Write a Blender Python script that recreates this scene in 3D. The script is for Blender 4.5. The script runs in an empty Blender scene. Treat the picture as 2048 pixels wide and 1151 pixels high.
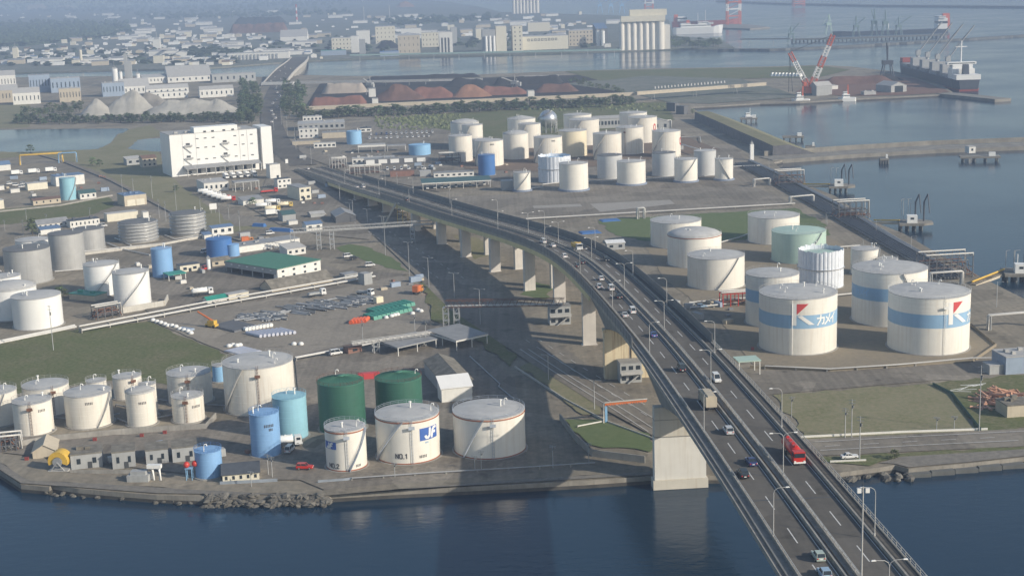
import bpy, bmesh, math, random
from mathutils import Vector, Matrix
random.seed(7)
S = bpy.context.scene
C = S.collection
R = math.radians
# ------------------------------------------------------------------ camera
H = 155.0; FPX = 2900.0; PITCH = R(12.15); ROLL = R(1.9)
fwd = Vector((0, math.cos(PITCH), -math.sin(PITCH)))
r0 = Vector((1, 0, 0)); u0 = Vector((0, math.sin(PITCH), math.cos(PITCH)))
rt = r0*math.cos(ROLL) - u0*math.sin(ROLL)
up = r0*math.sin(ROLL) + u0*math.cos(ROLL)
EYE = Vector((0, 0, H))
def at(x, y, z=0.0):
    """photo pixel (2048 wide) -> world point on the level z"""
    d = fwd + rt*((x-1024)/FPX) + up*((575.5-y)/FPX)
    t = (z-H)/d.z
    return EYE + d*t
def px(P):
    d = Vector(P)-EYE; w = d.dot(fwd)
    return 1024+FPX*d.dot(rt)/w, 575.5-FPX*d.dot(up)/w, w
def ztop(P, y):
    """height above P (vertical line) seen at image row y"""
    lo, hi = -5.0, 150.0
    for _ in range(40):
        m = (lo+hi)/2
        if px((P[0], P[1], P[2]+m))[1] > y: lo = m
        else: hi = m
    return (lo+hi)/2
cd = bpy.data.cameras.new('camera'); cam = bpy.data.objects.new('camera', cd); C.objects.link(cam)
cam.matrix_world = Matrix(((rt.x, up.x, -fwd.x, 0), (rt.y, up.y, -fwd.y, 0), (rt.z, up.z, -fwd.z, H), (0, 0, 0, 1)))
cd.sensor_width = 36; cd.lens = 36*FPX/2048; cd.clip_start = 1; cd.clip_end = 60000
S.camera = cam
# ------------------------------------------------------------------ light
SUN_AZ = R(-60.5); SUN_EL = R(25.4)       # shadows fall 63 degrees left of the view
sdir = Vector((math.sin(R(60.5))*math.cos(SUN_EL), -math.cos(R(60.5))*math.cos(SUN_EL), math.sin(SUN_EL)))  # towards sun
sl = bpy.data.lights.new('sun', 'SUN'); sun = bpy.data.objects.new('sun', sl); C.objects.link(sun)
sl.energy = 4.7; sl.angle = R(0.53); sl.color = (1.0, 0.90, 0.75)
sun.rotation_euler = sdir.to_track_quat('Z', 'Y').to_euler()
W = bpy.data.worlds.new('World'); S.world = W; W.use_nodes = True
nt = W.node_tree; nt.nodes.clear()
sk = nt.nodes.new('ShaderNodeTexSky'); sk.sky_type = 'NISHITA'; sk.sun_disc = False
sk.sun_elevation = SUN_EL; sk.sun_rotation = math.atan2(sdir.x, sdir.y)
sk.dust_density = 1.0; sk.air_density = 1.2; sk.ozone_density = 1.6
bg = nt.nodes.new('ShaderNodeBackground'); bg.inputs['Strength'].default_value = 0.125
wo = nt.nodes.new('ShaderNodeOutputWorld')
nt.links.new(sk.outputs[0], bg.inputs[0]); nt.links.new(bg.outputs[0], wo.inputs[0])
S.view_settings.view_transform = 'Standard'; S.view_settings.look = 'None'
S.view_settings.gamma = 1.0; S.view_settings.exposure = 0.05
S.render.engine = 'CYCLES'
S.cycles.max_bounces = 4; S.cycles.diffuse_bounces = 2; S.cycles.glossy_bounces = 2
S.cycles.transmission_bounces = 2; S.cycles.volume_bounces = 1; S.cycles.transparent_max_bounces = 8
S.cycles.use_denoising = True
# ------------------------------------------------------------------ materials
def lin(c):
    return tuple((v/12.92 if v <= .04045 else ((v+.055)/1.055)**2.4) for v in [q/255 for q in c])
MC = {}
def mat(name, col, rough=.75, var=.18, scale=.25, metal=0., streak=0., rnd=0., bump=0., detail=6, col2=None, spec=.5, rust=None):
    """principled surface with noise in its colour; streak = vertical weather marks; rnd = per object change"""
    if name in MC: return MC[name]
    m = bpy.data.materials.new(name); m.use_nodes = True; MC[name] = m
    n = m.node_tree.nodes; l = m.node_tree.links; b = n['Principled BSDF']
    b.inputs['Roughness'].default_value = rough; b.inputs['Metallic'].default_value = metal
    b.inputs['Specular IOR Level'].default_value = spec
    tc = n.new('ShaderNodeTexCoord')
    no = n.new('ShaderNodeTexNoise'); no.inputs['Scale'].default_value = scale; no.inputs['Detail'].default_value = detail
    no.inputs['Roughness'].default_value = .62
    l.new(tc.outputs['Object'], no.inputs['Vector'])
    mr = n.new('ShaderNodeMapRange'); mr.inputs[1].default_value = .3; mr.inputs[2].default_value = .7
    l.new(no.outputs[0], mr.inputs[0])
    mx = n.new('ShaderNodeMix'); mx.data_type = 'RGBA'
    c2 = col2 if col2 else tuple(v*(1-var) for v in col)
    c1 = col if col2 else tuple(min(v*(1+var*.6), 1) for v in col)
    mx.inputs[6].default_value = (*c1, 1); mx.inputs[7].default_value = (*c2, 1)
    l.new(mr.outputs[0], mx.inputs[0]); out = mx.outputs[2]
    if streak:
        mp = n.new('ShaderNodeMapping'); mp.inputs['Scale'].default_value = (1.3, 1.3, .06)
        l.new(tc.outputs['Object'], mp.inputs[0])
        n2 = n.new('ShaderNodeTexNoise'); n2.inputs['Scale'].default_value = .9; n2.inputs['Detail'].default_value = 5
        l.new(mp.outputs[0], n2.inputs['Vector'])
        r2 = n.new('ShaderNodeMapRange'); r2.inputs[1].default_value = .52; r2.inputs[2].default_value = .75
        l.new(n2.outputs[0], r2.inputs[0])
        ml = n.new('ShaderNodeMath'); ml.operation = 'MULTIPLY'; ml.inputs[1].default_value = streak
        l.new(r2.outputs[0], ml.inputs[0])
        m2 = n.new('ShaderNodeMix'); m2.data_type = 'RGBA'
        rc = rust or tuple(v*.45 for v in col)
        m2.inputs[7].default_value = (*rc, 1)
        l.new(out, m2.inputs[6]); l.new(ml.outputs[0], m2.inputs[0]); out = m2.outputs[2]
    if rnd:
        oi = n.new('ShaderNodeObjectInfo'); hs = n.new('ShaderNodeHueSaturation')
        r3 = n.new('ShaderNodeMapRange'); r3.inputs[3].default_value = 1-rnd; r3.inputs[4].default_value = 1+rnd
        l.new(oi.outputs['Random'], r3.inputs[0]); l.new(r3.outputs[0], hs.inputs['Value'])
        if name.startswith('leaf'):
            r4 = n.new('ShaderNodeMapRange'); r4.inputs[3].default_value = .46; r4.inputs[4].default_value = .53; wn = n.new('ShaderNodeTexWhiteNoise'); wn.noise_dimensions = '1D'; l.new(oi.outputs['Random'], wn.inputs['W']); l.new(wn.outputs[0], r4.inputs[0]); l.new(r4.outputs[0], hs.inputs['Hue'])
        l.new(out, hs.inputs['Color']); out = hs.outputs[0]
    l.new(out, b.inputs['Base Color'])
    if bump:
        bp = n.new('ShaderNodeBump'); bp.inputs['Strength'].default_value = bump; bp.inputs['Distance'].default_value = .3
        l.new(no.outputs[0], bp.inputs['Height']); l.new(bp.outputs[0], b.inputs['Normal'])
    return m
# ------------------------------------------------------------------ mesh builder
class MB:
    def __init__(s): s.v = []; s.f = []; s.m = []; s.sm = []
    def add(s, vs, fs, mi=0, smooth=False):
        o = len(s.v); s.v += [tuple(v) for v in vs]
        for f in fs: s.f.append(tuple(i+o for i in f)); s.m.append(mi); s.sm.append(smooth)
        return s
    def box(s, c, d, rz=0, mi=0, taper=1.):
        """centre of the base, size, turn"""
        ca, sa = math.cos(rz), math.sin(rz); vs = []
        for z, k in ((0, 1), (d[2], taper)):
            for ix, iy in ((-1, -1), (1, -1), (1, 1), (-1, 1)):
                x, y = ix*d[0]/2*k, iy*d[1]/2*k
                vs.append((c[0]+x*ca-y*sa, c[1]+x*sa+y*ca, c[2]+z))
        return s.add(vs, [(3, 2, 1, 0), (4, 5, 6, 7), (0, 1, 5, 4), (1, 2, 6, 5), (2, 3, 7, 6), (3, 0, 4, 7)], mi)
    def tube(s, pts, r, n=6, mi=0, cap=True, r1=None, smooth=True):
        P = [Vector(p) for p in pts]; rings = []
        for i, p in enumerate(P):
            d = (P[min(i+1, len(P)-1)]-P[max(i-1, 0)])
            if d.length < 1e-6: d = Vector((0, 0, 1))
            d.normalize()
            a = d.cross(Vector((0, 0, 1)))
            if a.length < 1e-3: a = d.cross(Vector((0, 1, 0)))
            a.normalize(); b = d.cross(a)
            rr = r if r1 is None else r+(r1-r)*i/(len(P)-1)
            rings.append([p+(a*math.cos(t)+b*math.sin(t))*rr for t in [2*math.pi*k/n for k in range(n)]])
        vs = [v for g in rings for v in g]; fs = []
        for i in range(len(P)-1):
            for k in range(n):
                k2 = (k+1) % n
                fs.append((i*n+k, (i+1)*n+k, (i+1)*n+k2, i*n+k2))
        s.add(vs, fs, mi, smooth)
        if cap:
            s.add(rings[0], [tuple(range(n))], mi); s.add(rings[-1], [tuple(reversed(range(n)))], mi)
        return s
    def lathe(s, prof, n=24, c=(0, 0, 0), mi=0, smooth=True, cap0=False, cap1=True):
        vs = []; fs = []
        for r, z in prof:
            for k in range(n):
                t = 2*math.pi*k/n; vs.append((c[0]+r*math.cos(t), c[1]+r*math.sin(t), c[2]+z))
        for i in range(len(prof)-1):
            for k in range(n):
                k2 = (k+1) % n; fs.append((i*n+k, i*n+k2, (i+1)*n+k2, (i+1)*n+k))
        s.add(vs, fs, mi, smooth)
        if cap1: s.add(vs[-n:], [tuple(range(n))], mi)
        if cap0: s.add(vs[:n], [tuple(reversed(range(n)))], mi)
        return s
    def prism(s, poly, z0, z1, mi=0, mi_top=None):
        n = len(poly)
        A = sum(poly[i][0]*poly[(i+1) % n][1]-poly[(i+1) % n][0]*poly[i][1] for i in range(n))
        if A < 0: poly = poly[::-1]
        vs = [(p[0], p[1], z0) for p in poly]+[(p[0], p[1], z1) for p in poly]
        s.add(vs, [(i, (i+1) % n, n+(i+1) % n, n+i) for i in range(n)], mi)
        return s.sheet(poly, z1, mi if mi_top is None else mi_top)
    def sheet(s, poly, z, mi=0):
        P = [Vector((p[0], p[1], z)) for p in poly]; fs = []
        for t in tessellate_polygon([P]):
            a, b, c = [P[k] for k in t]
            fs.append(tuple(t) if (b-a).cross(c-a).z > 0 else tuple(t)[::-1])
        return s.add(P, fs, mi)
    def ribbon(s, L, Rr, mi=0):
        n = len(L); return s.add(list(L)+list(Rr), [(i, n+i, n+i+1, i+1) for i in range(n-1)], mi)
    def build(s, name, mats, parent=None, loc=None):
        me = bpy.data.meshes.new(name); me.from_pydata(s.v, [], s.f)
        if not isinstance(mats, (list, tuple)): mats = [mats]
        for m in mats: me.materials.append(m)
        me.polygons.foreach_set('material_index', s.m); me.polygons.foreach_set('use_smooth', s.sm)
        me.update()
        o = bpy.data.objects.new(name, me); C.objects.link(o)
        if parent is not None: o.parent = parent
        if loc is not None: o.location = loc
        return o
def tag(o, label=None, cat=None, group=None, kind=None):
    if label: o['label'] = label
    if cat: o['category'] = cat
    if group: o['group'] = group
    if kind: o['kind'] = kind
    return o
def thing(name, label, cat, loc=(0, 0, 0), rz=0, group=None):
    o = bpy.data.objects.new(name, None); C.objects.link(o); o.location = loc; o.rotation_euler = (0, 0, rz)
    o.empty_display_size = .5
    return tag(o, label, cat, group)
def struct(name, mb, mats): return tag(mb.build(name, mats), kind='structure')
KIDS = {}
def kids(o):
    return [c for c in bpy.data.objects if c.parent == o]
def proto_tree(o): return (o, [proto_tree(c) for c in kids(o)])
def dup(t, loc=None, rz=None, label=None, group=None, parent=None, mats=None, scale=None):
    """copy of a thing with its parts and sub-parts; mats maps part name -> material"""
    o, ch = t; c = o.copy(); C.objects.link(c)
    if parent is not None: c.parent = parent
    if loc is not None: c.location = loc
    if rz is not None: c.rotation_euler = (0, 0, rz)
    if scale is not None: c.scale = scale if hasattr(scale, '__len__') else (scale,)*3
    if label: c['label'] = label
    if group: c['group'] = group
    if mats and o.type == 'MESH':
        k = o.name.split('.')[0]
        if k in mats: c.material_slots[0].link = 'OBJECT'; c.material_slots[0].material = mats[k]
    for g in ch: dup(g, parent=c, mats=mats)
    return c
def remove_tree(t):
    for g in t[1]: remove_tree(g)
    bpy.data.objects.remove(t[0])
def poly(pts, z=0.): return [tuple(at(x, y, z))[:2] for x, y in pts]
from mathutils.geometry import tessellate_polygon
# shared materials
M = {}
M['white'] = mat('white_paint', (.78, .78, .75), .5, .06, .3, streak=.12)
M['cream'] = mat('cream_paint', (.74, .68, .55), .5, .07, .3, streak=.2, rust=(.42, .33, .22))
M['grey'] = mat('grey_paint', (.42, .42, .41), .5, .1, .3, streak=.15)
M['steel'] = mat('steel_galvanised', (.50, .51, .52), .42, .15, .6, metal=.6)
M['dark'] = mat('dark_metal', (.06, .065, .07), .6)
M['black'] = mat('black_rubber', (.02, .02, .022), .8)
M['glass'] = mat('window_glass', (.03, .04, .05), .12, .2, .4)
M['concrete'] = mat('concrete', (.33, .315, .285), .85, .25, .25, streak=.35, bump=.1)
M['concrete_pale'] = mat('pale_concrete', (.52, .50, .45), .85, .15, .2, streak=.4, rust=(.22, .15, .08))
M['asphalt'] = mat('asphalt', (.105, .105, .108), .9, .22, .12)
M['rust'] = mat('rusty_steel', (.16, .075, .045), .8, .4, .8)
M['red'] = mat('red_paint', (.52, .05, .035), .45, .12, .5)
M['orange'] = mat('orange_paint', (.62, .17, .05), .5, .15, .5)
M['yellow'] = mat('yellow_paint', (.62, .40, .06), .5, .15, .5)
M['pale_blue'] = mat('pale_blue_paint', (.22, .42, .66), .45, .08, .4, streak=.12)
# ------------------------------------------------------------------ water, land, ground covers
def water_mat():
    m = bpy.data.materials.new('harbour_water'); m.use_nodes = True
    n = m.node_tree.nodes; l = m.node_tree.links; b = n['Principled BSDF']
    b.inputs['Base Color'].default_value = (.010, .030, .056, 1); b.inputs['Roughness'].default_value = .12
    b.inputs['IOR'].default_value = 1.33; b.inputs['Specular Tint'].default_value = (.66, .80, .95, 1)
    tc = n.new('ShaderNodeTexCoord')
    mp = n.new('ShaderNodeMapping'); mp.inputs['Scale'].default_value = (.22, .45, 1); mp.inputs['Rotation'].default_value = (0, 0, .5)
    a = n.new('ShaderNodeTexNoise'); a.inputs['Scale'].default_value = 1.; a.inputs['Detail'].default_value = 4
    c = n.new('ShaderNodeTexNoise'); c.inputs['Scale'].default_value = .008; c.inputs['Detail'].default_value = 3
    l.new(tc.outputs['Object'], mp.inputs[0]); l.new(mp.outputs[0], a.inputs['Vector']); l.new(tc.outputs['Object'], c.inputs['Vector'])
    mr = n.new('ShaderNodeMapRange'); mr.inputs[1].default_value = .35; mr.inputs[2].default_value = .65
    mr.inputs[3].default_value = .05; mr.inputs[4].default_value = .13
    l.new(c.outputs[0], mr.inputs[0])
    bp = n.new('ShaderNodeBump'); bp.inputs['Distance'].default_value = 1.
    l.new(mr.outputs[0], bp.inputs['Strength']); l.new(a.outputs[0], bp.inputs['Height']); l.new(bp.outputs[0], b.inputs['Normal'])
    r2 = n.new('ShaderNodeMapRange'); r2.inputs[1].default_value = .35; r2.inputs[2].default_value = .65
    r2.inputs[3].default_value = .12; r2.inputs[4].default_value = .20
    l.new(c.outputs[0], r2.inputs[0]); l.new(r2.outputs[0], b.inputs['Roughness'])
    return m
M['water'] = water_mat()
WZ = -2.6
mb = MB(); mb.add([(-20000, -400, WZ), (20000, -400, WZ), (20000, 24000, WZ), (-20000, 24000, WZ)], [(0, 1, 2, 3)])
struct('water', mb, M['water'])
def ground_mat(name, a, b, c, s1=.02, s2=.35, patch=0., rot=.35):
    """three colours mixed by two noises, metres"""
    m = bpy.data.materials.new(name); m.use_nodes = True
    n = m.node_tree.nodes; l = m.node_tree.links; bs = n['Principled BSDF']; bs.inputs['Roughness'].default_value = .95
    bs.inputs['Specular IOR Level'].default_value = .2
    tc = n.new('ShaderNodeTexCoord'); last = None
    for k, (s, col) in enumerate(((s1, b), (s2, c))):
        no = n.new('ShaderNodeTexNoise'); no.inputs['Scale'].default_value = s; no.inputs['Detail'].default_value = 8; no.inputs['Roughness'].default_value = .68
        no.inputs['Distortion'].default_value = .4
        l.new(tc.outputs['Object'], no.inputs['Vector'])
        mr = n.new('ShaderNodeMapRange'); mr.inputs[1].default_value = .42-.06*k; mr.inputs[2].default_value = .62+.06*k
        l.new(no.outputs[0], mr.inputs[0])
        mx = n.new('ShaderNodeMix'); mx.data_type = 'RGBA'; mx.inputs[7].default_value = (*col, 1)
        if last is None: mx.inputs[6].default_value = (*a, 1)
        else: l.new(last, mx.inputs[6])
        l.new(mr.outputs[0], mx.inputs[0]); last = mx.outputs[2]
    if patch:      # patched surfacing: cells of slightly different age, and wheel tracks along them
        mp = n.new('ShaderNodeMapping'); mp.inputs['Rotation'].default_value = (0, 0, rot); l.new(tc.outputs['Object'], mp.inputs[0])
        vo = n.new('ShaderNodeTexVoronoi'); vo.inputs['Scale'].default_value = .045; vo.distance = 'CHEBYCHEV'; l.new(mp.outputs[0], vo.inputs['Vector'])
        sp = n.new('ShaderNodeSeparateColor'); l.new(vo.outputs['Color'], sp.inputs[0])
        m2 = n.new('ShaderNodeMapping'); m2.inputs['Scale'].default_value = (.5, .012, 1); m2.inputs['Rotation'].default_value = (0, 0, rot); l.new(tc.outputs['Object'], m2.inputs[0])
        nw = n.new('ShaderNodeTexNoise'); nw.inputs['Scale'].default_value = 1.; nw.inputs['Detail'].default_value = 4; l.new(m2.outputs[0], nw.inputs['Vector'])
        no = n.new('ShaderNodeTexNoise'); no.inputs['Scale'].default_value = .12; no.inputs['Detail'].default_value = 6; l.new(tc.outputs['Object'], no.inputs['Vector'])
        st = n.new('ShaderNodeMapRange'); st.inputs[1].default_value = .60; st.inputs[2].default_value = .70; st.inputs[3].default_value = 0; st.inputs[4].default_value = -.28; l.new(no.outputs[0], st.inputs[0])
        a1 = n.new('ShaderNodeMath'); a1.operation = 'MULTIPLY_ADD'; a1.inputs[1].default_value = patch; a1.inputs[2].default_value = 1-patch*.5; l.new(sp.outputs[0], a1.inputs[0])
        a2 = n.new('ShaderNodeMath'); a2.operation = 'MULTIPLY_ADD'; a2.inputs[1].default_value = patch*1.6; a2.inputs[2].default_value = -patch*.8; l.new(nw.outputs[0], a2.inputs[0])
        a3 = n.new('ShaderNodeMath'); a3.operation = 'ADD'; l.new(a1.outputs[0], a3.inputs[0]); l.new(a2.outputs[0], a3.inputs[1])
        a4 = n.new('ShaderNodeMath'); a4.operation = 'ADD'; l.new(a3.outputs[0], a4.inputs[0]); l.new(st.outputs[0], a4.inputs[1])
        hs = n.new('ShaderNodeHueSaturation'); l.new(a4.outputs[0], hs.inputs['Value']); l.new(last, hs.inputs['Color']); last = hs.outputs[0]
    l.new(last, bs.inputs['Base Color'])
    M[name] = m; return m
ground_mat('yard_ground', (.25, .222, .175), (.305, .262, .2), (.19, .172, .138), patch=.35)
ground_mat('dark_asphalt', (.225, .20, .165), (.275, .243, .198), (.165, .15, .128), .03, .5, .4)
ground_mat('mid_asphalt', (.225, .203, .168), (.275, .245, .20), (.18, .164, .14), .03, .5, .35)
ground_mat('grass', (.155, .165, .08), (.215, .19, .12), (.08, .105, .035), .035, .6)
ground_mat('dry_grass', (.20, .20, .115), (.14, .155, .07), (.27, .235, .155), .035, .6)
ground_mat('lawn', (.13, .17, .075), (.155, .18, .09), (.105, .145, .06), .02, .3)
ground_mat('gravel', (.255, .228, .188), (.215, .193, .165), (.30, .268, .22), .02, .5, .2)
ground_mat('bund_floor', (.25, .215, .155), (.215, .19, .15), (.29, .245, .18), .03, .4)
ground_mat('pale_slab', (.33, .31, .28), (.28, .265, .24), (.36, .34, .31), .05, .4)
ground_mat('quay_concrete', (.22, .205, .18), (.26, .24, .205), (.16, .15, .135), .05, .5)
ground_mat('bridge_dark', (.16, .145, .125), (.19, .17, .145), (.125, .115, .10), .03, .5, .3)
ground_mat('far_ground', (.17, .175, .15), (.24, .23, .21), (.11, .13, .095), .004, .06)
ground_mat('forest_floor', (.05, .07, .045), (.065, .085, .05), (.035, .05, .035), .003, .05)
ground_mat('red_floor', (.17, .125, .095), (.14, .115, .095), (.21, .16, .12), .03, .4)
ground_mat('red_dirt', (.18, .11, .085), (.15, .10, .08), (.22, .13, .095), .02, .3)
ground_mat('black_dirt', (.04, .037, .036), (.07, .06, .05), (.025, .024, .026), .02, .3)
LAND = [(-200,880),(0,941),(42,968),(98,973),(104,968),(156,976),(235,983),(313,989),(404,992),(440,990),(500,990),(560,991),(640,992),(655,991),(662,987),(800,979),(1000,969),(1172,960),(1302,951),(1440,950),(1560,947),(1680,944),(1757,934),(1790,929),(1817,936),(1875,931),(1939,925),(2048,913),(2400,888),
 (2400,800),(2160,660),(2048,597),(2000,573),(1952,548),(1883,511),(1842,487),(1808,467),(1741,441),(1669,391),(1603,366),(1567,343),(1548,325),(1607,308),(1520,262),(1450,238),(1401,226),(1380,214),(1440,211),(1520,206),(1600,204),(1700,198),(1800,193),(1880,189),(1905,184),(1880,168),(1830,152),(1790,143),(1760,140),(1700,133),(1640,130),(1500,134),(1300,137),(1130,142),(1010,147),(900,151),(700,152),(620,150),(520,154),(420,152),(260,152),(100,154),(-300,158),(-500,400)]
mb = MB(); mb.prism(poly(LAND), WZ-4, 0)
struct('ground', mb, [M['yard_ground']])
def tide(pts, z0, z1, m, o, name):
    b = MB(); P = [Vector((p[0], p[1], 0)) for p in pts]; A = sum(P[i].x*P[(i+1) % len(P)].y-P[(i+1) % len(P)].x*P[i].y for i in range(len(P))); s = 1 if A > 0 else -1
    for i in range(len(P)):
        a, c = P[i], P[(i+1) % len(P)]; d = (c-a)
        if d.length < .01: continue
        n = Vector((d.y, -d.x, 0)).normalized()*s*o; f = [(1, 2, 3, 0)[::-1], (3, 2, 6, 7) ]
        v = [a+n+Vector((0, 0, z0)), c+n+Vector((0, 0, z0)), c+n+Vector((0, 0, z1)), a+n+Vector((0, 0, z1)), a, a, c+Vector((0, 0, z1)), a+Vector((0, 0, z1))]
        b.add(v, f if s < 0 else [q[::-1] for q in f])
    return struct(name, b, m)
tide(poly(LAND), WZ-3, -.02, mat('quay_face', (.27, .25, .215), .85, .3, .2, streak=.45), .08, 'quay_face'); tide(poly(LAND), WZ-3, WZ+1.1, mat('tide_mark', (.075, .07, .062), .7, .4, .3), .2, 'tide_mark')
FAR = [(-400,146),(0,146),(260,139),(400,137),(520,128),(600,122),(800,114),(1000,109),(1240,102),(1345,98),(1469,95),(1440,79),(1346,72),(1338,40),(1290,33),(1200,30),(1000,24),(960,14),(900,4)]
fp = poly(FAR)+[(-900, 12500), (-7200, 12500), (-7200, 2800)]
mb = MB(); mb.prism(fp, WZ-4, .2)
struct('far_ground', mb, [M['far_ground']])
lay = [0.0]
def cover(name, pts, m, z=None):
    lay[0] += .012; Q = []; P = poly(pts); rj = random.Random(len(pts)+int(pts[0][0])); am = 1.6 if 'grass' in m or m == 'lawn' else .5 if m in ('gravel', 'yard_ground', 'bund_floor') else 0.
    for (ax, ay), (bx, by) in zip(P, P[1:]+P[:1]):
        k = max(1, min(40, int(math.hypot(bx-ax, by-ay)/5))) if am else 1; ln = math.hypot(bx-ax, by-ay)+1e-6
        for i in range(k):
            f = i/k; o = rj.uniform(-am, am) if i else 0.; Q.append((ax+(bx-ax)*f-(by-ay)/ln*o, ay+(by-ay)*f+(bx-ax)/ln*o))
    mb = MB(); mb.sheet(Q, lay[0] if z is None else z)
    return struct(name, mb, M[m])
cover('road', [(66,322),(132,320),(330,408),(560,442),(585,470),(520,468),(420,462),(300,424),(200,366)], 'mid_asphalt')
# ponds at the left
cover('pond', [(-60,261),(120,258),(254,257),(262,262),(235,268),(222,285),(200,297),(140,305),(60,305),(-60,304)], 'water')
cover('pond', [(250,304),(262,290),(275,279),(320,276),(330,303)], 'water')
# left: grass of the levee and the verges
cover('grass', [(-60,303),(60,304),(200,298),(240,296),(320,304),(330,345),(470,452),(560,450),(420,470),(300,395),(210,350),(150,325),(80,308),(-60,325)], 'dry_grass')
cover('grass', [(262,258),(300,250),(330,270),(275,280),(262,292),(240,302),(190,301),(222,287),(236,270)], 'dry_grass')
cover('grass', [(-60,425),(120,408),(220,392),(230,412),(175,432),(80,442),(-60,455)], 'grass')
cover('grass', [(-80,695),(100,665),(300,642),(340,660),(400,688),(458,710),(430,740),(340,770),(230,760),(0,790),(-80,790)], 'grass')
cover('grass', [(672,496),(700,488),(745,497),(790,520),(820,545),(770,535),(715,515)], 'lawn')
cover('grass', [(-60,215),(60,205),(60,255),(-60,258)], 'dry_grass')
# scrub and meadow behind the far tanks
cover('meadow', [(748,240),(900,226),(1240,208),(1330,203),(1350,240),(1010,290),(905,262),(760,262)], 'grass')
# lawn strip and tank floors at the right
cover('grass', [(1195,440),(1590,416),(1650,448),(1662,470),(1600,480),(1290,482),(1230,470)], 'lawn')
cover('bund_floor', [(1290,492),(1650,470),(1745,520),(1990,690),(1945,722),(1660,738),(1505,728),(1440,640),(1330,560)], 'bund_floor')
cover('asphalt_yard', [(880,395),(1040,388),(1500,370),(1590,408),(1195,434),(1060,440),(960,420)], 'mid_asphalt')
cover('asphalt_yard', [(905,322),(1470,290),(1520,368),(1040,388),(895,350)], 'dark_asphalt')
cover('pale_slab', [(1180,408),(1340,400),(1350,408),(1200,424)], 'pale_slab')
cover('pale_slab', [(1065,412),(1160,408),(1165,413),(1068,417)], 'pale_slab')
cover('asphalt_yard', [(1450,745),(2100,715),(2100,770),(1880,760),(1530,790)], 'mid_asphalt')
cover('grass', [(1545,790),(1890,765),(1960,868),(1620,885)], 'dry_grass')
cover('grass', [(1880,765),(2100,745),(2100,850),(1960,868)], 'grass')
cover('road', [(1590,880),(2100,855),(2100,890),(1640,912)], 'mid_asphalt')
cover('grass', [(1640,914),(2048,893),(2048,902),(1800,916),(1740,932),(1650,925)], 'grass')
cover('concrete_revetment', [(1760,926),(1800,914),(2060,898),(2060,911),(1939,924),(1817,935),(1790,928)], 'quay_concrete')
# yards on the left of the bridge
cover('gravel_yard', [(300,642),(560,590),(800,548),(850,590),(862,640),(830,690),(700,690),(600,712),(560,720),(470,712)], 'gravel')
cover('asphalt_yard', [(250,545),(330,480),(480,485),(680,540),(820,548),(620,590),(300,628),(230,560)], 'dark_asphalt')
cover('asphalt_yard', [(592,712),(690,690),(830,664),(850,640),(862,652),(905,640),(880,665),(780,682),(600,716)], 'bridge_dark')
cover('asphalt_yard', [(590,720),(800,690),(900,640),(940,690),(1030,760),(1060,960),(1000,966),(660,985),(600,960),(480,960),(0,905),(0,870),(260,870),(600,820)], 'dark_asphalt')
cover('quay_apron', [(0,925),(60,962),(200,968),(420,982),(650,992),(1000,962),(1300,944),(1302,950),(1000,968),(660,987),(640,991),(560,990),(440,989),(313,987),(156,975),(42,967),(0,940)], 'quay_concrete')
cover('road', [(0,905),(140,945),(420,970),(640,982),(1000,952),(1300,932),(1300,944),(1000,962),(650,992),(420,982),(200,968),(60,962),(0,925)], 'yard_ground')
cover('grass', [(1130,840),(1200,840),(1300,868),(1300,905),(1180,890)], 'lawn')
cover('grass', [(1040,735),(1075,722),(1190,800),(1200,830),(1165,830)], 'dry_grass')
cover('asphalt_yard', [(555,300),(610,330),(690,400),(760,430),(740,480),(640,470),(560,450),(470,400),(520,390)], 'mid_asphalt')
# lower road beside the bridge
cover('gravel', [(830,430),(1010,470),(1130,560),(1300,690),(1310,840),(1120,695),(960,565),(880,495)], 'yard_ground')
cover('grass', [(905,470),(960,478),(1000,505),(950,520)], 'dry_grass')
cover('grass', [(1060,560),(1110,575),(1090,600),(1040,590)], 'lawn')
cover('grass', [(845,560),(870,575),(960,650),(1035,715),(1020,735),(930,660),(862,640)], 'grass')
cover('bund_floor', [(905,300),(1340,262),(1440,300),(1100,345),(930,338)], 'red_floor')
cover('road', [(690,415),(760,425),(900,500),(960,560),(1120,690),(1310,830),(1310,875),(1200,815),(1050,720),(900,620),(800,520)], 'mid_asphalt')
cover('asphalt_yard', [(590,262),(760,240),(900,262),(905,330),(880,385),(690,345),(600,310)], 'mid_asphalt')
# far side of the site : stockyard, peninsula
cover('dirt', [(610,215),(640,168),(900,158),(1180,150),(1260,185),(1240,192),(900,205),(730,212),(610,222)], 'black_dirt')
cover('gravel', [(1130,168),(1290,150),(1480,158),(1560,180),(1600,195),(1420,208),(1340,206),(1270,188)], 'far_ground')
cover('red_dirt', [(1590,185),(1640,160),(1760,150),(1830,158),(1900,184),(1880,187),(1800,191),(1690,193)], 'red_dirt')
cover('grass', [(1130,143),(1500,136),(1640,132),(1700,140),(1640,155),(1480,158),(1290,152),(1200,162)], 'grass')
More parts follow.
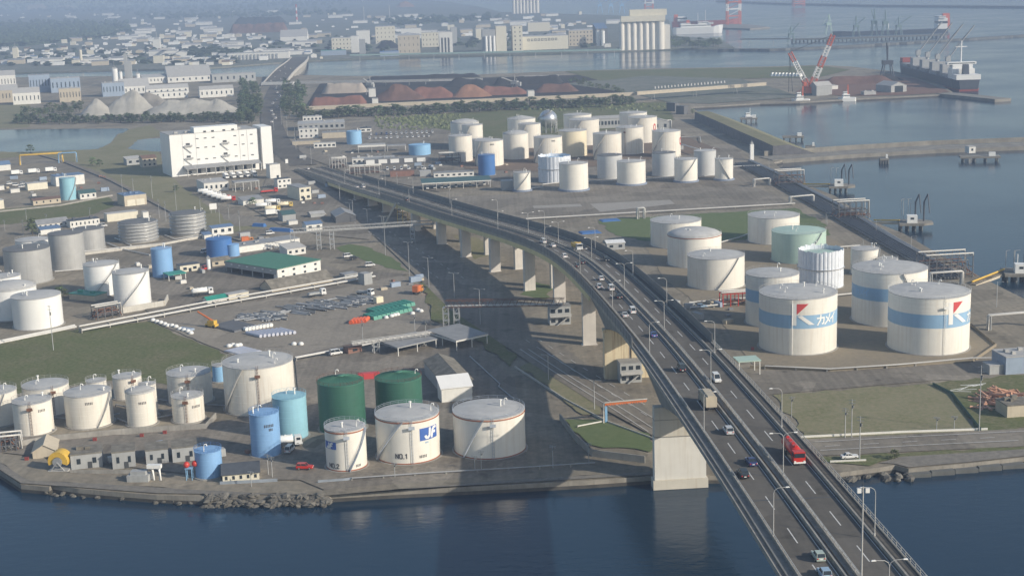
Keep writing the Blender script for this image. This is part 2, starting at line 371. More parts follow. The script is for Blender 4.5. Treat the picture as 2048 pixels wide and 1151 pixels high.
# ------------------------------------------------------------------ the bridge
BP = [(1659,1100,.238),(1590,1000,.234),(1495,878,.227),(1413,773,.219),(1357,703,.209),(1309,650,.2),(1251,590,.189),(1223,561,.182),(1189,529.5,.173),(1167,514,.167),(1143.5,498,.161),(1090,479,.152),(1020,458,.138),(934,435,.113),(855,410,.09),(791,389.5,.066),(726,372,.046),(684,357,.031),(650,346,.018),(615,335,.008)]
bw = [at(x, y, z*H) for x, y, z in BP]
d0 = (bw[0]-bw[3]).normalized()
bw = [bw[0]+d0*190, bw[0]+d0*120, bw[0]+d0*60]+bw
def resample(P, step):
    out = [P[0].copy()]; i = 0; rest = step
    for a, b in zip(P, P[1:]):
        L = (b-a).length; t = rest
        while t <= L: out.append(a.lerp(b, t/L)); t += step
        rest = t-L
    return out
path = resample(bw, 6.0)
for _ in range(60):
    path = [path[0]]+[(path[i-1]+path[i]*2+path[i+1])/4 for i in range(1, len(path)-1)]+[path[-1]]
path = resample(path, 3.0)
NP = len(path)
def frame(i):
    d = path[min(i+1, NP-1)]-path[max(i-1, 0)]
    n = Vector((d.y, -d.x, 0)).normalized()    # to the left when looking back to the camera -> flip below
    return d.normalized(), n
def off(i, t, z=0.):
    d, n = frame(i); return path[i]+n*t+Vector((0, 0, z))
def near_i(x, y):
    return min(range(NP), key=lambda i: (px(path[i])[0]-x)**2+(px(path[i])[1]-y)**2)
bridge = thing('road_bridge', 'long elevated four lane concrete road bridge curving down from the river to the port road', 'bridge')
def strip(name, i0, i1, sect, mats, parent=bridge, closed=True, mis=None, step=1):
    """sweep a closed cross section [(t,z)] along the bridge"""
    ids = list(range(i0, i1, step));
    if ids[-1] != i1: ids.append(i1)
    vs = []; fs = []; n = len(sect)
    for i in ids:
        vs += [off(i, t, z) for t, z in sect]
    mb = MB()
    for k in range(len(ids)-1):
        for j in range(n if closed else n-1):
            j2 = (j+1) % n
            fs.append((k*n+j, k*n+j2, (k+1)*n+j2, (k+1)*n+j))
    o = len(mb.v); mb.v += [tuple(v) for v in vs]
    for q, f in enumerate(fs):
        mb.f.append(f); mb.m.append(mis[q % (n if closed else n-1)] if mis else 0); mb.sm.append(False)
    if closed:
        mb.add(vs[:n], [tuple(range(n))]); mb.add(vs[-n:], [tuple(reversed(range(n)))])
    return mb.build(name, mats, parent)
MC['bridge_road'] = ground_mat('bridge_road', (.132, .123, .11), (.148, .137, .122), (.112, .106, .096), .02, .4, .3, -.07)
mat('bridge_concrete', (.31, .295, .265), .85, .3, .3, streak=.5)
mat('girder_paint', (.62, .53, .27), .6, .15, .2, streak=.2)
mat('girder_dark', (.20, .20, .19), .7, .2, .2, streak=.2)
mat('fence_panel', (.17, .175, .18), .6, .15, .3)
mat('line_paint', (.62, .62, .60), .7, .2, 1.2)
mat('rail_metal', (.50, .48, .44), .45, .2, .6, metal=.3)
LAST = NP-1
I0 = 0
iend = near_i(640, 343)
iw_l0 = near_i(1345, 690); iw_l1 = near_i(800, 392)     # wind fence on the left
iw_r0 = near_i(1345, 690); iw_r1 = near_i(690, 359)
# decks (two carriageways with a dark slot between them)
for t0, t1 in ((-13.2, -.3), (.3, 13.8)):
    strip('deck_slab', I0, LAST, [(t0, -.12), (t1, -.12), (t1, -.75), (t0, -.75)], MC['bridge_concrete'])
for t0, t1 in ((-9.9, -1.5), (1.8, 10.4)):
    cw_ = strip('carriageway', I0, LAST, [(t0, -.115), (t0, 0), (t1, 0), (t1, -.115)], MC['bridge_road'])
strip('sidewalk', I0, LAST, [(10.95, -.115), (10.95, .12), (13.3, .12), (13.3, -.115)], MC['bridge_road'])
# barriers
for t, w, h in ((-10.25, .34, .75), (-1.25, .4, .75), (1.2, .5, .6), (10.42, .45, .85), (13.35, .3, .4)):
    strip('parapet', I0, LAST, [(t, -.118), (t, h), (t+w, h), (t+w, -.118)], MC['bridge_concrete'])
strip('edge_beam', I0, LAST, [(-13.5, -.9), (-13.5, .35), (-13.22, .35), (-13.22, -.9)], MC['bridge_concrete'])
strip('service_pipe', I0, LAST, [(-12.3, 0), (-12.3, .45), (-11.8, .45), (-11.8, 0)], MC['girder_dark'])
def railing(name, t, z0, z1, i0, i1, every=1, bars=(1.,)):
    mb = MB()
    ids = list(range(i0, i1))
    for fr in bars:
        z = z0+(z1-z0)*fr
        w = .07 if fr == 1. else .045
        for a, b in zip(ids, ids[1:]):
            A = off(a, t, z); B = off(b, t, z); d = (B-A).normalized(); s = d.cross(Vector((0, 0, 1)))*w
            u = Vector((0, 0, w))
            mb.add([A-s-u, A+s-u, A+s+u, A-s+u, B-s-u, B+s-u, B+s+u, B-s+u], [(0, 4, 5, 1), (1, 5, 6, 2), (2, 6, 7, 3), (3, 7, 4, 0)])
    for a in ids[::every]:
        P = off(a, t, z0-.01); mb.box(P, (.12, .12, z1-z0), math.atan2(frame(a)[0].y, frame(a)[0].x))
    return mb.build(name, MC['rail_metal'], bridge)
railing('railing', -10.1, .75, 1.35, I0, LAST, 1, (1.,))
railing('railing', 1.45, .6, 1.45, I0, LAST, 1, (1., .5))
railing('railing', 13.5, .4, 1.7, I0, iw_r0, 1, (1., .55, .15))
# wind fences
for t, a, b in ((-13.35, iw_l0, iw_l1), (13.65, iw_r0, iw_r1)):
    strip('wind_fence', a, b, [(t-.07, .2), (t-.07, 3.3), (t+.07, 3.3), (t+.07, .2)], MC['fence_panel'])
    mb = MB()
    for i in range(a, b+1, 2):
        P = off(i, t-.12 if t < 0 else t+.12, -.1); mb.box(P, (.16, .16, 3.45), math.atan2(frame(i)[0].y, frame(i)[0].x))
    mb.build('fence_post', MC['girder_dark'], bridge)
# lane marks
mb = MB()
def line(t, i0, i1, w=.14):
    ids = list(range(i0, i1+1))
    mb.ribbon([off(i, t-w/2, .008) for i in ids], [off(i, t+w/2, .008) for i in ids])
for t in (-9.35, -2.0, 2.3, 9.9): line(t, I0, LAST, .15)
s = 2
while s+7 < LAST:
    line(-5.6, s, s+3, .26); line(6.1, s+3, s+6, .26); s += 7
mb.build('lane_marking', MC['line_paint'], cw_)
mb = MB()
for x_, y_ in ((1590, 1000), (1440, 795), (1290, 630), (1206, 545), (1150, 500), (1065, 470), (990, 450), (940, 437), (885, 420)):
    k_ = near_i(x_, y_)
    for t0_, t1_ in ((-9.9, -1.5), (1.8, 10.4)): mb.add([off(k_, t0_, .009), off(k_, t1_, .009), off(k_, t1_, .009)+frame(k_)[0]*.5, off(k_, t0_, .009)+frame(k_)[0]*.5], [(0, 1, 2, 3)])
mb.build('expansion_joint', M['dark'], cw_)
# piers: photo x, y of the left front foot, width of the wall along the road and across
def pier_i(x, y):
    """station whose left edge stands over the foot seen at x, y"""
    P = at(x, y); best = min(range(NP), key=lambda i: (off(i, -11.5).xy-P.xy).length); return best
I1 = pier_i(1303, 962); I2 = pier_i(1212, 757)
GD = []   # girder depth along the bridge
for i in range(NP):
    if i > I2+12: g = 2.4
    else:
        g = 3.2
        for k in (I1, I2): g = max(g, 3.2+5.6*max(0, 1-abs(i-k)/15.)**1.6)
    GD.append(g)
def girder(t0, t1, i0, i1, m, name='girder'):
    ids = list(range(i0, i1+1, 2)); mbg = MB(); vs = []; fs = []
    for i in ids:
        g = GD[i]; vs += [off(i, t0, -.76), off(i, t1, -.76), off(i, t1-.6, -.75-g), off(i, t0+.6, -.75-g)]
    for k in range(len(ids)-1):
        for j in range(4): fs.append((k*4+j, k*4+(j+1) % 4, (k+1)*4+(j+1) % 4, (k+1)*4+j))
    mbg.add(vs, fs)
    mbg.add(vs[:4], [(0, 1, 2, 3)]); mbg.add(vs[-4:], [(3, 2, 1, 0)])
    return mbg.build(name, m, bridge)
isplit = I2+12
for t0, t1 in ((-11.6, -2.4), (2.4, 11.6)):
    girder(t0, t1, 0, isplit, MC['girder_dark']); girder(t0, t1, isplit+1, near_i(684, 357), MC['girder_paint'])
strip('girder_fascia', isplit-4, near_i(690, 358), [(-13.45, -3.2), (-13.45, -.92), (-13.25, -.92), (-13.25, -3.2)], MC['girder_paint'])
def pier(x, y, thick, t_spans, m, cap=True):
    i = pier_i(x, y); d, n = frame(i); rz = math.atan2(n.y, n.x); sh = max(-3.2, min(0, (at(x, y)-path[i]).xy.dot(n.xy)+1-t_spans[0][0]))
    t_spans = [(a+sh, b+sh) for a, b in t_spans]
    zt = path[i].z-.76-GD[i]+.05
    for a, b in t_spans:
        mbp = MB(); c = path[i]+n*((a+b)/2)
        mbp.box((c.x, c.y, -2.5), (b-a, thick, zt+2.5), rz)
        mbp.box((c.x, c.y, -2.5), (b-a+1.2, thick+1.2, 2.9), rz)
        if cap: mbp.box((c.x, c.y, zt-1.2), (b-a+.7, thick+.5, 1.15), rz)
        mbp.build('pier', m, bridge)
mat('pier_concrete', (.56, .53, .46), .85, .1, .15, streak=.3, rust=(.33, .24, .13))
mat('pier_stained', (.62, .54, .38), .85, .12, .15, streak=.75, rust=(.26, .13, .05))
mat('tank_ivory_coat', (.66, .645, .60), .85, .08, .15, streak=.3, rust=(.40, .33, .24)); mat('pier_grey', (.56, .53, .49), .85, .12, .15, streak=.2)
pier(1303, 962, 3.4, [(-11.8, 4.2)], MC['pier_concrete'], False)
PC = bpy.data.objects['pier']; i_ = pier_i(1303, 962); d_, n_ = frame(i_); rz_ = math.atan2(n_.y, n_.x); sh_ = max(-3.2, min(0, (at(1303, 962)-path[i_]).xy.dot(n_.xy)+1+11.8)); c_ = path[i_]+n_*(sh_-3.8)
for nm_, z_, hh_, ww_, m_ in (('lower_coat', .6, 13.6, .12, 'tank_ivory_coat'), ('seam', 14.3, .25, .2, 'girder_dark'), ('seam', 19.8, .15, .16, 'girder_dark')):
    b_ = MB(); b_.box((c_.x, c_.y, z_), (16+ww_, 3.4+ww_, hh_), rz_); b_.build(nm_, MC[m_], PC)
pier(1212, 757, 3.2, [(-11.8, -2.2), (-1.2, 11.8)], MC['pier_stained'], True)
for x, y in ((1162, 692), (1110, 615), (1040, 584), (970, 546), (917, 515), (866, 490), (818, 462)):
    pier(x, y, 2.4, [(-11, -5.4), (3.0, 8.6)], MC['pier_grey'], False)
for x, y in ((764, 425), (734, 412), (706, 399)):
    pier(x, y, 2.0, [(-10, -3.5), (3.0, 9.5)], MC['pier_grey'], False)
# abutment and the embankment behind it
iab = near_i(684, 357)
mb = MB()
for a, b in zip(range(iab, LAST), range(iab+1, LAST+1)):
    A = [off(a, -13, -.8), off(a, 13, -.8)]; B = [off(b, -13, -.8), off(b, 13, -.8)]
    lo = [Vector((v.x, v.y, -.5)) for v in A+B]
    mb.add([A[0], A[1], B[1], B[0], lo[0], lo[1], lo[3], lo[2]], [(4, 0, 3, 7), (5, 6, 2, 1)] + ([(0, 4, 5, 1)] if a == iab else []))
mb.build('abutment', M['concrete'], bridge)
# road going on at grade
gp = [bw[-2], bw[-1], at(590, 318), at(566, 298), at(551, 275), at(545, 255), at(541, 235), at(542, 215), at(545, 200), at(552, 180), at(560, 165)]
gp = resample([Vector((p.x, p.y, 0)) for p in gp], 20)
for _ in range(6): gp = [gp[0]]+[(gp[i-1]+gp[i]*2+gp[i+1])/4 for i in range(1, len(gp)-1)]+[gp[-1]]
def sweep_road(name, P, w, m, z):
    L = []; Q = []
    for i, p in enumerate(P):
        d = (P[min(i+1, len(P)-1)]-P[max(i-1, 0)]); n = Vector((-d.y, d.x, 0)).normalized()
        L.append(Vector((p.x, p.y, 0))+n*w/2+Vector((0, 0, z))); Q.append(Vector((p.x, p.y, 0))-n*w/2+Vector((0, 0, z)))
    b = MB(); b.ribbon(Q, L); return struct(name, b, m)
sweep_road('road', gp[4:], 24, MC['bridge_road'], .62)
# ------------------------------------------------------------------ tanks
def place(cx, w, yb):
    """centre on the ground and radius of a cylinder whose foot shows at row yb with width w"""
    P = at(cx, yb); r = w/2*px(P)[2]/FPX
    d = Vector((P.x, P.y, 0)).normalized()
    c = P+d*r; r = w/2*px(c)[2]/FPX; c = P+d*r
    return c, r, P
def tank_h(c, r, cx, yt):
    d = Vector((c.x, c.y, 0)).normalized(); F = c-d*r
    return ztop(F, yt)
mat('roof_grey', (.47, .47, .46), .7, .15, .25, streak=0.)
def tank(cx, w, yb, yt, m, label, roof='flat', roofm=None, stair=None, rail=True, vents=2, band=None, rings=0, kind='storage_tank', group='oil storage tanks', base=None, seams=6, railm=None, ladder=None):
    c, r, F = place(cx, w, yb); h = tank_h(c, r, cx, yt)
    T = thing(kind, label, 'tank', c, math.atan2(-c.x, c.y)*1.0, group)   # local -Y faces the camera
    n = 40 if w > 60 else 28
    mats = [m]+([band] if band else [])
    mb = MB()
    if band: prof = [(r, 0), (r, h*band_z[0]), (r, h*band_z[1]), (r, h)]
    if band:
        mb.lathe([(r, 0), (r, h*band_z[0])], n, cap1=False); mb.lathe([(r, h*band_z[0]), (r, h*band_z[1])], n, mi=1, cap1=False); mb.lathe([(r, h*band_z[1]), (r, h)], n, cap1=False)
    else: mb.lathe([(r, 0), (r, h)], n, cap1=False)
    for k in range(min(seams, 3) if band else seams):
        z = h*((.78+.07*k) if band else (.14+.14*k))
        mb.lathe([(r, z-.06), (r+.045, z-.02), (r+.045, z+.02), (r, z+.06)], n, cap1=False, smooth=False)
    mb.build('shell', mats, T)
    rm = roofm or MC['roof_grey']
    mb = MB()
    if roof == 'flat': prof = [(r+.12, h-.25), (r+.12, h), (r*.6, h+r*.045), (.01, h+r*.07)]
    elif roof == 'dome': prof = [(r+.15, h-.25), (r+.15, h), (r*.85, h+r*.09), (r*.6, h+r*.17), (r*.3, h+r*.22), (.01, h+r*.235)]
    elif roof == 'cone': prof = [(r+.12, h-.25), (r+.12, h), (.01, h+r*.22)]
    if roof != 'open':
        mb.lathe(prof, n, cap1=False, smooth=(roof == 'dome')); RF = mb.build('roof', rm, T)
    else:
        mb.lathe([(r-.3, h-2.0), (.01, h-1.2)], n, cap1=False); RF = mb.build('roof', rm, T)
    if rings:
        mb = MB()
        for k in range(rings):
            z = h*(k+.6)/(rings+.1)
            mb.lathe([(r, z), (r+.9, z+.05), (r+.9, z+.3), (r, z+.35)], n, cap1=False, smooth=False)
            for q in range(20):
                t = q*math.pi/10; mb.box(((r+.85)*math.cos(t), (r+.85)*math.sin(t), z), (.12, .12, 1.3))
        mb.build('scaffold_ring', M['steel'], T)
    if base:
        mb = MB(); mb.lathe([(r+1.3, -.2), (r+.9, 1.3), (r+.02, 1.35)], n, cap1=False, smooth=False); mb.build('base_ring', base, T)
    else:
        mb = MB(); mb.lathe([(r+.9, -.2), (r+.8, .35), (r-.1, .36)], n, cap1=False, smooth=False); mb.build('foundation', M['concrete'], T)
    if rail and roof != 'open':
        mb = MB(); hh = 1.1
        for zz in (.55, hh): mb.lathe([(r+.05, h+zz), (r+.12, h+zz), (r+.12, h+zz+.07), (r+.05, h+zz+.07)], n, cap1=False, smooth=False)
        for q in range(24):
            t = q*math.pi/12; mb.box(((r+.08)*math.cos(t), (r+.08)*math.sin(t), h), (.07, .07, hh))
        mb.build('railing', railm or M['grey'], RF)
    rr = random.Random(int(cx*7+yb))
    for k in range(vents):
        t = rr.uniform(0, 6.28); q = r*rr.uniform(.2, .85); x, y = q*math.cos(t), q*math.sin(t)
        z0 = h+ (r*.07*(1-q/r) if roof == 'flat' else r*.2*(1-q/r))-.1
        mb = MB(); hv = rr.uniform(1.2, 2.2)
        if k % 2 == 0:
            mb.tube([(x, y, z0), (x, y, z0+hv), (x+.35, y, z0+hv+.45), (x+.9, y, z0+hv+.4), (x+1.05, y, z0+hv-.2)], .17, 6)
        else: mb.tube([(x, y, z0), (x, y, z0+hv)], .28, 8); mb.tube([(x, y, z0+hv), (x, y, z0+hv+.35)], .5, 8)
        mb.build('vent_pipe', M['white'], RF)
    if stair is not None:
        a0, a1 = [math.radians(v) for v in stair]     # angles, 270 = towards camera
        mb = MB(); N = 22; prev = None
        for k in range(N+1):
            f = k/N; a = a0+(a1-a0)*f; z = .3+(h-.3)*f
            p0 = Vector((math.cos(a)*(r+.06), math.sin(a)*(r+.06), z)); p1 = Vector((math.cos(a)*(r+.95), math.sin(a)*(r+.95), z))
            if prev:
                q0, q1 = prev; dz = Vector((0, 0, .28))
                mb.add([q0, q1, p1, p0, q0-dz, q1-dz, p1-dz, p0-dz], [(0, 1, 2, 3), (7, 6, 5, 4), (1, 5, 6, 2), (0, 3, 7, 4)])
                u = Vector((0, 0, 1.05)); e = Vector((0, 0, .09))
                mb.add([q1+u, p1+u, p1+u+e, q1+u+e], [(0, 1, 2, 3), (3, 2, 1, 0)])
                mb.box(p1, (.07, .07, 1.05))
            prev = (p0, p1)
        mb.build('spiral_stair', railm or M['grey'], T)
    if ladder is not None:
        a = math.radians(ladder); mb = MB(); ca, sa = math.cos(a), math.sin(a)
        for s in (-.3, .3):
            mb.box(((r+.25)*ca-s*sa, (r+.25)*sa+s*ca, .5), (.1, .1, h+.6), a)
        for k in range(int(h/1.2)):
            mb.box(((r+.25)*ca, (r+.25)*sa, 1+k*1.2), (.07, .7, .07), a)
        mb.box(((r+.6)*ca, (r+.6)*sa, h*.82), (1.2, 2., .12), a); mb.box(((r+1.15)*ca, (r+1.15)*sa, h*.82), (.08, 2., 1.1), a)
        mb.build('ladder', railm or M['rust'], T)
    return T, c, r, h
band_z = (.40, .60)
GL = {'N': [[(0, 0), (0, 1)], [(0, 1), (.6, 0)], [(.6, 0), (.6, 1)]], 'O': [[(.1, 0), (0, .2), (0, .8), (.1, 1), (.5, 1), (.6, .8), (.6, .2), (.5, 0), (.1, 0)]],
 '.': [[(.0, 0), (.1, 0)]], '1': [[(.1, .8), (.3, 1), (.3, 0)]], '2': [[(0, .8), (.2, 1), (.5, .95), (.6, .7), (0, 0), (.6, 0)]],
 'J': [[(.62, 1), (.55, .25), (.35, .03), (.1, .05), (0, .22)]], 'F': [[(.05, 0), (.22, .75), (.4, .95), (.75, 1)], [(.2, .5), (.6, .5)]],
 'ka': [[(0, .7), (.85, .7), (.78, .1), (.6, .08)], [(.42, 1), (.38, .5), (.05, 0)]], 'me': [[(.75, 1), (.5, .4), (0, 0)], [(.2, .72), (.75, .15)]],
 'i': [[(.75, 1), (.45, .68), (0, .42)], [(.45, .65), (.45, 0)]],
 '-': [[(0, .3), (.35, .3)], [(0, .8), (.35, .8)], [(.15, 0), (.15, 1)]]}
def decal(T, r, ang, z, h, text, w, m, name='lettering', gap=.28, lift=.06):
    mb = MB(); x0 = 0.
    for ch in text:
        wd = 0
        for st in GL[ch]:
            for (ax, ay), (bx, by) in zip(st, st[1:]):
                wd = max(wd, ax, bx)
                A = Vector((x0+ax*h, ay*h)); B = Vector((x0+bx*h, by*h)); d = (B-A)
                if d.length < 1e-4: continue
                d.normalize(); s = Vector((-d.y, d.x))*w/2; A = A-d*w*.35; B = B+d*w*.35; k = 4; vs = []
                for j in range(k+1):
                    q = A.lerp(B, j/k)
                    for e in (q+s, q-s):
                        a = ang+e.x/r; vs.append(((r+lift)*math.cos(a), (r+lift)*math.sin(a), z+e.y))
                mb.add(vs, [(2*j, 2*j+1, 2*j+3, 2*j+2) for j in range(k)])
        x0 += (wd+gap)*h
    return mb.build(name, m, T)
def patch(T, r, ang, z0, z1, width, m, name, lift=.04):
    mb = MB(); vs = []; k = 10
    for j in range(k+1):
        a = ang+width/r*j/k
        vs += [((r+lift)*math.cos(a), (r+lift)*math.sin(a), z0), ((r+lift)*math.cos(a), (r+lift)*math.sin(a), z1)]
    mb.add(vs, [(2*j, 2*j+2, 2*j+3, 2*j+1) for j in range(k)])
    return mb.build(name, m, T)
def fan(T, r, ang, pts, m, name, lift=.07):
    """convex polygon (x,z metres) wrapped on the shell in narrow strips"""
    def span(x):
        zs = []
        for (x0, z0), (x1, z1) in zip(pts, pts[1:]+pts[:1]):
            if abs(x1-x0) < 1e-6:
                if abs(x-x0) < 1e-6: zs += [z0, z1]
            elif min(x0, x1)-1e-6 <= x <= max(x0, x1)+1e-6: zs.append(z0+(z1-z0)*(x-x0)/(x1-x0))
        return min(zs), max(zs)
    xa, xb = min(p[0] for p in pts), max(p[0] for p in pts); ks = sorted({p[0] for p in pts} | {xa+(xb-xa)*i/12 for i in range(13)})
    mb = MB(); vs = []
    for x in ks:
        z0, z1 = span(x); a = ang+x/r
        for z in (z0, z1): vs.append(((r+lift)*math.cos(a), (r+lift)*math.sin(a), z))
    mb.add(vs, [(2*j, 2*j+2, 2*j+3, 2*j+1) for j in range(len(ks)-1)])
    return mb.build(name, m, T)
mat('ink', (.06, .06, .07), .7); mat('letter_white', (.80, .80, .78), .5, .04); mat('logo_red', (.55, .06, .06), .5, .05)
mat('band_blue', (.27, .44, .62), .5, .06, .3, streak=.1); mat('sign_blue', (.05, .13, .42), .5, .06)
mat('tank_cream', (.74, .705, .63), .45, .06, .2, rnd=.05, streak=.4, rust=(.45, .36, .26)); mat('tank_white', (.80, .80, .78), .4, .04, .2, streak=.1, rust=(.5, .48, .45))
mat('tank_ivory', (.77, .745, .68), .45, .06, .2, rnd=.04, streak=.3, rust=(.5, .42, .32)); mat('tank_yellow', (.77, .69, .51), .45, .05, .2, streak=.15, rust=(.5, .4, .22))
mat('tank_blue', (.22, .40, .66), .45, .06, .2, streak=.12); mat('tank_cyan', (.28, .52, .62), .45, .06, .2, streak=.1); mat('tank_deep_blue', (.06, .17, .42), .45, .06, .2, streak=.1)
mat('tank_sky', (.26, .48, .72), .45, .06, .2, streak=.1); mat('tank_green', (.035, .125, .085), .55, .1, .2, streak=.2); mat('roof_green', (.05, .17, .115), .6, .1, .2)
mat('tank_mint', (.42, .56, .49), .5, .06, .2, streak=.12); mat('tank_steel', (.50, .50, .49), .36, .08, .2, metal=.3, streak=.25); mat('tank_grey', (.52, .53, .53), .45, .06, .2, streak=.15)
mat('roof_dark', (.16, .165, .17), .7, .15, .2); mat('base_blue', (.20, .24, .32), .7, .1, .3); mat('roof_white', (.62, .62, .60), .6, .1, .2)
mat('sheet_white', (.70, .74, .80), .4, .12, .4, streak=.3); mat('rail_blue', (.10, .22, .45), .5)
mat('rail_pale', (.42, .47, .54), .5); mat('rust_line', (.35, .12, .06), .6)
Wt = dict(m=MC['tank_white']); Ct = dict(m=MC['tank_cream']); It = dict(m=MC['tank_ivory'])
def T_(cx, w, yb, yt, mk, label, **k): return tank(cx, w, yb, yt, MC['tank_'+mk], label, **k)
# bottom left depot
T_(0, 78, 854, 789, 'cream', 'cream tank cut by the left edge of the photo at the near depot', stair=(250, 290))
T_(97, 90, 834, 778, 'cream', 'wide cream tank with dark lettering, second row, near the left edge by the grass', ladder=285)
A3 = T_(71, 76, 872, 808, 'cream', 'pale cream tank, front row, leftmost whole one behind the loading sheds', ladder=262)
A4 = T_(182, 92, 858, 793, 'cream', 'wide cream tank with a stair on its right side, front row', stair=(285, 330))
T_(197, 40, 815, 764, 'cream', 'small cream tank half hidden behind the wide tank with the roof hut', stair=None, vents=1)
T_(258, 56, 800, 757, 'cream', 'small cream tank standing at the back by the grass with a rusty ladder', ladder=290)
T_(300, 34, 835, 770, 'cream', 'slim cream tank mostly hidden behind the ringed cream tank', vents=1)
A6 = T_(286, 58, 854, 787, 'cream', 'narrow cream tank with faint rings and a domed roof, front row', roof='dome', seams=6)
A7 = T_(383, 87, 813, 753, 'cream', 'tall cream tank half in shade behind the short cream tank', ladder=265)
A8 = T_(379, 63, 847, 797, 'cream', 'short cream tank in front of the tall half shaded one', ladder=262)
A9 = T_(523, 139, 832, 737, 'cream', 'largest cream tank at the near depot, behind the two blue tanks', stair=(200, 245), ladder=268, vents=4)
T_(441, 29, 765, 732, 'sky', 'little pale blue tank squeezed beside the largest cream tank', vents=1)
A11 = T_(534, 59, 916, 831, 'blue', 'tall blue tank with dark lettering standing in front of the turquoise one', roofm=MC['tank_blue'], railm=MC['rail_blue'])
T_(584, 67, 882, 799, 'cyan', 'tall turquoise tank behind the lettered blue tank', roofm=MC['tank_cyan'], railm=MC['tank_cyan'])
T_(420, 53, 959, 906, 'blue', 'short blue tank with a railing round its roof at the quay by a bungalow', roofm=MC['tank_blue'], railm=MC['rail_blue'], vents=1)
for cx, yb, yt, lb in ((687, 870, 772.5, 'left one of the two dark green tanks with ribbed cone roofs'), (801, 855, 765, 'right one of the two dark green tanks, behind the white tank numbered 1')):
    T, c, r, h = T_(cx, 93, yb, yt, 'green', lb, roof='cone', roofm=MC['roof_green'], railm=M['rust'], vents=1)
    mb = MB()
    for k in range(32):
        a = k*math.pi/16; p = Vector((r*.98*math.cos(a), r*.98*math.sin(a), h+.12)); q = Vector((.6*math.cos(a), .6*math.sin(a), h+r*.22+.05))
        mb.tube([p, q], .07, 4)
    mb.lathe([(.01, h+r*.2), (1.6, h+r*.2), (1.6, h+r*.2+.25), (.01, h+r*.2+.3)], 10)
    mb.build('roof_rib', MC['tank_mint'] if False else MC['roof_green'], T)
# the three tanks with red rims
for cx, w, yb, yt, lb, st, ld, num in ((695, 81, 944, 862.5, 'slim white tank numbered 2 with a red rim and a blue square logo', (275, 335), 272, '2'), (819, 127, 930, 842, 'wide white tank numbered 1 with a red rim and a blue square logo', (200, 262), 276, '1'), (981, 143, 920, 838, 'wide plain white tank with a red rim, half in the shadow of the bridge', (225, 262), 275, None)):
    T, c, r, h = T_(cx, w, yb, yt, 'ivory', lb, stair=st, ladder=ld, railm=MC['rail_pale'], vents=2, seams=0)
    mb = MB(); mb.lathe([(r+.02, h-.9), (r+.16, h-.85), (r+.16, h-.5), (r+.02, h-.45)], 40, cap1=False); mb.build('red_rim', MC['rust_line'], T)
    mb = MB(); mb.lathe([(r+.02, .32), (r+.1, .4), (r+.1, .65), (r+.02, .7)], 40, cap1=False); mb.build('red_rim', MC['rust_line'], T)
    D = math.radians
    if num:
        if num == '1':
            a0 = D(291); wd = r*.72
            patch(T, r, a0, h*.52, h*.80, wd, MC['sign_blue'], 'logo_panel'); decal(T, r, a0+.28*wd/r, h*.565, h*.2, 'JF', .85, MC['letter_white'], gap=.18, lift=.09)
            decal(T, r, a0+.25*wd/r, h*.45, h*.035, '----', .14, MC['band_blue'], gap=.3)
            decal(T, r, D(246), h*.16, 1.5, 'NO.1', .32, MC['ink']); decal(T, r, D(289), h*.14, .9, '-----', .17, MC['ink'])
        else:
            a0 = D(193); wd = r*.85
            patch(T, r, a0, h*.55, h*.73, wd, MC['sign_blue'], 'logo_panel'); decal(T, r, a0+.3*wd/r, h*.575, h*.12, 'JF', .55, MC['letter_white'], gap=.18, lift=.09)
            decal(T, r, D(214), h*.1, 1.4, 'NO.2', .3, MC['ink']); decal(T, r, D(296), h*.1, .8, '----', .15, MC['ink'])
# lettering of the near depot (too small to read in the photo)
for (T, c, r, h), a, f, n in ((A3, 285, .72, 5), (A4, 262, .75, 5), (A6, 262, .68, 5), (A8, 284, .6, 6)): decal(T, r, math.radians(a), h*f, .9, '-'*n, .17, MC['ink'])
T, c, r, h = A11; decal(T, r, math.radians(268), h*.72, .9, '------', .2, MC['ink']); decal(T, r, math.radians(285), h*.63, .8, '---', .2, MC['ink'])
# left middle depot
T_(70, 66, 530, 483, 'white', 'white tank hidden behind the two big steel tanks', vents=1)
T_(181, 60, 502, 460, 'steel', 'bright steel tank peeping out behind the taller dark steel one', roofm=MC['roof_dark'], rail=False)
T_(60, 90, 569, 502, 'steel', 'broad bare steel tank with a dark roof near the left edge', roofm=MC['roof_dark'], rail=False)
T_(138, 68, 541, 470, 'steel', 'tall bare steel tank with a dark roof between two other steel tanks', roofm=MC['roof_dark'], rail=False)
T_(279, 73, 486, 447, 'steel', 'squat steel tank wrapped in rings of pipe, left one of two', rings=6, rail=False, roofm=MC['roof_dark'])
T_(378, 67, 472, 429, 'steel', 'squat steel tank wrapped in rings of pipe, right one of two', rings=6, rail=False, roofm=MC['roof_dark'])
T_(327, 41, 556, 499, 'blue', 'slim bright blue tank beside the green canopy, left of the green roofed shed', roofm=MC['tank_blue'])
T_(440, 51, 516, 480, 'deep_blue', 'deep blue tank behind the green roofed shed', roofm=MC['tank_deep_blue'], rail=False)
T_(467, 25, 514, 490, 'blue', 'small light blue tank touching the deep blue one', roofm=MC['tank_blue'], rail=False, vents=0)
T_(138, 31, 401, 357, 'cyan', 'slim turquoise tank with a winding stair among the sheds at far left', stair=(270, 350), roofm=MC['tank_cyan'])
T_(15, 62, 610, 556, 'white', 'white tank at the left edge behind the domed white tank', vents=3)
T_(208, 70, 593, 532, 'white', 'white tank with zigzag stair, left one of the pair by the teal pump house', stair=(235, 320))
T_(267, 72, 614, 548, 'white', 'white tank with zigzag stair, right one of the pair by the teal pump house', stair=(235, 320))
T_(28, 98, 642, 582, 'white', 'white tank with a domed roof at the left edge', roof='dome', vents=3)
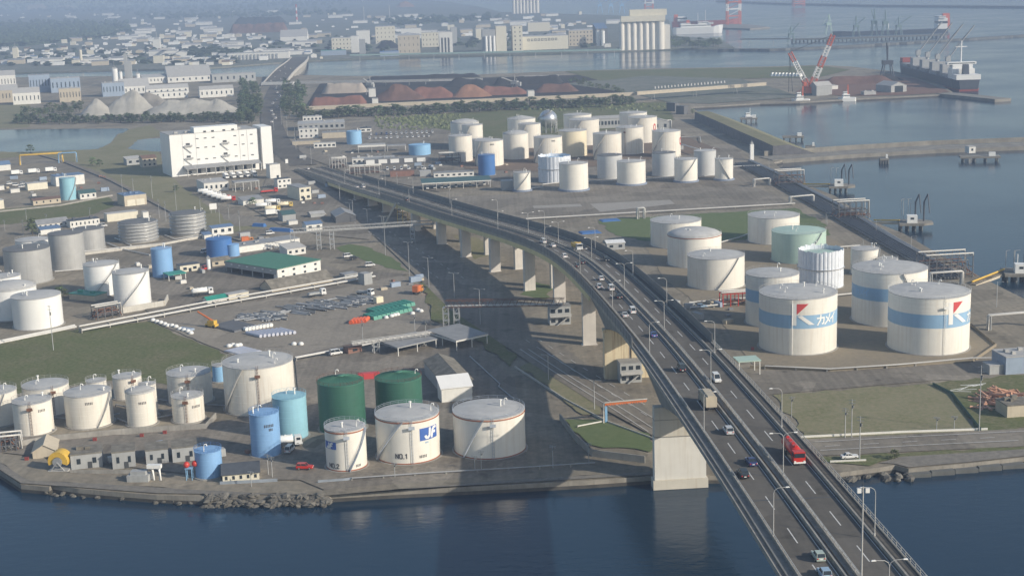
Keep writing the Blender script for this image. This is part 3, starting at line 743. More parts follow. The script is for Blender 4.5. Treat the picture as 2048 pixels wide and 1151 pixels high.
T_(79, 96, 660, 598, 'white', 'plain white tank standing by the pipe rack above the grass', seams=0, rail=False)
# far group of cream tanks
fg = 'cream tanks of the far group'
def F_(cx, w, yb, yt, mk, label, **k): return T_(cx, w, yb, yt, mk, label, group=k.pop('group', fg), **k)
F_(931, 57, 296, 247, 'ivory', 'cream tank with a domed roof and a cap, farthest left of the far group', roof='dome')
F_(946, 42, 302, 251, 'cream', 'cream tank with stair, behind the leftmost front tank of the far group', stair=(200, 260))
F_(922.5, 47, 325, 273, 'cream', 'cream tank leftmost in the front of the far group', roof='flat')
F_(965, 40, 315, 280, 'cream', 'cream tank half hidden behind the lettered cream tank', vents=1)
f1 = F_(979.5, 57, 334, 283, 'cream', 'cream tank with lettering, behind the dark blue tank', stair=(190, 235))
F_(974, 34, 352, 311, 'deep_blue', 'dark blue tank with white lettering in front of a cream one', roofm=MC['tank_deep_blue'], group='blue tanks of the far depot')
F_(1044, 56, 285, 239, 'ivory', 'cream tank with a cone roof beside the silver sphere', roof='cone')
F_(1060, 45, 297, 249, 'cream', 'cream tank with stair in front of the cone roofed one', stair=(200, 255))
F_(1032.5, 51, 320, 269, 'cream', 'cream tank with low dome, in front of the stair tank left of the silver sphere', roof='dome')
F_(1156, 56, 282, 231, 'ivory', 'cream tank right behind the silver sphere', vents=2)
F_(1169, 60, 292, 241, 'cream', 'cream tank with stair between the yellow tank and the grey roofs', stair=(200, 262))
F_(1146, 57, 315, 263, 'yellow', 'yellowish tank in the middle of the far group')
f2 = F_(1097, 57, 328, 276, 'cream', 'cream tank with lettering behind the white sheeted round wall', stair=(195, 255))
F_(1267, 55, 275, 227, 'ivory', 'cream tank at the very back right of the far group')
f3 = F_(1286, 57, 287, 236, 'cream', 'cream tank with a red ring mark on its right side, back row', stair=(200, 262))
F_(1260, 55, 310, 256, 'cream', 'cream tank with ladder in the middle right of the far group', ladder=250)
F_(1215, 57, 322, 269, 'cream', 'cream tank with stair behind the grey tank with bracket', stair=(195, 262))
f4 = F_(1333, 57, 316, 264, 'cream', 'cream tank with a red mark on its right edge, rightmost of the tall ones', stair=(195, 262))
F_(1328, 47, 354, 307, 'grey', 'grey tank in the middle of three grey ones', roofm=MC['roof_dark'], group='grey tanks of the far depot', rail=False)
F_(1220, 50, 359, 312, 'grey', 'grey tank leftmost of three grey ones', roofm=MC['roof_dark'], group='grey tanks of the far depot', rail=False)
F_(1410, 44, 352, 303, 'grey', 'grey tank rightmost of three grey ones', group='grey tanks of the far depot', rail=False)
fw = 'white tanks on blue bases'
B = MC['base_blue']
F_(1148, 58, 384, 329, 'ivory', 'cream tank with a raised band on a blue base ring', base=B, group=fw, seams=5)
F_(1263, 57, 372, 325, 'ivory', 'plain white tank on a blue base ring, in front of the leftmost grey tank', base=B, group=fw, seams=0)
F_(1372, 46, 366, 320, 'ivory', 'white tank with a stair falling to the right on a blue base ring', base=B, stair=(240, 320), group=fw)
F_(1448, 36, 362, 319, 'ivory', 'small white tank with a stair rising to the right, rightmost of the far depot', base=B, stair=(310, 240), group=fw)
F_(1045, 34, 384, 346, 'ivory', 'small cream tank with a dark stair on a blue base, leftmost of the front row', base=B, stair=(225, 320), group=fw)
T, c, r, h = tank(1110, 64, 367, 315, MC['sheet_white'], 'round wall of white sheets open at the top among the far tanks', roof='open', roofm=MC['tank_sky'], group='sheeted tanks')
SHEETS = [(T, r, h, 26)]
F_(709, 30, 290, 263, 'sky', 'light blue tank beside the low office building by the far road', roofm=MC['tank_sky'], rail=False, group='blue tanks of the far depot')
F_(840, 44, 312, 291, 'sky', 'short light blue tank behind the row of shops', roofm=MC['tank_sky'], rail=False, group='blue tanks of the far depot')
for (T, c, r, h), a, f in ((f1, 275, .85), (f2, 285, .85)): decal(T, r, math.radians(a), h*f, 1.1, '-----', .25, MC['ink'])
for (T, c, r, h), a in ((f3, 325), (f4, 345)):
    mb = MB(); vs = []; a = math.radians(a)
    for k in range(17):
        t = k*math.pi/8
        for q in (2.6, 1.5): vs.append(((r+.08)*math.cos(a+q*.8*math.cos(t)/r), (r+.08)*math.sin(a+q*.8*math.cos(t)/r), h*.6+q*1.35*math.sin(t)))
    mb.add(vs, [(2*j+1, 2*j, 2*j+2, 2*j+3)[::-1] for j in range(16)]); mb.build('painted_ring', MC['logo_red'], T)
# right hand depot
T_(1352, 101, 498, 447, 'ivory', 'white tank nearest the lawn, left one of the back row in the right hand depot')
T, c, r, h = T_(1389, 107, 537, 476, 'ivory', 'white tank with a domed roof and a red brown rim', roof='dome')
mb = MB(); mb.lathe([(r+.02, h-.7), (r+.16, h-.65), (r+.16, h-.3), (r+.02, h-.25)], 40, cap1=False); mb.build('red_rim', MC['rust_line'], T)
T_(1432, 113, 581, 519, 'ivory', 'white tank with a long straight stair on its right half', stair=(272, 318))
T_(1547, 102, 490, 437, 'ivory', 'white tank with a brown rim, behind the mint green tank', seams=6)
T_(1597, 107, 529, 469, 'mint', 'mint green tank with a dark stair', stair=(272, 322), roofm=MC['tank_mint'])
T_(1729, 55, 552, 501, 'ivory', 'small white tank with a red brown ladder by the pipe yard', stair=(305, 345))
T_(1773, 43, 555, 520, 'ivory', 'smallest white tank of the right hand depot, almost hidden by a striped one')
T, c, r, h = tank(1641, 87, 580, 506, MC['sheet_white'], 'tall round wall of white corrugated sheets round a half built tank', roof='open', roofm=MC['tank_mint'], group='sheeted tanks')
SHEETS.append((T, r, h, 34))
for T, r, h, n in SHEETS:
    mb = MB(); rr = random.Random(3); N = n*6; vs = []; hk = [rr.uniform(-.5, .8) for _ in range(n)]
    for k in range(N):
        a = 2*math.pi*k/N; q = r+.05+.26*abs(math.sin(a*n/2))**.6
        vs += [(q*math.cos(a), q*math.sin(a), 0), (q*math.cos(a), q*math.sin(a), h+hk[k//6])]
    mb.add(vs, [(2*k, 2*((k+1) % N), 2*((k+1) % N)+1, 2*k+1) for k in range(N)])
    mb.add([(v[0]*.985, v[1]*.985, v[2]) for v in vs], [(2*k+1, 2*((k+1) % N)+1, 2*((k+1) % N), 2*k) for k in range(N)])
    mb.build('sheet_wall', MC['sheet_white'], T)
    mb = MB(); mb.lathe([(r+.1, h*.52), (r+.75, h*.52), (r+.75, h*.54), (r+.1, h*.54)], 40, cap1=False, smooth=False); mb.build('hoop', M['steel'], T)
band_z = (.48, .716)
KB = MC['band_blue']
def kmark(T, r, h, a):
    """the big letter with its red flag, and the three signs right of it"""
    w = MC['letter_white']; z = lambda f: h*f
    fan(T, r, a, [(-.155*r, z(.537)), (-.035*r, z(.537)), (-.035*r, z(.92)), (-.155*r, z(.92))], w, 'letter_stem')
    fan(T, r, a, [(-.03*r, z(.73)), (.27*r, z(.92)), (-.03*r, z(.92))], MC['logo_red'], 'red_flag', .09)
    fan(T, r, a, [(-.02*r, z(.70)), (.1*r, z(.715)), (.43*r, z(.547)), (.28*r, z(.547))], w, 'letter_leg', .08)
    decal(T, r, a+math.radians(29), h*.535, h*.165, ['ka', 'me', 'i'], .62, w, gap=.12, lift=.08)
T_(1544, 105, 656, 555, 'ivory', 'white tank with a blue band, half hidden behind the left lettered tank', band=KB)
T, c, r, h = T_(1777, 146, 655, 548, 'ivory', 'white tank with a blue band and faint white lettering, behind the right lettered tank', band=KB, stair=(330, 290), vents=4)
decal(T, r, math.radians(208), h*.555, h*.12, ['ka', 'me', 'i'], .45, MC['tank_sky'])
T, c, r, h = T_(1595, 153, 711, 598.5, 'ivory', 'big white tank whose blue band and red flagged letter face the bridge', band=KB, vents=5)
kmark(T, r, h, math.radians(270))
mb = MB(); a = math.radians(262); mb.tube([((r+.3)*math.cos(a), (r+.3)*math.sin(a), z) for z in (.3, h-.5)], .16, 6); mb.build('down_pipe', M['white'], T)
T, c, r, h = T_(1855, 158, 711.5, 597, 'ivory', 'big blue banded tank with the red flagged letter near its right edge', band=KB, vents=5, ladder=293, railm=M['white'])
kmark(T, r, h, math.radians(307))
# silver gas sphere
P = at(1097, 265); s = FPX/px(P)[2]; rs = 18.3/s
zc = ztop(P, 238)
T = thing('gas_sphere', 'silver gas sphere on legs among the far cream tanks', 'gas tank', P, 0)
mb = MB(); mb.lathe([(max(.02, rs*math.cos(t)), zc+rs*math.sin(t)) for t in [math.pi*(k/16-.5) for k in range(17)]], 32, cap1=False); mb.build('sphere', mat('silver_shell', (.55, .57, .6), .3, .08, .2, metal=.7), T)
for k in range(10):
    a = k*math.pi/5; mb = MB(); mb.tube([(rs*.95*math.cos(a), rs*.95*math.sin(a), 0), (rs*.95*math.cos(a), rs*.95*math.sin(a), zc)], .4, 6)
    b = a+math.pi/5; mb.tube([(rs*.95*math.cos(a), rs*.95*math.sin(a), .5), (rs*.95*math.cos(b), rs*.95*math.sin(b), zc*.85)], .14, 4); mb.build('leg', M['steel'], T)
mb = MB()
for k in range(20):
    a = math.radians(150+k*9); q = math.radians(-10+k*4.2); mb.box(((rs+.8)*math.cos(q)*math.cos(a), (rs+.8)*math.cos(q)*math.sin(a), zc+rs*math.sin(q)), (1.8, 1.8, .25), a)
mb.box((0, 0, zc+rs), (3, 3, .3)); mb.build('stair', M['grey'], T)
# ------------------------------------------------------------------ buildings
EL, ER = R(58), R(83)            # the two street grids (facade headings)
mat('wall_white', (.70, .69, .65), .7, .1, .3, streak=.15, rnd=.06); mat('wall_cream', (.68, .64, .52), .75, .08, .3, streak=.2, rnd=.06)
mat('wall_grey', (.36, .37, .37), .75, .12, .3, streak=.25, rnd=.08); mat('wall_beige', (.50, .44, .34), .8, .1, .3, streak=.25, rnd=.06)
mat('wall_blue', (.30, .37, .47), .7, .1, .3, streak=.2, rnd=.06); mat('wall_dark', (.12, .125, .135), .7, .15, .3, rnd=.1); mat('wall_brown', (.24, .13, .10), .75, .2, .3, streak=.3)
mat('roof_sheet', (.28, .285, .29), .6, .2, .3, streak=0., rnd=.1); mat('roof_pale', (.42, .415, .40), .65, .12, .3, rnd=.08); mat('roof_blue', (.13, .20, .32), .55, .12, .3)
mat('roof_teal', (.03, .26, .20), .5, .12, .3); mat('roof_mid_green', (.06, .20, .125), .55, .08, .3); mat('roof_brown', (.17, .11, .085), .7, .2, .4); mat('roof_old', (.12, .11, .09), .9, .5, .35, col2=(.26, .24, .20))
mat('roof_tile', (.075, .085, .10), .6, .2, .5); mat('roof_cobalt', (.05, .15, .38), .5, .1, .3); mat('roof_deep_green', (.06, .12, .12), .5, .1, .3)
def gframe(A, xb, head):
    """ground point under pixel A, unit vectors, and the width that reaches image column xb"""
    P = at(*A); e = Vector((math.sin(head), math.cos(head), 0)); lo, hi = .5, 400.
    for _ in range(40):
        m = (lo+hi)/2
        if px(P+e*m)[0] < xb: lo = m
        else: hi = m
    return P, e, lo
def bld(name, label, A, xb, ytop, depth, wall='wall_white', roofm='roof_sheet', roof='flat', head=ER, wins=None, doors=None, side=None, group=None, cat='building', ridge=.28, over=.4, h=None, z=0.):
    P, e, w = gframe(A, xb, head)
    if h is None: h = max(2.2, ztop(P, ytop))
    T = thing(name, label, cat, P, math.atan2(e.y, e.x), group)
    wm = MC[wall]; rm = MC[roofm]
    mb = MB()
    c = [(0, 0), (w, 0), (w, depth), (0, depth)]
    vs = [(x, y, -.3) for x, y in c]+[(x, y, h) for x, y in c]
    mb.add(vs, [(0, 1, 5, 4), (1, 2, 6, 5), (2, 3, 7, 6), (3, 0, 4, 7)])
    o = over; rb = MB()
    if roof == 'flat':
        rb.box((w/2, depth/2, h-.02), (w+.3, depth+.3, .35))
        if w > 10 and depth > 8:
            q = random.Random(int(A[0]*3+A[1]))
            for k in range(3): rb.box((w*q.uniform(.15, .85), depth*q.uniform(.3, .8), h+.33), (q.uniform(1, 2.5), q.uniform(1, 2), q.uniform(.6, 1.5)))
    elif roof == 'gable':       # ridge along the facade
        g = depth/2*ridge*2
        for s, y0 in ((0, -o), (1, depth+o)):
            rb.add([(-o, y0, h-o*ridge*1.6), (w+o, y0, h-o*ridge*1.6), (w+o, depth/2, h+g), (-o, depth/2, h+g), (-o, y0, h-o*ridge*1.6-.2), (w+o, y0, h-o*ridge*1.6-.2), (w+o, depth/2, h+g-.2), (-o, depth/2, h+g-.2)],
                   [(0, 1, 2, 3), (7, 6, 5, 4), (0, 4, 5, 1), (1, 5, 6, 2), (3, 7, 4, 0)] if s == 0 else [(3, 2, 1, 0), (4, 5, 6, 7), (1, 5, 4, 0), (2, 6, 5, 1), (0, 4, 7, 3)])
        mb.add([(0, 0, h), (0, depth, h), (0, depth/2, h+g-.2), (w, 0, h), (w, depth, h), (w, depth/2, h+g-.2)], [(1, 0, 2), (3, 4, 5)])
    elif roof == 'gabley':      # gable end towards the viewer
        g = w/2*ridge*2
        for s, x0 in ((0, -o), (1, w+o)):
            rb.add([(x0, -o, h-o*ridge*1.6), (w/2, -o, h+g), (w/2, depth+o, h+g), (x0, depth+o, h-o*ridge*1.6), (x0, -o, h-o*ridge*1.6-.2), (w/2, -o, h+g-.2), (w/2, depth+o, h+g-.2), (x0, depth+o, h-o*ridge*1.6-.2)],
                   [(0, 1, 2, 3), (7, 6, 5, 4), (0, 4, 5, 1), (2, 6, 7, 3), (3, 7, 4, 0)] if s == 0 else [(3, 2, 1, 0), (4, 5, 6, 7), (1, 5, 4, 0), (3, 7, 6, 2), (0, 4, 7, 3)])
        mb.add([(0, 0, h), (w, 0, h), (w/2, 0, h+g-.2), (0, depth, h), (w, depth, h), (w/2, depth, h+g-.2)], [(0, 1, 2), (4, 3, 5)])
    elif roof == 'shed':
        g = depth*ridge*.6
        mb.add([(0, 0, h), (w, 0, h), (w, depth, h+g), (0, depth, h+g), (0, depth, h), (w, depth, h)], [(1, 2, 5), (0, 4, 3), (5, 2, 3, 4)])
        rb.add([(-o, -o, h), (w+o, -o, h), (w+o, depth+o, h+g+.1), (-o, depth+o, h+g+.1), (-o, -o, h+.25), (w+o, -o, h+.25), (w+o, depth+o, h+g+.35), (-o, depth+o, h+g+.35)],
               [(3, 2, 1, 0), (4, 5, 6, 7), (0, 1, 5, 4), (1, 2, 6, 5), (2, 3, 7, 6), (3, 0, 4, 7)])
    mb.build('wall', wm, T); rb.build('roof', rm, T)
    def opening(nm, x, z0, ww, hh, m, lx=False):
        b = MB()
        if lx:   # on the left side wall
            b.box((-.03, x, z0), (.12, ww, hh))
        else: b.box((x, -.03, z0), (ww, .12, hh))
        b.build(nm, m, T)
    if wins:
        rows, cols = wins[:2]; fr = wins[2] if len(wins) > 2 else .5
        sh = h/rows
        for r_ in range(rows):
            for k in range(cols):
                opening('window', w*(k+.5)/cols, r_*sh+sh*.35, w/cols*fr, sh*.38, M['glass'])
        if side:
            for r_ in range(rows):
                for k in range(side): opening('window', depth*(k+.5)/side, r_*sh+sh*.35, depth/side*.45, sh*.38, M['glass'], True)
    for d in doors or []:
        u, ww, hh, mk = d; opening('door', w*u, .02, ww, hh, M[mk] if mk in M else MC[mk])
    return T, w, h
def canopy(name, label, A, xb, ytop, depth, roofm='roof_sheet', head=ER, posts=(3, 2), fascia='wall_white', slope=0., group=None, cat='canopy', h=None, fh=.9):
    P, e, w = gframe(A, xb, head)
    if h is None: h = max(2.5, ztop(P, ytop)-fh)
    T = thing(name, label, cat, P, math.atan2(e.y, e.x), group)
    mb = MB(); g = depth*slope
    mb.add([(-.4, -.4, h+fh), (w+.4, -.4, h+fh), (w+.4, depth+.4, h+fh+g), (-.4, depth+.4, h+fh+g), (-.4, -.4, h+fh-.15), (w+.4, -.4, h+fh-.15), (w+.4, depth+.4, h+fh+g-.15), (-.4, depth+.4, h+fh+g-.15)],
           [(0, 1, 2, 3), (7, 6, 5, 4), (0, 4, 5, 1), (1, 5, 6, 2), (2, 6, 7, 3), (3, 7, 4, 0)]); mb.build('roof', MC[roofm], T)
    mb = MB()
    mb.box((w/2, -.3, h), (w+.6, .16, fh-.17)); mb.box((-.3, depth/2, h), (.16, depth-.1, fh-.17)); mb.box((w+.3, depth/2, h), (.16, depth-.1, fh-.17))
    mb.build('fascia', MC[fascia], T)
    for i in range(posts[0]):
        for j in range(posts[1]):
            mb = MB(); x = w*(i/(posts[0]-1)) if posts[0] > 1 else w/2; y = depth*(j/(posts[1]-1)) if posts[1] > 1 else depth/2
            mb.box((x*.98+.01*w, y, -.2), (.3, .3, h+.25+ (g*y/depth)+fh-.3)); mb.build('post', MC['wall_white'], T)
    return T, w, h
# ---- the tall white cold store
def cold_store():
    P, e, w = gframe((345, 354), 519, R(64)); h = ztop(P, 271); d = 34.
    T = thing('cold_store', 'huge windowless white cold storage warehouse with rows of small vents beside the port road', 'warehouse', P, math.atan2(e.y, e.x))
    mb = MB(); mb.add([(0, 0, -.3), (w, 0, -.3), (w, d, -.3), (0, d, -.3), (0, 0, h), (w, 0, h), (w, d, h), (0, d, h)], [(0, 1, 5, 4), (1, 2, 6, 5), (2, 3, 7, 6), (3, 0, 4, 7)])
    mb.build('wall', MC['tank_white'], T)
    mb = MB(); mb.box((w/2, d/2, h-.02), (w+.2, d+.2, .4))
    for k in range(7): mb.box((w*(.1+.12*k), d*.25, h+.35), (3, 2, 1.6))
    mb.build('roof', MC['roof_pale'], T)
    u0, u1 = .28, .775; mb = MB(); mb.box((w*(u0+u1)/2, 5.9, h+.36), (w*(u1-u0), 12, 4.4)); mb.build('raised_parapet', MC['tank_white'], T)
    mb = MB(); tw = w*.125; mb.box((w*1.045+tw/2, d*.35, -.3), (tw, d*.72, h+1.6)); mb.build('stair_tower', MC['tank_white'], T)
    mb = MB(); mb.box((w*1.022, d*.4, -.3), (w*.042, d*.6, h-.5)); mb.build('link_wall', MC['wall_grey'], T)
    rows = (.86, .64, .36)
    for v in rows:
        for u in (.31, .40, .49, .74, .83, .93):
            b = MB(); b.box((w*u, -.05, h*v), (2.4, .16, .8)); b.build('vent', M['dark'], T)
    for u in (.40, .49, .62, .72):
        b = MB(); b.box((w*u, -.2, h*1.01), (2.2, .3, 1.4)); b.build('vent', M['dark'], T)
    for u in (.20, .62):
        for v in (.70, .40, .12):
            b = MB(); b.box((w*u, -.8, h*v), (7, 1.6, .25)); b.box((w*u, -1.55, h*v+.25), (7, .1, 1.1))
            b.tube([(w*u-3.5, -.9, h*v), (w*u+2.5, -.9, max(.5, h*(v-.16)))], .35, 4); b.build('escape_stair', M['steel'], T)
            b = MB(); b.box((w*u, -.04, h*v+.26), (3.4, .14, 2.6)); b.build('door', M['dark'], T)
    for u in (.14, .29, .79, .88):
        b = MB(); b.box((w*u, -.06, 8), (.18, .18, h-8.3)); b.build('down_pipe', M['grey'], T)
    b = MB(); b.add([(w*.13, -.1, 8.6), (w, -.1, 8.6), (w, -9, 6.6), (w*.13, -9, 6.6), (w*.13, -.1, 8.3), (w, -.1, 8.3), (w, -9, 6.2), (w*.13, -9, 6.2)], [(3, 2, 1, 0), (4, 5, 6, 7), (2, 3, 7, 6), (1, 2, 6, 5), (0, 4, 7, 3)])
    b.build('dock_canopy', MC['roof_sheet'], T)
    for k in range(9):
        b = MB(); b.box((w*(.15+.105*k), -8.8, -.2), (.35, .35, 6.5)); b.build('post', MC['wall_white'], T)
    for k in range(8):
        b = MB(); b.box((w*(.2+.105*k), -.05, 1.2), (3.2, .14, 3.6)); b.build('dock_door', M['glass'], T)
cold_store()
W, Cc, G, Be = 'wall_white', 'wall_cream', 'wall_grey', 'wall_beige'
L = EL
bld('dock_office', 'low grey roofed building with a white front below the cold store', (409, 385), 458, 367, 26, W, 'roof_pale', 'flat', R(66), (1, 5, .4))
canopy('truck_shelter', 'dark open truck shelter in front of the cold store docks', (471, 384), 519, 364, 9, 'roof_sheet', R(66), (4, 2), 'wall_grey')
bld('house', 'white two storey house with a dark roof by the cold store stair tower', (556, 378), 583, 359, 7, W, 'roof_tile', 'flat', L, (2, 3, .45))
bld('office_block', 'cream two storey office with an outside stair beside the bridge ramp', (600, 402), 623, 376, 22, Cc, 'roof_sheet', 'flat', L, (2, 2, .5), [(.35, 2, 2.4, 'glass')])
bld('annex', 'plain white annex at the foot of the cold store stair tower', (541, 358), 562, 330, 8, W, 'roof_pale', 'flat', L, None, [(.7, 2, 2.5, 'glass')])
bld('shed', 'pale shed with a sloping grey roof among the parked tank trucks', (487, 411), 528, 402, 10, W, 'roof_sheet', 'shed', L)
bld('gate_house', 'white house with three windows and a blue grey roof by the ringed tanks', (425, 472), 467, 456, 9, W, 'roof_blue', 'gable', L, (1, 3, .45), ridge=.12)
bld('shed', 'small white lean-to left of the house with three windows', (409, 478), 424, 470, 5, W, 'roof_blue', 'shed', L)
bld('hall', 'long grey hall with an old gable roof in front of the green roofed shed', (544, 585), 665, 577, 12, Be, 'roof_old', 'gable', R(52), None, None, ridge=.3)
bld('pump_block', 'small flat concrete pump block at the end of the pipe rack', (690, 559), 716, 550, 6, G, 'roof_sheet', 'flat', R(55), (1, 2, .4))
bld('office', 'flat white building with a long white parapet behind the green roofed shed', (470, 508), 600, 495, 14, W, 'roof_sheet', 'flat', R(55), None)
bld('white_hall', 'white gable ended hall behind the green roofed shed', (575, 512), 612, 499, 10, W, 'roof_pale', 'shed', R(55), (1, 3, .4))
bld('pump_house', 'long beige pump house with a flat teal roof beside the two white stair tanks', (139, 598), 190, 587, 9, Be, 'roof_teal', 'flat', R(118))
bld('hut', 'white hut with a teal gable roof in front of the pipe rack yard', (415, 608), 454, 600, 5, W, 'roof_teal', 'gable', R(52), (1, 1, .2), ridge=.25)
bld('hut', 'cream flat roofed hut right of the teal roofed one', (458, 601), 498, 590, 5, Cc, 'roof_pale', 'flat', R(52), (1, 1, .25))
bld('hut', 'cream hut with a dark roof beside the green canopy and blue tank', (361, 546), 400, 532, 6, Cc, 'roof_tile', 'flat', L, (1, 2, .35), [(.5, 1.6, 2.2, 'glass')])
bld('hut', 'beige hut left of the green roofed shed', (425, 534), 461, 522, 7, Be, 'roof_old', 'gable', L, (1, 2, .35), ridge=.2)
bld('hut', 'brown guard hut beside the white pipe line and a white car', (697, 709), 724, 696, 4, 'wall_brown', 'roof_brown', 'flat', R(52), (1, 1, .35))
# ---- left edge, farther
bld('shed', 'cream long shed left of the slim turquoise tank', (56, 381), 96, 368, 8, Cc, 'roof_pale', 'flat', L)
bld('warehouse', 'white blue roofed warehouse right behind the slim turquoise tank', (113, 373), 170, 354, 16, W, 'roof_blue', 'flat', L)
bld('house', 'white house with a dark green roof right of the slim turquoise tank', (161, 399), 193, 387, 10, W, 'roof_deep_green', 'gable', L, (1, 3, .35), ridge=.2)
bld('shed', 'long brown walled shed left below the slim turquoise tank', (67, 411), 122, 401, 8, Be, 'roof_brown', 'gable', L, (1, 4, .2), ridge=.15)
bld('garage', 'large beige garage with two shutters standing alone on the grass', (250, 413), 294, 392, 17, Be, 'roof_blue', 'flat', L, None, [(.3, 6, 4.5, 'wall_cream'), (.72, 6, 4.5, 'wall_cream')])
bld('house', 'grey roofed house above the steel tanks', (76, 458), 138, 449, 12, W, 'roof_sheet', 'gable', L, (1, 6, .4), ridge=.2)
bld('office', 'white building with dark signs on its wall above the steel tanks', (141, 456), 200, 443, 9, W, 'roof_tile', 'flat', L, (1, 7, .3))
bld('store', 'pale yellow long store with a dark stripe left of the ringed steel tanks', (215, 444), 277, 429, 7, Cc, 'roof_pale', 'flat', L, None)
bld('hut', 'white hut at the end of the pale yellow store', (287, 438), 298, 425, 5, W, 'roof_pale', 'flat', L)
bld('house', 'two storey brown roofed house left of the cold store', (286, 335), 314, 317, 9, Be, 'roof_brown', 'gable', L, (2, 3, .4), ridge=.25)
bld('shed', 'grey shed left of the brown roofed house', (254, 331), 283, 319, 9, G, 'roof_pale', 'shed', L, (1, 2, .4))
bld('box_hut', 'small white box hut among cars at the far left', (22, 386), 40, 379, 4, W, 'roof_pale', 'flat', L)
bld('box_hut', 'white box hut cut by the left edge behind the cars', (-8, 381), 9, 373, 4, W, 'roof_pale', 'flat', L)
bld('store', 'cream store cut by the left edge below the pond', (-12, 419), 9, 402, 8, Cc, 'roof_pale', 'flat', L)
bld('shed', 'blue roofed shed at the left edge under the pond', (-14, 343), 22, 331, 10, W, 'roof_blue', 'gable', L)
bld('shed', 'white hut with teal roof strip behind the tall steel tank', (82, 470), 122, 460, 6, W, 'roof_blue', 'shed', L)
bld('workshop', 'dark workshop with a patched pale roof by the road under the bridge', (672, 447), 712, 433, 22, 'wall_dark', 'roof_sheet', 'gabley', R(75), ridge=.2)
bld('shop', 'small white and blue shop under the pipe bridge', (613, 463), 645, 449, 9, W, 'roof_blue', 'gable', R(66), (1, 2, .4), ridge=.15)
bld('shed', 'grey green shed left of the small blue shop', (566, 444), 592, 429, 12, G, 'roof_deep_green', 'gable', R(66), ridge=.15)
bld('shed', 'low pale shed behind the small blue shop', (578, 451), 596, 443, 5, W, 'roof_pale', 'flat', R(66))
bld('shed', 'pale green roofed shed between two dark sheds by the bridge ramp', (622, 436), 650, 428, 8, G, 'roof_pale', 'gable', R(66), ridge=.15)
# blue covered heaps by the road
for A, xb, lb in (((503, 453), 527, 'short blue tarpaulin covered stack by the lane'), ((537, 462), 580, 'long blue tarpaulin covered stack by the lane')):
    P, e, w = gframe(A, xb, R(116)); T = thing('covered_stack', lb, 'stack', P, math.atan2(e.y, e.x), 'blue covered stacks')
    b = MB(); b.add([(0, 0, 0), (w, 0, 0), (w, 4, 0), (0, 4, 0), (.6, 1, 2), (w-.6, 1, 2.1), (w-.6, 3, 2.1), (.6, 3, 2)], [(0, 1, 5, 4), (1, 2, 6, 5), (2, 3, 7, 6), (3, 0, 4, 7), (4, 5, 6, 7)]); b.build('tarpaulin', MC['roof_cobalt'], T)
# ---- the green roofed open shed
A_, B_ = at(556, 561), at(642, 541); e = (B_-A_).normalized(); hd = math.atan2(e.x, e.y)
T, w, h = bld('open_shed', 'wide green roofed shed open on its left side with a white end wall', (556, 561), 642, 539, 3, W, 'roof_pale', 'flat', hd, (2, 4, .22), h=ztop(A_, 540))
dp = 44.
b = MB(); b.box((w/2, dp/2-.2, h+.36), (w+.8, dp, .3)); b.build('green_roof', MC['roof_mid_green'], T)
b = MB(); b.box((-.1, dp/2, h-2.6), (.25, dp-1, 2.9)); b.box((w-.2, dp/2, 0), (.25, dp-4, h)); b.box((w/2, dp-.6, 0), (w-.8, .25, h)); b.build('side_wall', MC['wall_grey'], T)
for k in range(5):
    b = MB(); b.box((.1, 3+k*(dp-4)/4.5, -.2), (.4, .4, h-2.5)); b.build('post', M['grey'], T)
for k in range(6):
    b = MB(); b.box((-.35, 5+k*6.5, h-.9), (.5, 1.2, .5)); b.build('roof_vent', M['white'], T)
canopy('canopy', 'small sea green canopy on posts beside the slim blue tank', (338, 563), 372, 549, 8, 'roof_teal', L, (2, 2), 'roof_teal', fh=.5)
# ---- right of the port road
bld('office', 'white rooftop office on the grey market hall by the far road', (606, 244), 644, 234, 10, W, 'roof_pale', 'flat', ER, (1, 5, .5))
bld('market_hall', 'wide flat grey hall by the far road', (596, 262), 690, 249, 36, G, 'roof_pale', 'flat', ER, (1, 9, .5))
bld('office', 'white two storey office with four upper windows by the far road', (599, 278), 637, 258, 12, W, 'roof_pale', 'flat', ER, (2, 4, .35))
bld('hall', 'beige hall left of the light blue tank', (645, 278), 692, 266, 14, Be, 'roof_sheet', 'flat', ER)
bld('wall_store', 'low tan store along the far road', (585, 291), 641, 283, 4, Be, 'roof_sheet', 'flat', ER)
bld('office', 'low white office with black windows right of the tan store', (628, 297), 672, 287, 6, W, 'roof_pale', 'flat', ER, (1, 5, .6))
bld('shop', 'white fronted shop with a slanting sign wall by the meadow', (721, 265), 743, 257, 12, W, 'roof_tile', 'flat', ER, (1, 2, .6))
canopy('fuel_canopy', 'white edged fuel station canopy in front of the car park', (717, 307), 771, 291, 12, 'roof_pale', ER, (3, 2), 'wall_white', fh=1.8)
canopy('canopy', 'thin grey canopy right of the fuel station', (775, 304), 812, 291, 8, 'roof_sheet', ER, (2, 2), 'wall_grey')
bld('shop_row', 'long white low row of shops behind the garages', (705, 330), 790, 318, 10, W, 'roof_pale', 'flat', ER, (1, 9, .5))
T, w, h = bld('garage_row', 'row of garages with five white shutters beside the bridge ramp', (729, 333), 861, 320, 10, 'wall_dark', 'roof_sheet', 'flat', ER)
for u in (.09, .28, .46, .67, .86):
    b = MB(); b.box((w*u, -.12, h*.35), (w*.13, .3, h*.6)); b.build('shutter', MC['tank_white'], T)
bld('brick_store', 'red brown store in front of the garage row', (781, 355), 829, 343, 7, 'wall_brown', 'roof_brown', 'flat', ER)
bld('block', 'plain grey block left of the long white low building', (840, 354), 862, 343, 6, G, 'roof_pale', 'flat', ER)
bld('office', 'long low white building behind the green roofed car port', (868, 356), 948, 347, 8, W, 'roof_sheet', 'flat', ER, (1, 7, .45))
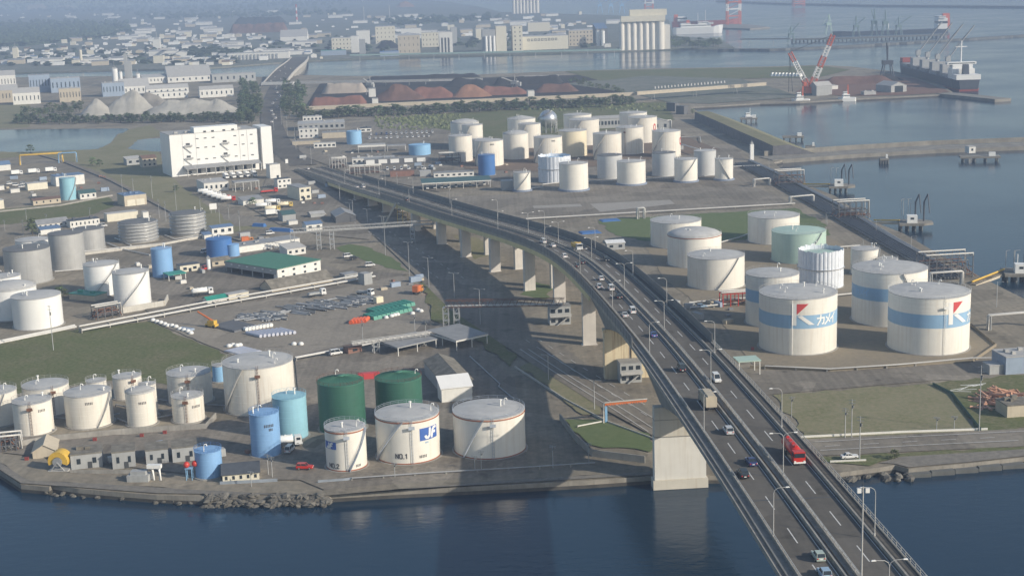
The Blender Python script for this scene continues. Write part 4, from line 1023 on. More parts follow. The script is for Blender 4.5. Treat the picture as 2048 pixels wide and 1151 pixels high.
canopy('car_port', 'long dark green roofed car port with white posts and cars under it', (845, 381), 982, 366, 13, 'roof_deep_green', ER, (6, 2), 'wall_white', fh=.8, slope=.12)
bld('block', 'grey box building left of the small cream tank with the dark stair', (1004, 381), 1027, 363, 7, G, 'roof_pale', 'flat', ER)
bld('hall', 'grey hall with a long window slit behind the far cream tanks', (1188, 258), 1242, 238, 18, G, 'roof_pale', 'gable', ER, (1, 8, .6), ridge=.12)
bld('hall', 'grey gable ended hall right of the far cream tanks', (1306, 262), 1339, 244, 16, G, 'roof_pale', 'gabley', ER, (1, 2, .3), ridge=.15)
bld('control_hut', 'pale hut and platform with a white roof by the bridge and the lawn', (1214, 500), 1250, 487, 5, G, 'tank_white', 'shed', ER, (1, 2, .4))
bld('block', 'grey block cut by the right edge near the log pile', (2011, 750), 2090, 715, 12, 'wall_blue', 'roof_pale', 'flat', ER)
bld('block', 'small grey block left of the one at the right edge', (1979, 750), 2009, 732, 6, G, 'roof_pale', 'flat', ER)
bld('bunker', 'low concrete bunker at the right edge below the logs', (2014, 836), 2090, 812, 9, 'wall_beige', 'roof_old', 'flat', ER)
# ---- lower middle
bld('old_shed', 'old grey shed with a patched gable roof right of the green tanks', (886, 793), 946, 763, 33, 'wall_grey', 'roof_old', 'gabley', R(75), ridge=.22)
T, w, h = bld('lean_to', 'white sheeted lean-to in front of the old patched shed', (884, 806), 945, 778, 7, W, 'tank_white', 'shed', R(75), ridge=.7)
canopy('loading_roof', 'large grey loading roof on posts beyond the old patched shed', (796, 713), 873, 694, 15, 'roof_sheet', R(51), (3, 2), 'wall_grey', fh=.5, slope=.04)
canopy('loading_roof', 'second loading roof with white gutters by the shaded road', (913, 702), 975, 680, 21, 'roof_sheet', R(53), (3, 3), 'wall_white', fh=.8, slope=.04)
T, w, h = bld('bungalow', 'bungalow with a dark tiled roof by the quay gate', (446, 966), 519, 948, 10, Cc, 'roof_tile', 'gable', R(80), (1, 5, .35), ridge=.2, over=.45)
for A, xb, yt, lb in (((143, 939), 206, 911, 'concrete shed next to the yellow hose reel'), ((226, 938), 272, 906, 'concrete shed between two dark openings, second from the yellow reel'), ((293, 930), 338, 902, 'concrete shed with a white door box, third from the yellow reel'), ((346, 926), 396, 897, 'concrete shed with slatted front beside the short blue tank')):
    bld('quay_shed', lb, A, xb, yt, 9, 'wall_grey', 'roof_old', 'flat', R(76), (1, 2, .25), [(.6, 1.4, 2.2, 'dark')], group='concrete sheds along the quay')
bld('tent_shed', 'tan fabric hut at the left end of the quay', (66, 917), 112, 903, 12, 'wall_beige', 'wall_beige', 'gabley', R(78), ridge=.3)
# stair houses at the bridge piers
for A, xb, yt, lb in (((1100, 652), 1142, 614, 'two storey frame hut with an outside stair at a bridge pier'), ((1241, 768), 1284, 727, 'two storey control hut at the foot of the stained bridge pier')):
    T, w, h = bld('pier_hut', lb, A, xb, yt, 6, 'wall_grey', 'roof_sheet', 'flat', R(83), (2, 3, .6), group='huts at the bridge piers')
    b = MB(); b.tube([(w*.3, -1.2, .2), (w*.9, -1.2, h*.5)], .4, 4); b.box((w*.5, -1.2, h*.5), (w, 2.2, .2)); b.box((w*.5, -2.2, h*.5+.2), (w, .08, 1.1)); b.build('stair', M['grey'], T)
# ------------------------------------------------------------------ stock piles, works, far shore
def pile(name, label, x0, x1, yb, yt, m, depth=.5, ridge=.5, group=None, seed=1, cat='heap', top=.0):
    """loose heap: foot line x0..x1 at row yb, crest at row yt; ridge = crest length share"""
    A = at(x0, yb); B = at(x1, yb-.033*(x1-x0)); w = (B-A).length; e = (B-A)/w; n = Vector((-e.y, e.x, 0)); dp = w*depth
    c = (A+B)/2+n*dp/2; h = ztop(c, yt); h = max(3, h)
    T = MB(); rr = random.Random(seed); NU, NV = 36, 18
    import mathutils
    vs = []
    for j in range(NV+1):
        for i in range(NU+1):
            u = i/NU*2-1; v = j/NV*2-1
            du = max(0, (abs(u)-ridge)/(1-ridge+1e-6)); r = math.sqrt(du*du+v*v)
            z = max(0., 1-r)
            z = min(z, 1-top)/(1-top)
            p = c+e*(u*w/2)+n*(v*dp/2)
            q = mathutils.noise.noise(Vector((p.x*.05, p.y*.05, seed)))*.22+mathutils.noise.noise(Vector((p.x*.16, p.y*.16, seed)))*.05
            vs.append((p.x-c.x, p.y-c.y, z*h*(1+q)+ (q*h*.25 if z > 0 else 0)-.1))
    fs = [(j*(NU+1)+i, j*(NU+1)+i+1, (j+1)*(NU+1)+i+1, (j+1)*(NU+1)+i) for j in range(NV) for i in range(NU)]
    T.add(vs, fs, 0, False)
    return tag(T.build(name, MC[m], loc=c), label, cat, group)
mat('red_ore', (.22, .105, .078), .95, .3, .06, detail=8); mat('brown_ore', (.15, .085, .066), .95, .35, .06, detail=8); mat('orange_ore', (.29, .155, .10), .95, .25, .06)
mat('coal', (.028, .029, .033), .9, .4, .08); mat('pale_ore', (.37, .32, .27), .95, .15, .06); mat('brown_gravel', (.27, .25, .22), .95, .3, .05, detail=8); mat('grey_gravel', (.40, .385, .345), .95, .25, .05, detail=8)
pg = 'ore heaps in the stockyard'
pile('ore_heap', 'pale flat topped heap behind the red one at the left of the stockyard', 640, 735, 189, 166, 'pale_ore', .5, .6, pg, 1, top=.3)
pile('ore_heap', 'long red ore heap at the left front of the stockyard', 612, 738, 217, 193, 'red_ore', .32, .7, pg, 2, top=.2)
pile('ore_heap', 'brown red ore cone right of the conveyor tower', 742, 850, 204, 170, 'brown_ore', .55, .3, pg, 3)
pile('ore_heap', 'dull brown ore heap in the middle of the stockyard', 800, 915, 200, 175, 'red_ore', .5, .4, pg, 4)
pile('ore_heap', 'orange ore cone right of the middle of the stockyard', 898, 985, 197, 170, 'orange_ore', .55, .25, pg, 5)
pile('ore_heap', 'long reddish heap beside the orange cone', 945, 1060, 193, 173, 'red_ore', .45, .55, pg, 6)
pile('ore_heap', 'reddish heap at the right end of the stockyard', 1064, 1160, 187, 167, 'brown_ore', .4, .5, pg, 7)
pile('coal_heap', 'long black coal bank along the channel', 730, 960, 162, 150, 'coal', .16, .85, pg, 8, top=.3)
pile('coal_heap', 'black coal heap behind the orange cone', 880, 985, 176, 156, 'coal', .4, .4, pg, 9)
pile('coal_heap', 'black coal bank at the right end of the stockyard', 985, 1130, 172, 153, 'coal', .22, .75, pg, 10, top=.3)
gg = 'gravel heaps of the works'
pile('gravel_heap', 'pointed pale gravel cone at the left of the gravel works', 152, 222, 233, 197, 'grey_gravel', .8, .08, gg, 11)
pile('gravel_heap', 'tall grey gravel heap behind the pointed cone', 192, 310, 231, 183, 'grey_gravel', .65, .2, gg, 12)
pile('gravel_heap', 'darker gravel heap in the middle of the works', 250, 345, 220, 189, 'brown_gravel', .6, .3, gg, 13)
pile('gravel_heap', 'long low gravel bank at the right of the works', 275, 478, 232, 199, 'grey_gravel', .33, .5, gg, 14)
pile('ore_heap', 'large dark heap with a long crest far behind the works', 462, 572, 52, 35, 'coal', .35, .7, 'far heaps', 15, top=.3)
pile('ore_heap', 'wide dull red heap in front of the large dark one', 455, 575, 68, 48, 'brown_ore', .3, .8, 'far heaps', 19, top=.3)
pile('ore_heap', 'low orange sand heap far away near the smoke', 790, 830, 15, 3, 'orange_ore', .5, .3, 'far heaps', 16)
pile('ore_heap', 'pale sand heap at the far upper left', 44, 96, 20, 9, 'pale_ore', .4, .5, 'far heaps', 17)
pile('ore_heap', 'flat pale sand heap far away right of the other pale one', 108, 148, 18, 11, 'pale_ore', .3, .6, 'far heaps', 18)
# conveyors
def gallery(name, label, A, B, z, w=4, hh=3, every=45, m='wall_beige', cat='conveyor', z2=None, post='grey'):
    """long elevated gallery on trestles between two photo points given at their ground rows"""
    P, Q = at(*A, z), at(*B, z if z2 is None else z2); P.z = Q.z = 0; e = Q-P; Ln = e.length; e /= Ln; T = thing(name, label, cat, P, math.atan2(e.y, e.x))
    z2 = z if z2 is None else z2; b = MB()
    b.add([(0, -w/2, z), (0, w/2, z), (0, w/2, z+hh), (0, -w/2, z+hh), (Ln, -w/2, z2), (Ln, w/2, z2), (Ln, w/2, z2+hh), (Ln, -w/2, z2+hh)], [(0, 3, 2, 1), (4, 5, 6, 7), (0, 4, 7, 3), (1, 2, 6, 5), (3, 7, 6, 2), (0, 1, 5, 4)])
    b.build('gallery', MC[m], T); k = every*.4
    while k < Ln:
        zz = z+(z2-z)*k/Ln; b = MB()
        for s in (-1, 1): b.tube([(k, s*w*.7, -.2), (k, s*w*.4, zz+.1)], .25, 4)
        b.tube([(k, -w*.6, zz*.4), (k, w*.45, zz*.75)], .15, 4); b.build('trestle', M[post], T); k += every
    return T
gallery('conveyor', 'long beige conveyor gallery running along the front of the stockyard', (610, 220), (1268, 191), 7, 5, 4, 50)
gallery('conveyor', 'pale conveyor gallery crossing the open ground towards the harbour crane', (1272, 190), (1530, 171), 8, 6, 4., 60, 'wall_beige')
gallery('conveyor', 'thin pale conveyor behind the heaps', (560, 168), (860, 163), 6, 4, 3, 60, 'roof_pale')
gallery('conveyor', 'thin pale conveyor on the black coal ground', (740, 166), (965, 160), 5, 4, 2.5, 60, 'roof_pale')
gallery('conveyor', 'short pale conveyor at the channel end of the stockyard', (1040, 156), (1118, 153), 4, 4, 2.5, 40, 'roof_pale')
gallery('footbridge', 'white footbridge across the tree lined port road', (524, 170), (588, 169), 7, 4, 4, 60, 'wall_white', 'bridge')
def stacker(x, y, yt, xb, label):
    P = at(x, y); h = ztop(P, yt); Q = at(xb, y); e = (Q-P); Ln = e.length
    T = thing('stacker', label, 'machine', P, math.atan2(e.y, e.x)); b = MB()
    for sx in (-5, 5):
        for sy in (-4, 4): b.tube([(sx, sy, 0), (sx*.3, sy*.3, h*.55)], .5, 4)
    b.box((0, 0, h*.5), (9, 7, 4)); b.build('portal', MC['wall_grey'], T)
    b = MB(); b.tube([(-Ln*.3, 0, h*.5), (Ln, 0, h*.85)], 1.2, 4); b.tube([(0, 0, h*.55), (0, 0, h)], .5, 4); b.tube([(0, 0, h), (Ln*.9, 0, h*.83)], .2, 4); b.tube([(0, 0, h), (-Ln*.3, 0, h*.5)], .2, 4)
    b.build('boom', MC['roof_pale'], T); b = MB(); b.box((-Ln*.3, 0, h*.4), (6, 5, 5)); b.build('counterweight', MC['wall_grey'], T)
stacker(741, 190, 152, 728, 'pale stacker machine with a raised boom between pale and brown heaps')
stacker(1030, 186, 150, 1004, 'pale stacker machine with its boom to the left by the reddish heap')
bld('transfer_house', 'pale transfer house at the conveyor near the red heap', (745, 212), 757, 198, 12, W, 'roof_pale', 'flat', ER)
bld('transfer_house', 'pale transfer house beside the brown heap', (738, 195), 752, 178, 14, W, 'roof_pale', 'flat', ER)
bld('transfer_house', 'pale transfer house at the right stockyard conveyor', (1056, 194), 1069, 182, 12, W, 'roof_pale', 'flat', ER)
# ---- works at the left
wk = dict(head=R(72))
for a in (('works_hall', 'tall blue grey hall at the left of the gravel works', (60, 186), 102, 151, 27, 'wall_blue', 'roof_sheet', 'flat'),
 ('works_hall', 'long pale roofed hall right of the tall blue grey one', (103, 186), 162, 158, 33, 'wall_blue', 'roof_pale', 'flat'),
 ('works_hall', 'grey hall in front of the tall blue grey one', (27, 210), 82, 187, 24, 'wall_white', 'roof_pale', 'gable'),
 ('works_hall', 'beige hall at the left edge', (-10, 206), 38, 182, 27, 'wall_beige', 'roof_pale', 'gable'),
 ('works_hall', 'pale hall at the very left behind the beige one', (-10, 178), 33, 152, 27, 'wall_white', 'roof_pale', 'gable'),
 ('works_hall', 'beige block beside the green trees', (120, 205), 163, 178, 22, 'wall_beige', 'roof_pale', 'flat'),
 ('works_hall', 'blue grey hall under the thin towers of the works', (206, 194), 250, 167, 24, 'wall_blue', 'roof_pale', 'flat'),
 ('works_hall', 'broad gable roofed hall behind the gravel heaps', (240, 190), 300, 174, 38, 'wall_white', 'roof_pale', 'gable'),
 ('works_hall', 'bright hall with a sloping roof behind the gable roofed one', (285, 168), 334, 156, 22, 'wall_white', 'roof_pale', 'shed'),
 ('works_hall', 'wide hall with a striped sawtooth roof', (336, 166), 424, 155, 60, 'wall_white', 'roof_pale', 'gable'),
 ('works_hall', 'long grey hall at the right of the works', (425, 166), 512, 150, 27, 'wall_grey', 'roof_pale', 'flat'),
 ('works_hall', 'long low hall in front of the sawtooth hall', (293, 190), 378, 179, 19, 'wall_white', 'roof_pale', 'gable'),
 ('works_hall', 'white fronted open hall among the gravel heaps', (300, 199), 376, 186, 10, 'wall_white', 'roof_pale', 'flat'),
 ('works_hall', 'rounded grey hall by the roadside trees', (400, 196), 468, 180, 16, 'wall_white', 'roof_pale', 'gable')):
    bld(*a, **wk, wins=(1, 7, .25), over=.1, group='halls of the gravel works')
def tower(name, label, x0, x1, yb, yt, m, cat='tower', round_=False, top=None, cone=False, group=None):
    c, r, F = place((x0+x1)/2, x1-x0, yb); h = ztop(F, yt); T = thing(name, label, cat, c, R(5), group); b = MB()
    if round_: b.lathe([(r, -.3), (r, h)], 16, cap1=not cone);
    else: b.box((0, 0, -.3), (2*r, 2*r, h))
    if cone: b.lathe([(r, h), (.05, h+r*.8)], 16, cap1=False)
    b.build('body', MC[m], T)
    if not cone:
        b = MB(); b.box((0, 0, h), (r*1.3, r*1.3, max(1.5, r*.5))); b.tube([(0, 0, h), (0, 0, h+r*2)], max(.25, r*.08), 5); b.build('top', MC['wall_grey'], T)
    return T, r, h
tower('works_tower', 'taller thin grey tower of the gravel works', 252, 258, 170, 108, 'wall_grey'); tower('works_tower', 'thick grey tower of the gravel works', 257, 266, 172, 125, 'wall_grey')
tower('silo', 'tall white silo left of the thin grey towers', 225, 237, 165, 138, 'tank_white', round_=True); tower('silo', 'small white silo right of the thin grey towers', 272, 281, 164, 148, 'tank_white', round_=True)
tower('silo', 'slim white silo beside the tall white one', 239, 246, 166, 144, 'tank_white', round_=True)
tower('mix_tower', 'pale mixing tower with a slanting conveyor in the far town', 308, 322, 101, 79, 'wall_white'); tower('mix_tower', 'pale twin mixing tower at the far left town', 28, 38, 122, 96, 'wall_cream')
tower('water_tower', 'cream water tower with a wide head in the far town', 160, 166, 128, 100, 'wall_cream', round_=True)
gallery('conveyor', 'slanting conveyor at the pale mixing tower in the far town', (322, 100), (342, 100), 22, 5, 4, 200, 'roof_pale', z2=4)
# ---- far shore
fs_ = 'buildings on the far shore of the channel'
def fb(label, x0, x1, yb, yt, depth=40, wall=W, roofm='roof_pale', roof='flat', wins=None, name='warehouse', **k):
    return bld(name, label, (x0, yb), x1, yt, depth, wall, roofm, roof, k.pop('head', R(86)), wins, group=fs_, **k)
fb('grey white hall left of the far bridge head', 561, 615, 87, 74, 60, W, roof='gable')
fb('pale block with a stepped roof on the far shore', 664, 706, 101, 77, 50, 'wall_cream', wins=(3, 6, .25))
fb('white slab tower right of the stepped block', 703, 718, 106, 73, 30); fb('second white slab right of the first one', 719, 731, 108, 80, 30, 'wall_grey')
fb('white hall behind the white slab towers', 714, 740, 92, 62, 40); fb('tall cream twin block with a dark slot on the far shore', 752, 791, 88, 54, 50, 'wall_cream', wins=(4, 5, .15))
fb('large beige block with small windows on the far shore', 797, 841, 110, 72, 90, 'wall_beige', wins=(3, 5, .12))
fb('long white roofed hall behind the beige block', 802, 843, 70, 58, 40)
fb('cream block between the beige one and the striped silo', 844, 878, 95, 66, 40, 'wall_cream', wins=(3, 5, .2))
T, w, h = fb('white silo house with three dark upright slots', 880, 906, 108, 65, 40, name='silo_house')
for u in (.2, .45, .7):
    b = MB(); b.box((w*u, -.1, 2), (w*.13, .5, h*.7)); b.build('slot', M['dark'], T)
fb('tall grey slab behind the silo house with dark slots', 903, 915, 92, 56, 40, 'wall_grey')
fb('cream block left of the silver silos', 952, 968, 80, 58, 40, 'wall_cream')
T, w, h = fb('pale silo house with three bright pipes', 966, 992, 105, 60, 40, 'wall_grey', name='silo_house')
for u in (.15, .45, .75):
    b = MB(); b.tube([(w*u+3, -2, 0), (w*u+3, -2, h*.72)], 3, 8); b.build('silo_tube', MC['tank_white'], T)
fb('bright tall block with a dark drain pipe', 993, 1014, 104, 53, 40, 'wall_cream'); fb('pale tower block left of the long low hall', 1026, 1046, 103, 52, 36, 'wall_cream', wins=(6, 2, .2))
T, w, h = fb('long cream hall with a row of dark wall signs', 1046, 1137, 101, 74, 60, 'wall_cream')
for k in range(9):
    b = MB(); b.box((w*(.13+.075*k), -.1, h*.66), (4.5, .5, 5)); b.box((w*(.13+.075*k), -.14, h*.69), (2.2, .5, 3.2), mi=1); b.build('wall_sign', [M['dark'], MC['wall_cream']], T)
fb('grey roof house on top of the long cream hall', 1056, 1100, 64, 46, 40, 'wall_cream'); fb('beige hall right of the long cream hall', 1138, 1186, 93, 62, 50, 'wall_beige', wins=(4, 7, .3))
fb('dark blue shed beside the twin white silos', 1193, 1216, 90, 58, 60, 'wall_dark', 'roof_blue', 'shed'); fb('small white kiosk at the foot of the great silos', 1209, 1222, 95, 88, 12)
fb('blue low shed on the quay of the far shore', 760, 798, 113, 104, 25, 'wall_blue', 'roof_cobalt'); fb('greenish low shed on the quay of the far shore', 642, 692, 112, 102, 25, 'wall_blue', 'roof_teal')
for x in (1192, 1202): tower('silo', 'slim white silo of the pair near the great silos', x, x+8, 92, 62, 'tank_white', round_=True, group='pair of slim white silos')
gallery('conveyor', 'pale green conveyor gallery along the far quay', (700, 112), (1240, 101), 12, 4, 3, 50, 'tank_mint')
pile('coal_heap', 'dark dome of coal beside the cream twin block', 748, 802, 98, 80, 'coal', .6, .2, 'far heaps', 21)
# row of bays left of the far bridge
T, w, h = fb('long row of white bays left of the far bridge', 455, 578, 121, 108, 40, W, 'roof_pale')
for k in range(14):
    b = MB(); b.box((w*(.03+.06*k), -1, 0), (3, 2, h*.8)); b.build('bay_pillar', MC['wall_grey'], T)
# the great silos
c0 = at(1288, 100); hh = ztop(c0, 43); T = thing('grain_silo', 'great cream grain silo of seven tall cylinders with a roof house on the far shore', 'grain silo', c0, R(-1))
s = px(c0)[2]/FPX
for k in range(7):
    rr = 5.7*s if k < 6 else 8.5*s; xx = (-45.5+12.2*k+ (2 if k < 6 else 5.5))*s+rr*.0
    b = MB(); b.lathe([(rr, -.3), (rr, hh)], 18); b.build('silo_cell', MC['tank_cream'], T, (xx, rr+ (0 if k < 6 else -2), 0))
b = MB(); b.box((-3*s, 13*s, -.3), (88*s, 20*s, hh+.2)); b.build('rear_cells', MC['tank_cream'], T)
b = MB(); b.box((-1*s, 9*s, hh-.05), (88*s, 24*s, 11*s)); b.build('roof_house', MC['wall_cream'], T)
b = MB(); b.box((10*s, 16*s, hh+11*s), (74*s, 16*s, 12*s)); b.build('upper_house', MC['wall_cream'], T)
b = MB(); b.box((46*s, 40*s, -.3), (14*s, 70*s, hh*.85)); b.build('side_cells', MC['tank_cream'], T)
# far tall silos at the top
c0 = at(1052, 27); s = px(c0)[2]/FPX; hh = max(60, ztop(c0, -1)); T = thing('grain_silo', 'row of pale silos at the top of the photo above the long cream hall', 'grain silo', c0, 0)
for k in range(8):
    b = MB(); b.lathe([(3.2*s, -.3), (3.2*s, hh)], 12); b.build('silo_cell', MC['tank_cream'], T, ((-24+6.7*k)*s, 0, 0))
b = MB(); b.box((0, 6*s, -.3), (54*s, 10*s, hh+4)); b.build('rear_cells', MC['wall_cream'], T)
# striped chimney and the smoke
c, r, F = place(594, 3.2, 46); hh = ztop(F, 9); T = thing('chimney', 'red and white banded factory chimney', 'chimney', c)
for k in range(6):
    b = MB(); b.lathe([(r*1.2*(1-.06*k), hh*k/6), (r*1.2*(1-.06*(k+1)), hh*(k+1)/6)], 12, cap1=(k == 5)); b.build('band', M['red'] if k % 2 else MC['tank_white'], T)
def smoke(label, x, yb, dx, dy, seed):
    P = at(x, yb); s = px(P)[2]/FPX; rr = random.Random(seed); b = MB(); m = MC.get('smoke') or bpy.data.materials.new('smoke')
    if 'smoke' not in MC:
        MC['smoke'] = m; m.use_nodes = True; n = m.node_tree.nodes; n.clear(); v = n.new('ShaderNodeVolumePrincipled'); v.inputs['Color'].default_value = (.9, .92, .95, 1); v.inputs['Density'].default_value = .05
        o = n.new('ShaderNodeOutputMaterial'); m.node_tree.links.new(v.outputs[0], o.inputs['Volume'])
    z0 = 70
    pts = []
    N = 10; ring = []
    for k in range(N+1):
        f = k/N; ring.append((Vector((dx*f*s+rr.uniform(-1.5, 1.5)*s*f, 0, z0+dy*f*s)), (1.2+5*f)*s*rr.uniform(.8, 1.15)))
    vs = []; m8 = 10
    for p, q in ring: vs += [(p.x+q*math.cos(2*math.pi*j/m8), q*math.sin(2*math.pi*j/m8), p.z) for j in range(m8)]
    b.add(vs, [(i*m8+j, i*m8+(j+1) % m8, (i+1)*m8+(j+1) % m8, (i+1)*m8+j) for i in range(N) for j in range(m8)]+[tuple(reversed(range(m8))), tuple(N*m8+j for j in range(m8))])
    return tag(b.build('smoke_plume', m, loc=P), label, 'smoke', 'smoke plumes')
tower('stack', 'thin grey stack under the larger smoke plume', 727, 729, 40, 14, 'wall_grey', 'chimney', True); tower('stack', 'thin grey stack under the right smoke plume', 778, 780, 36, 12, 'wall_grey', 'chimney', True)
smoke('larger white smoke plume drifting left above the far works', 728, 40, -12, 26, 1); smoke('thin smoke plume drifting left, right of the larger one', 779, 36, -14, 22, 2)
# far small buildings: one mesh each
def small(w, d, h, wall, roof, g):
    b = MB(); b.add([(-w/2, -d/2, -.2), (w/2, -d/2, -.2), (w/2, d/2, -.2), (-w/2, d/2, -.2), (-w/2, -d/2, h), (w/2, -d/2, h), (w/2, d/2, h), (-w/2, d/2, h)], [(0, 1, 5, 4), (1, 2, 6, 5), (2, 3, 7, 6), (3, 0, 4, 7)])
    b.add([(-w/2-.4, -d/2-.4, h), (w/2+.4, -d/2-.4, h), (w/2+.4, 0, h+g), (-w/2-.4, 0, h+g), (w/2+.4, d/2+.4, h), (-w/2-.4, d/2+.4, h)], [(0, 1, 2, 3), (3, 2, 4, 5)], 1)
    b.add([(-w/2, -d/2, h), (-w/2, d/2, h), (-w/2, 0, h+g-.1), (w/2, -d/2, h), (w/2, d/2, h), (w/2, 0, h+g-.1)], [(1, 0, 2), (3, 4, 5)])
    return b
kinds = []
for nm, w, d, h, g, wl, rf in (('white house with a dark roof', 14, 10, 6, 3, 'wall_white', 'roof_tile'), ('white flat roofed store', 30, 16, 8, .4, 'tank_white', 'roof_pale'), ('white house with a pale roof', 16, 11, 6, 2.5, 'tank_white', 'roof_pale'),
  ('beige store with a grey roof', 36, 18, 9, 3, 'wall_beige', 'roof_sheet'), ('long white shed with a pale roof', 60, 22, 10, 3, 'wall_white', 'roof_pale'), ('cream block of flats', 20, 14, 15, .4, 'wall_cream', 'roof_pale'), ('white house with a blue roof', 16, 11, 6, 2.5, 'wall_white', 'roof_blue'), ('house with a brown roof', 14, 10, 6, 3, 'wall_cream', 'roof_brown')):
    o = small(w, d, h, wl, rf, g).build('far_house' if w < 25 else 'far_store', [MC[wl], MC[rf]])
    kinds.append((nm, o.data, o.name.split('.')[0])); bpy.data.objects.remove(o)
def scatter(n, area, where, wts, seed):
    rr = random.Random(seed)
    for k in range(n):
        for _ in range(50):
            x = rr.uniform(area[0], area[2]); y = area[1]+(area[3]-area[1])*rr.random()**.9
            break
        nm, me, on = rr.choices(kinds, wts)[0]; P = at(x, y); o = bpy.data.objects.new(on, me); C.objects.link(o)
        o.location = (P.x, P.y, .1); o.rotation_euler = (0, 0, R(rr.choice((5, 8, 10, 95, 100, 3)))); s = rr.uniform(.55, 1.1); o.scale = (s, s, s)
        tag(o, 'tiny far '+nm+' '+where, 'house' if 'house' in nm else 'building', 'small buildings of the far town '+where)
scatter(170, (0, 98, 470, 131), 'just behind the levee at the left', (6, 3, 5, 2, 1, 1, 2, 2), 31)
scatter(115, (100, 62, 470, 98), 'between the wood and the levee town', (3, 3, 4, 3, 2, 1, 1, 1), 32)
scatter(22, (0, 26, 250, 40), 'by the far upper left wood', (3, 4, 5, 1, 2, 1, 0, 0), 33)
scatter(130, (590, 28, 1180, 80), 'among the far works above the channel', (1, 5, 3, 4, 4, 2, 1, 1), 34)
scatter(80, (255, 24, 560, 84), 'around the far heaps', (2, 4, 4, 3, 3, 1, 1, 1), 35)
scatter(12, (1050, 36, 1230, 60), 'near the far silos', (1, 5, 3, 3, 3, 2, 1, 0), 36)
scatter(14, (480, 86, 700, 100), 'left of the white slab towers', (2, 4, 4, 3, 3, 1, 1, 1), 37)
scatter(26, (470, 100, 660, 120), 'beside the far bridge head', (2, 5, 3, 3, 3, 1, 1, 1), 38)
# the far bridge over the channel
fp_ = [at(545, 172), at(556, 158, 2), at(566, 146, 9), at(577, 136, 13), at(588, 128, 13), at(596, 121, 9), at(600, 115, 2)]
fp_ = resample(fp_, 15)
for _ in range(8): fp_ = [fp_[0]]+[(fp_[i-1]+fp_[i]*2+fp_[i+1])/4 for i in range(1, len(fp_)-1)]+[fp_[-1]]
T = thing('channel_bridge', 'far humped road bridge over the channel with pale kerb walls', 'bridge')
def sweep(P, sect, name, m, par):
    b = MB(); vs = []; n = len(sect)
    for i, p in enumerate(P):
        d = P[min(i+1, len(P)-1)]-P[max(i-1, 0)]; nn = Vector((d.y, -d.x, 0)).normalized(); vs += [p+nn*t+Vector((0, 0, z)) for t, z in sect]
    b.add(vs, [(k*n+j, k*n+(j+1) % n, (k+1)*n+(j+1) % n, (k+1)*n+j) for k in range(len(P)-1) for j in range(n)]); return b.build(name, m, par)
sweep(fp_, [(-17, -1.5), (17, -1.5), (17, .8), (-17, .8)], 'road_deck', MC['bridge_road'], T)
for s in (-17.5, 17.5): sweep(fp_, [(s-.8, -2.5), (s+.8, -2.5), (s+.8, 2.4), (s-.8, 2.4)], 'parapet', MC['concrete_pale'] if 'concrete_pale' in MC else M['concrete_pale'], T)
for i in range(3, len(fp_)-2, 3):
    b = MB(); p = fp_[i]; b.box((p.x, p.y, WZ-2), (30, 4, max(1, p.z-1.6-WZ+2)), R(8)); b.build('pier', M['concrete_pale'], T)
# ------------------------------------------------------------------ harbour : breakwaters, ships, cranes, jetties
def wall_line(name, label, pts, w, z1, m, cat='breakwater', z0=None, z_at=0., rough=0, seed=3):
    P = [at(x, y, z_at) for x, y in pts]; c = P[0].copy(); b = MB(); rr = random.Random(seed); z0 = WZ-2 if z0 is None else z0
    Q = resample(P, 12) if rough else P
    L = []; Rr = []
    for i, p in enumerate(Q):
        d = Q[min(i+1, len(Q)-1)]-Q[max(i-1, 0)]; n = Vector((d.y, -d.x, 0)).normalized()
        L.append(p-n*w/2*(1+rr.uniform(-rough, rough))-c); Rr.append(p+n*w/2*(1+rr.uniform(-rough, rough))-c)
    for i in range(len(Q)-1):
        v = []
        for q, k in ((L[i], 1.), (Rr[i], 1.), (Rr[i+1], 1.), (L[i+1], 1.)): v.append((q.x, q.y, z0))
        for q in (L[i], Rr[i], Rr[i+1], L[i+1]): v.append((q.x, q.y, z1))
        fs = [(4, 5, 6, 7), (0, 4, 7, 3), (1, 2, 6, 5)]
        if i == 0: fs.append((0, 1, 5, 4))
        if i == len(Q)-2: fs.append((2, 3, 7, 6))
        v = [(a[0], a[1], a[2]) for a in v]
        b.add(v, fs)
    return tag(b.build(name, m, loc=(c.x, c.y, 0)), label, cat)
mat('wet_stone', (.13, .135, .13), .8, .4, .1); mat('quay_wall', (.24, .225, .195), .85, .3, .12, streak=.4)
wall_line('breakwater', 'long concrete breakwater with a low parapet reaching right from the grass bank', [(1532, 318), (1700, 306), (1860, 297), (2048, 290), (2200, 284)], 26, .6, MC['quay_wall'])
wall_line('breakwater_parapet', 'parapet wall on top of the near breakwater', [(1528, 312), (1700, 300), (1860, 291), (2048, 284), (2200, 278)], 1.4, 4.2, MC['quay_wall'], 'wall', 0.)
wall_line('breakwater', 'thin far breakwater from the wooded point to the right edge', [(1440, 99), (1550, 99), (1700, 92), (1900, 80), (2100, 68)], 22, 1.5, MC['wet_stone'], rough=.4)
wall_line('breakwater', 'farthest dark breakwater along the top right of the photo', [(1440, 3), (1560, 8), (1750, 12), (2100, 15)], 40, 4, MC['wet_stone'], rough=.3)
wall_line('jetty', 'dark finger jetty in front of the black bulk ship', [(1888, 187), (1950, 193), (2006, 199)], 22, .8, MC['quay_wall'])
q_ = wall_line('quay', 'long dark quay on piles carrying the green cranes far out', [(1582, 82), (1700, 79), (1893, 72)], 30, 4.5, MC['wet_stone'], 'quay', z0=1.5)
for k in range(40):
    p = at(1584+k*7.8, 84-k*.26, WZ)-q_.location; b = MB(); b.tube([(p.x, p.y, WZ-1), (p.x, p.y, 1.6)], 1.6, 6); b.build('pile', MC['wet_stone'], q_)
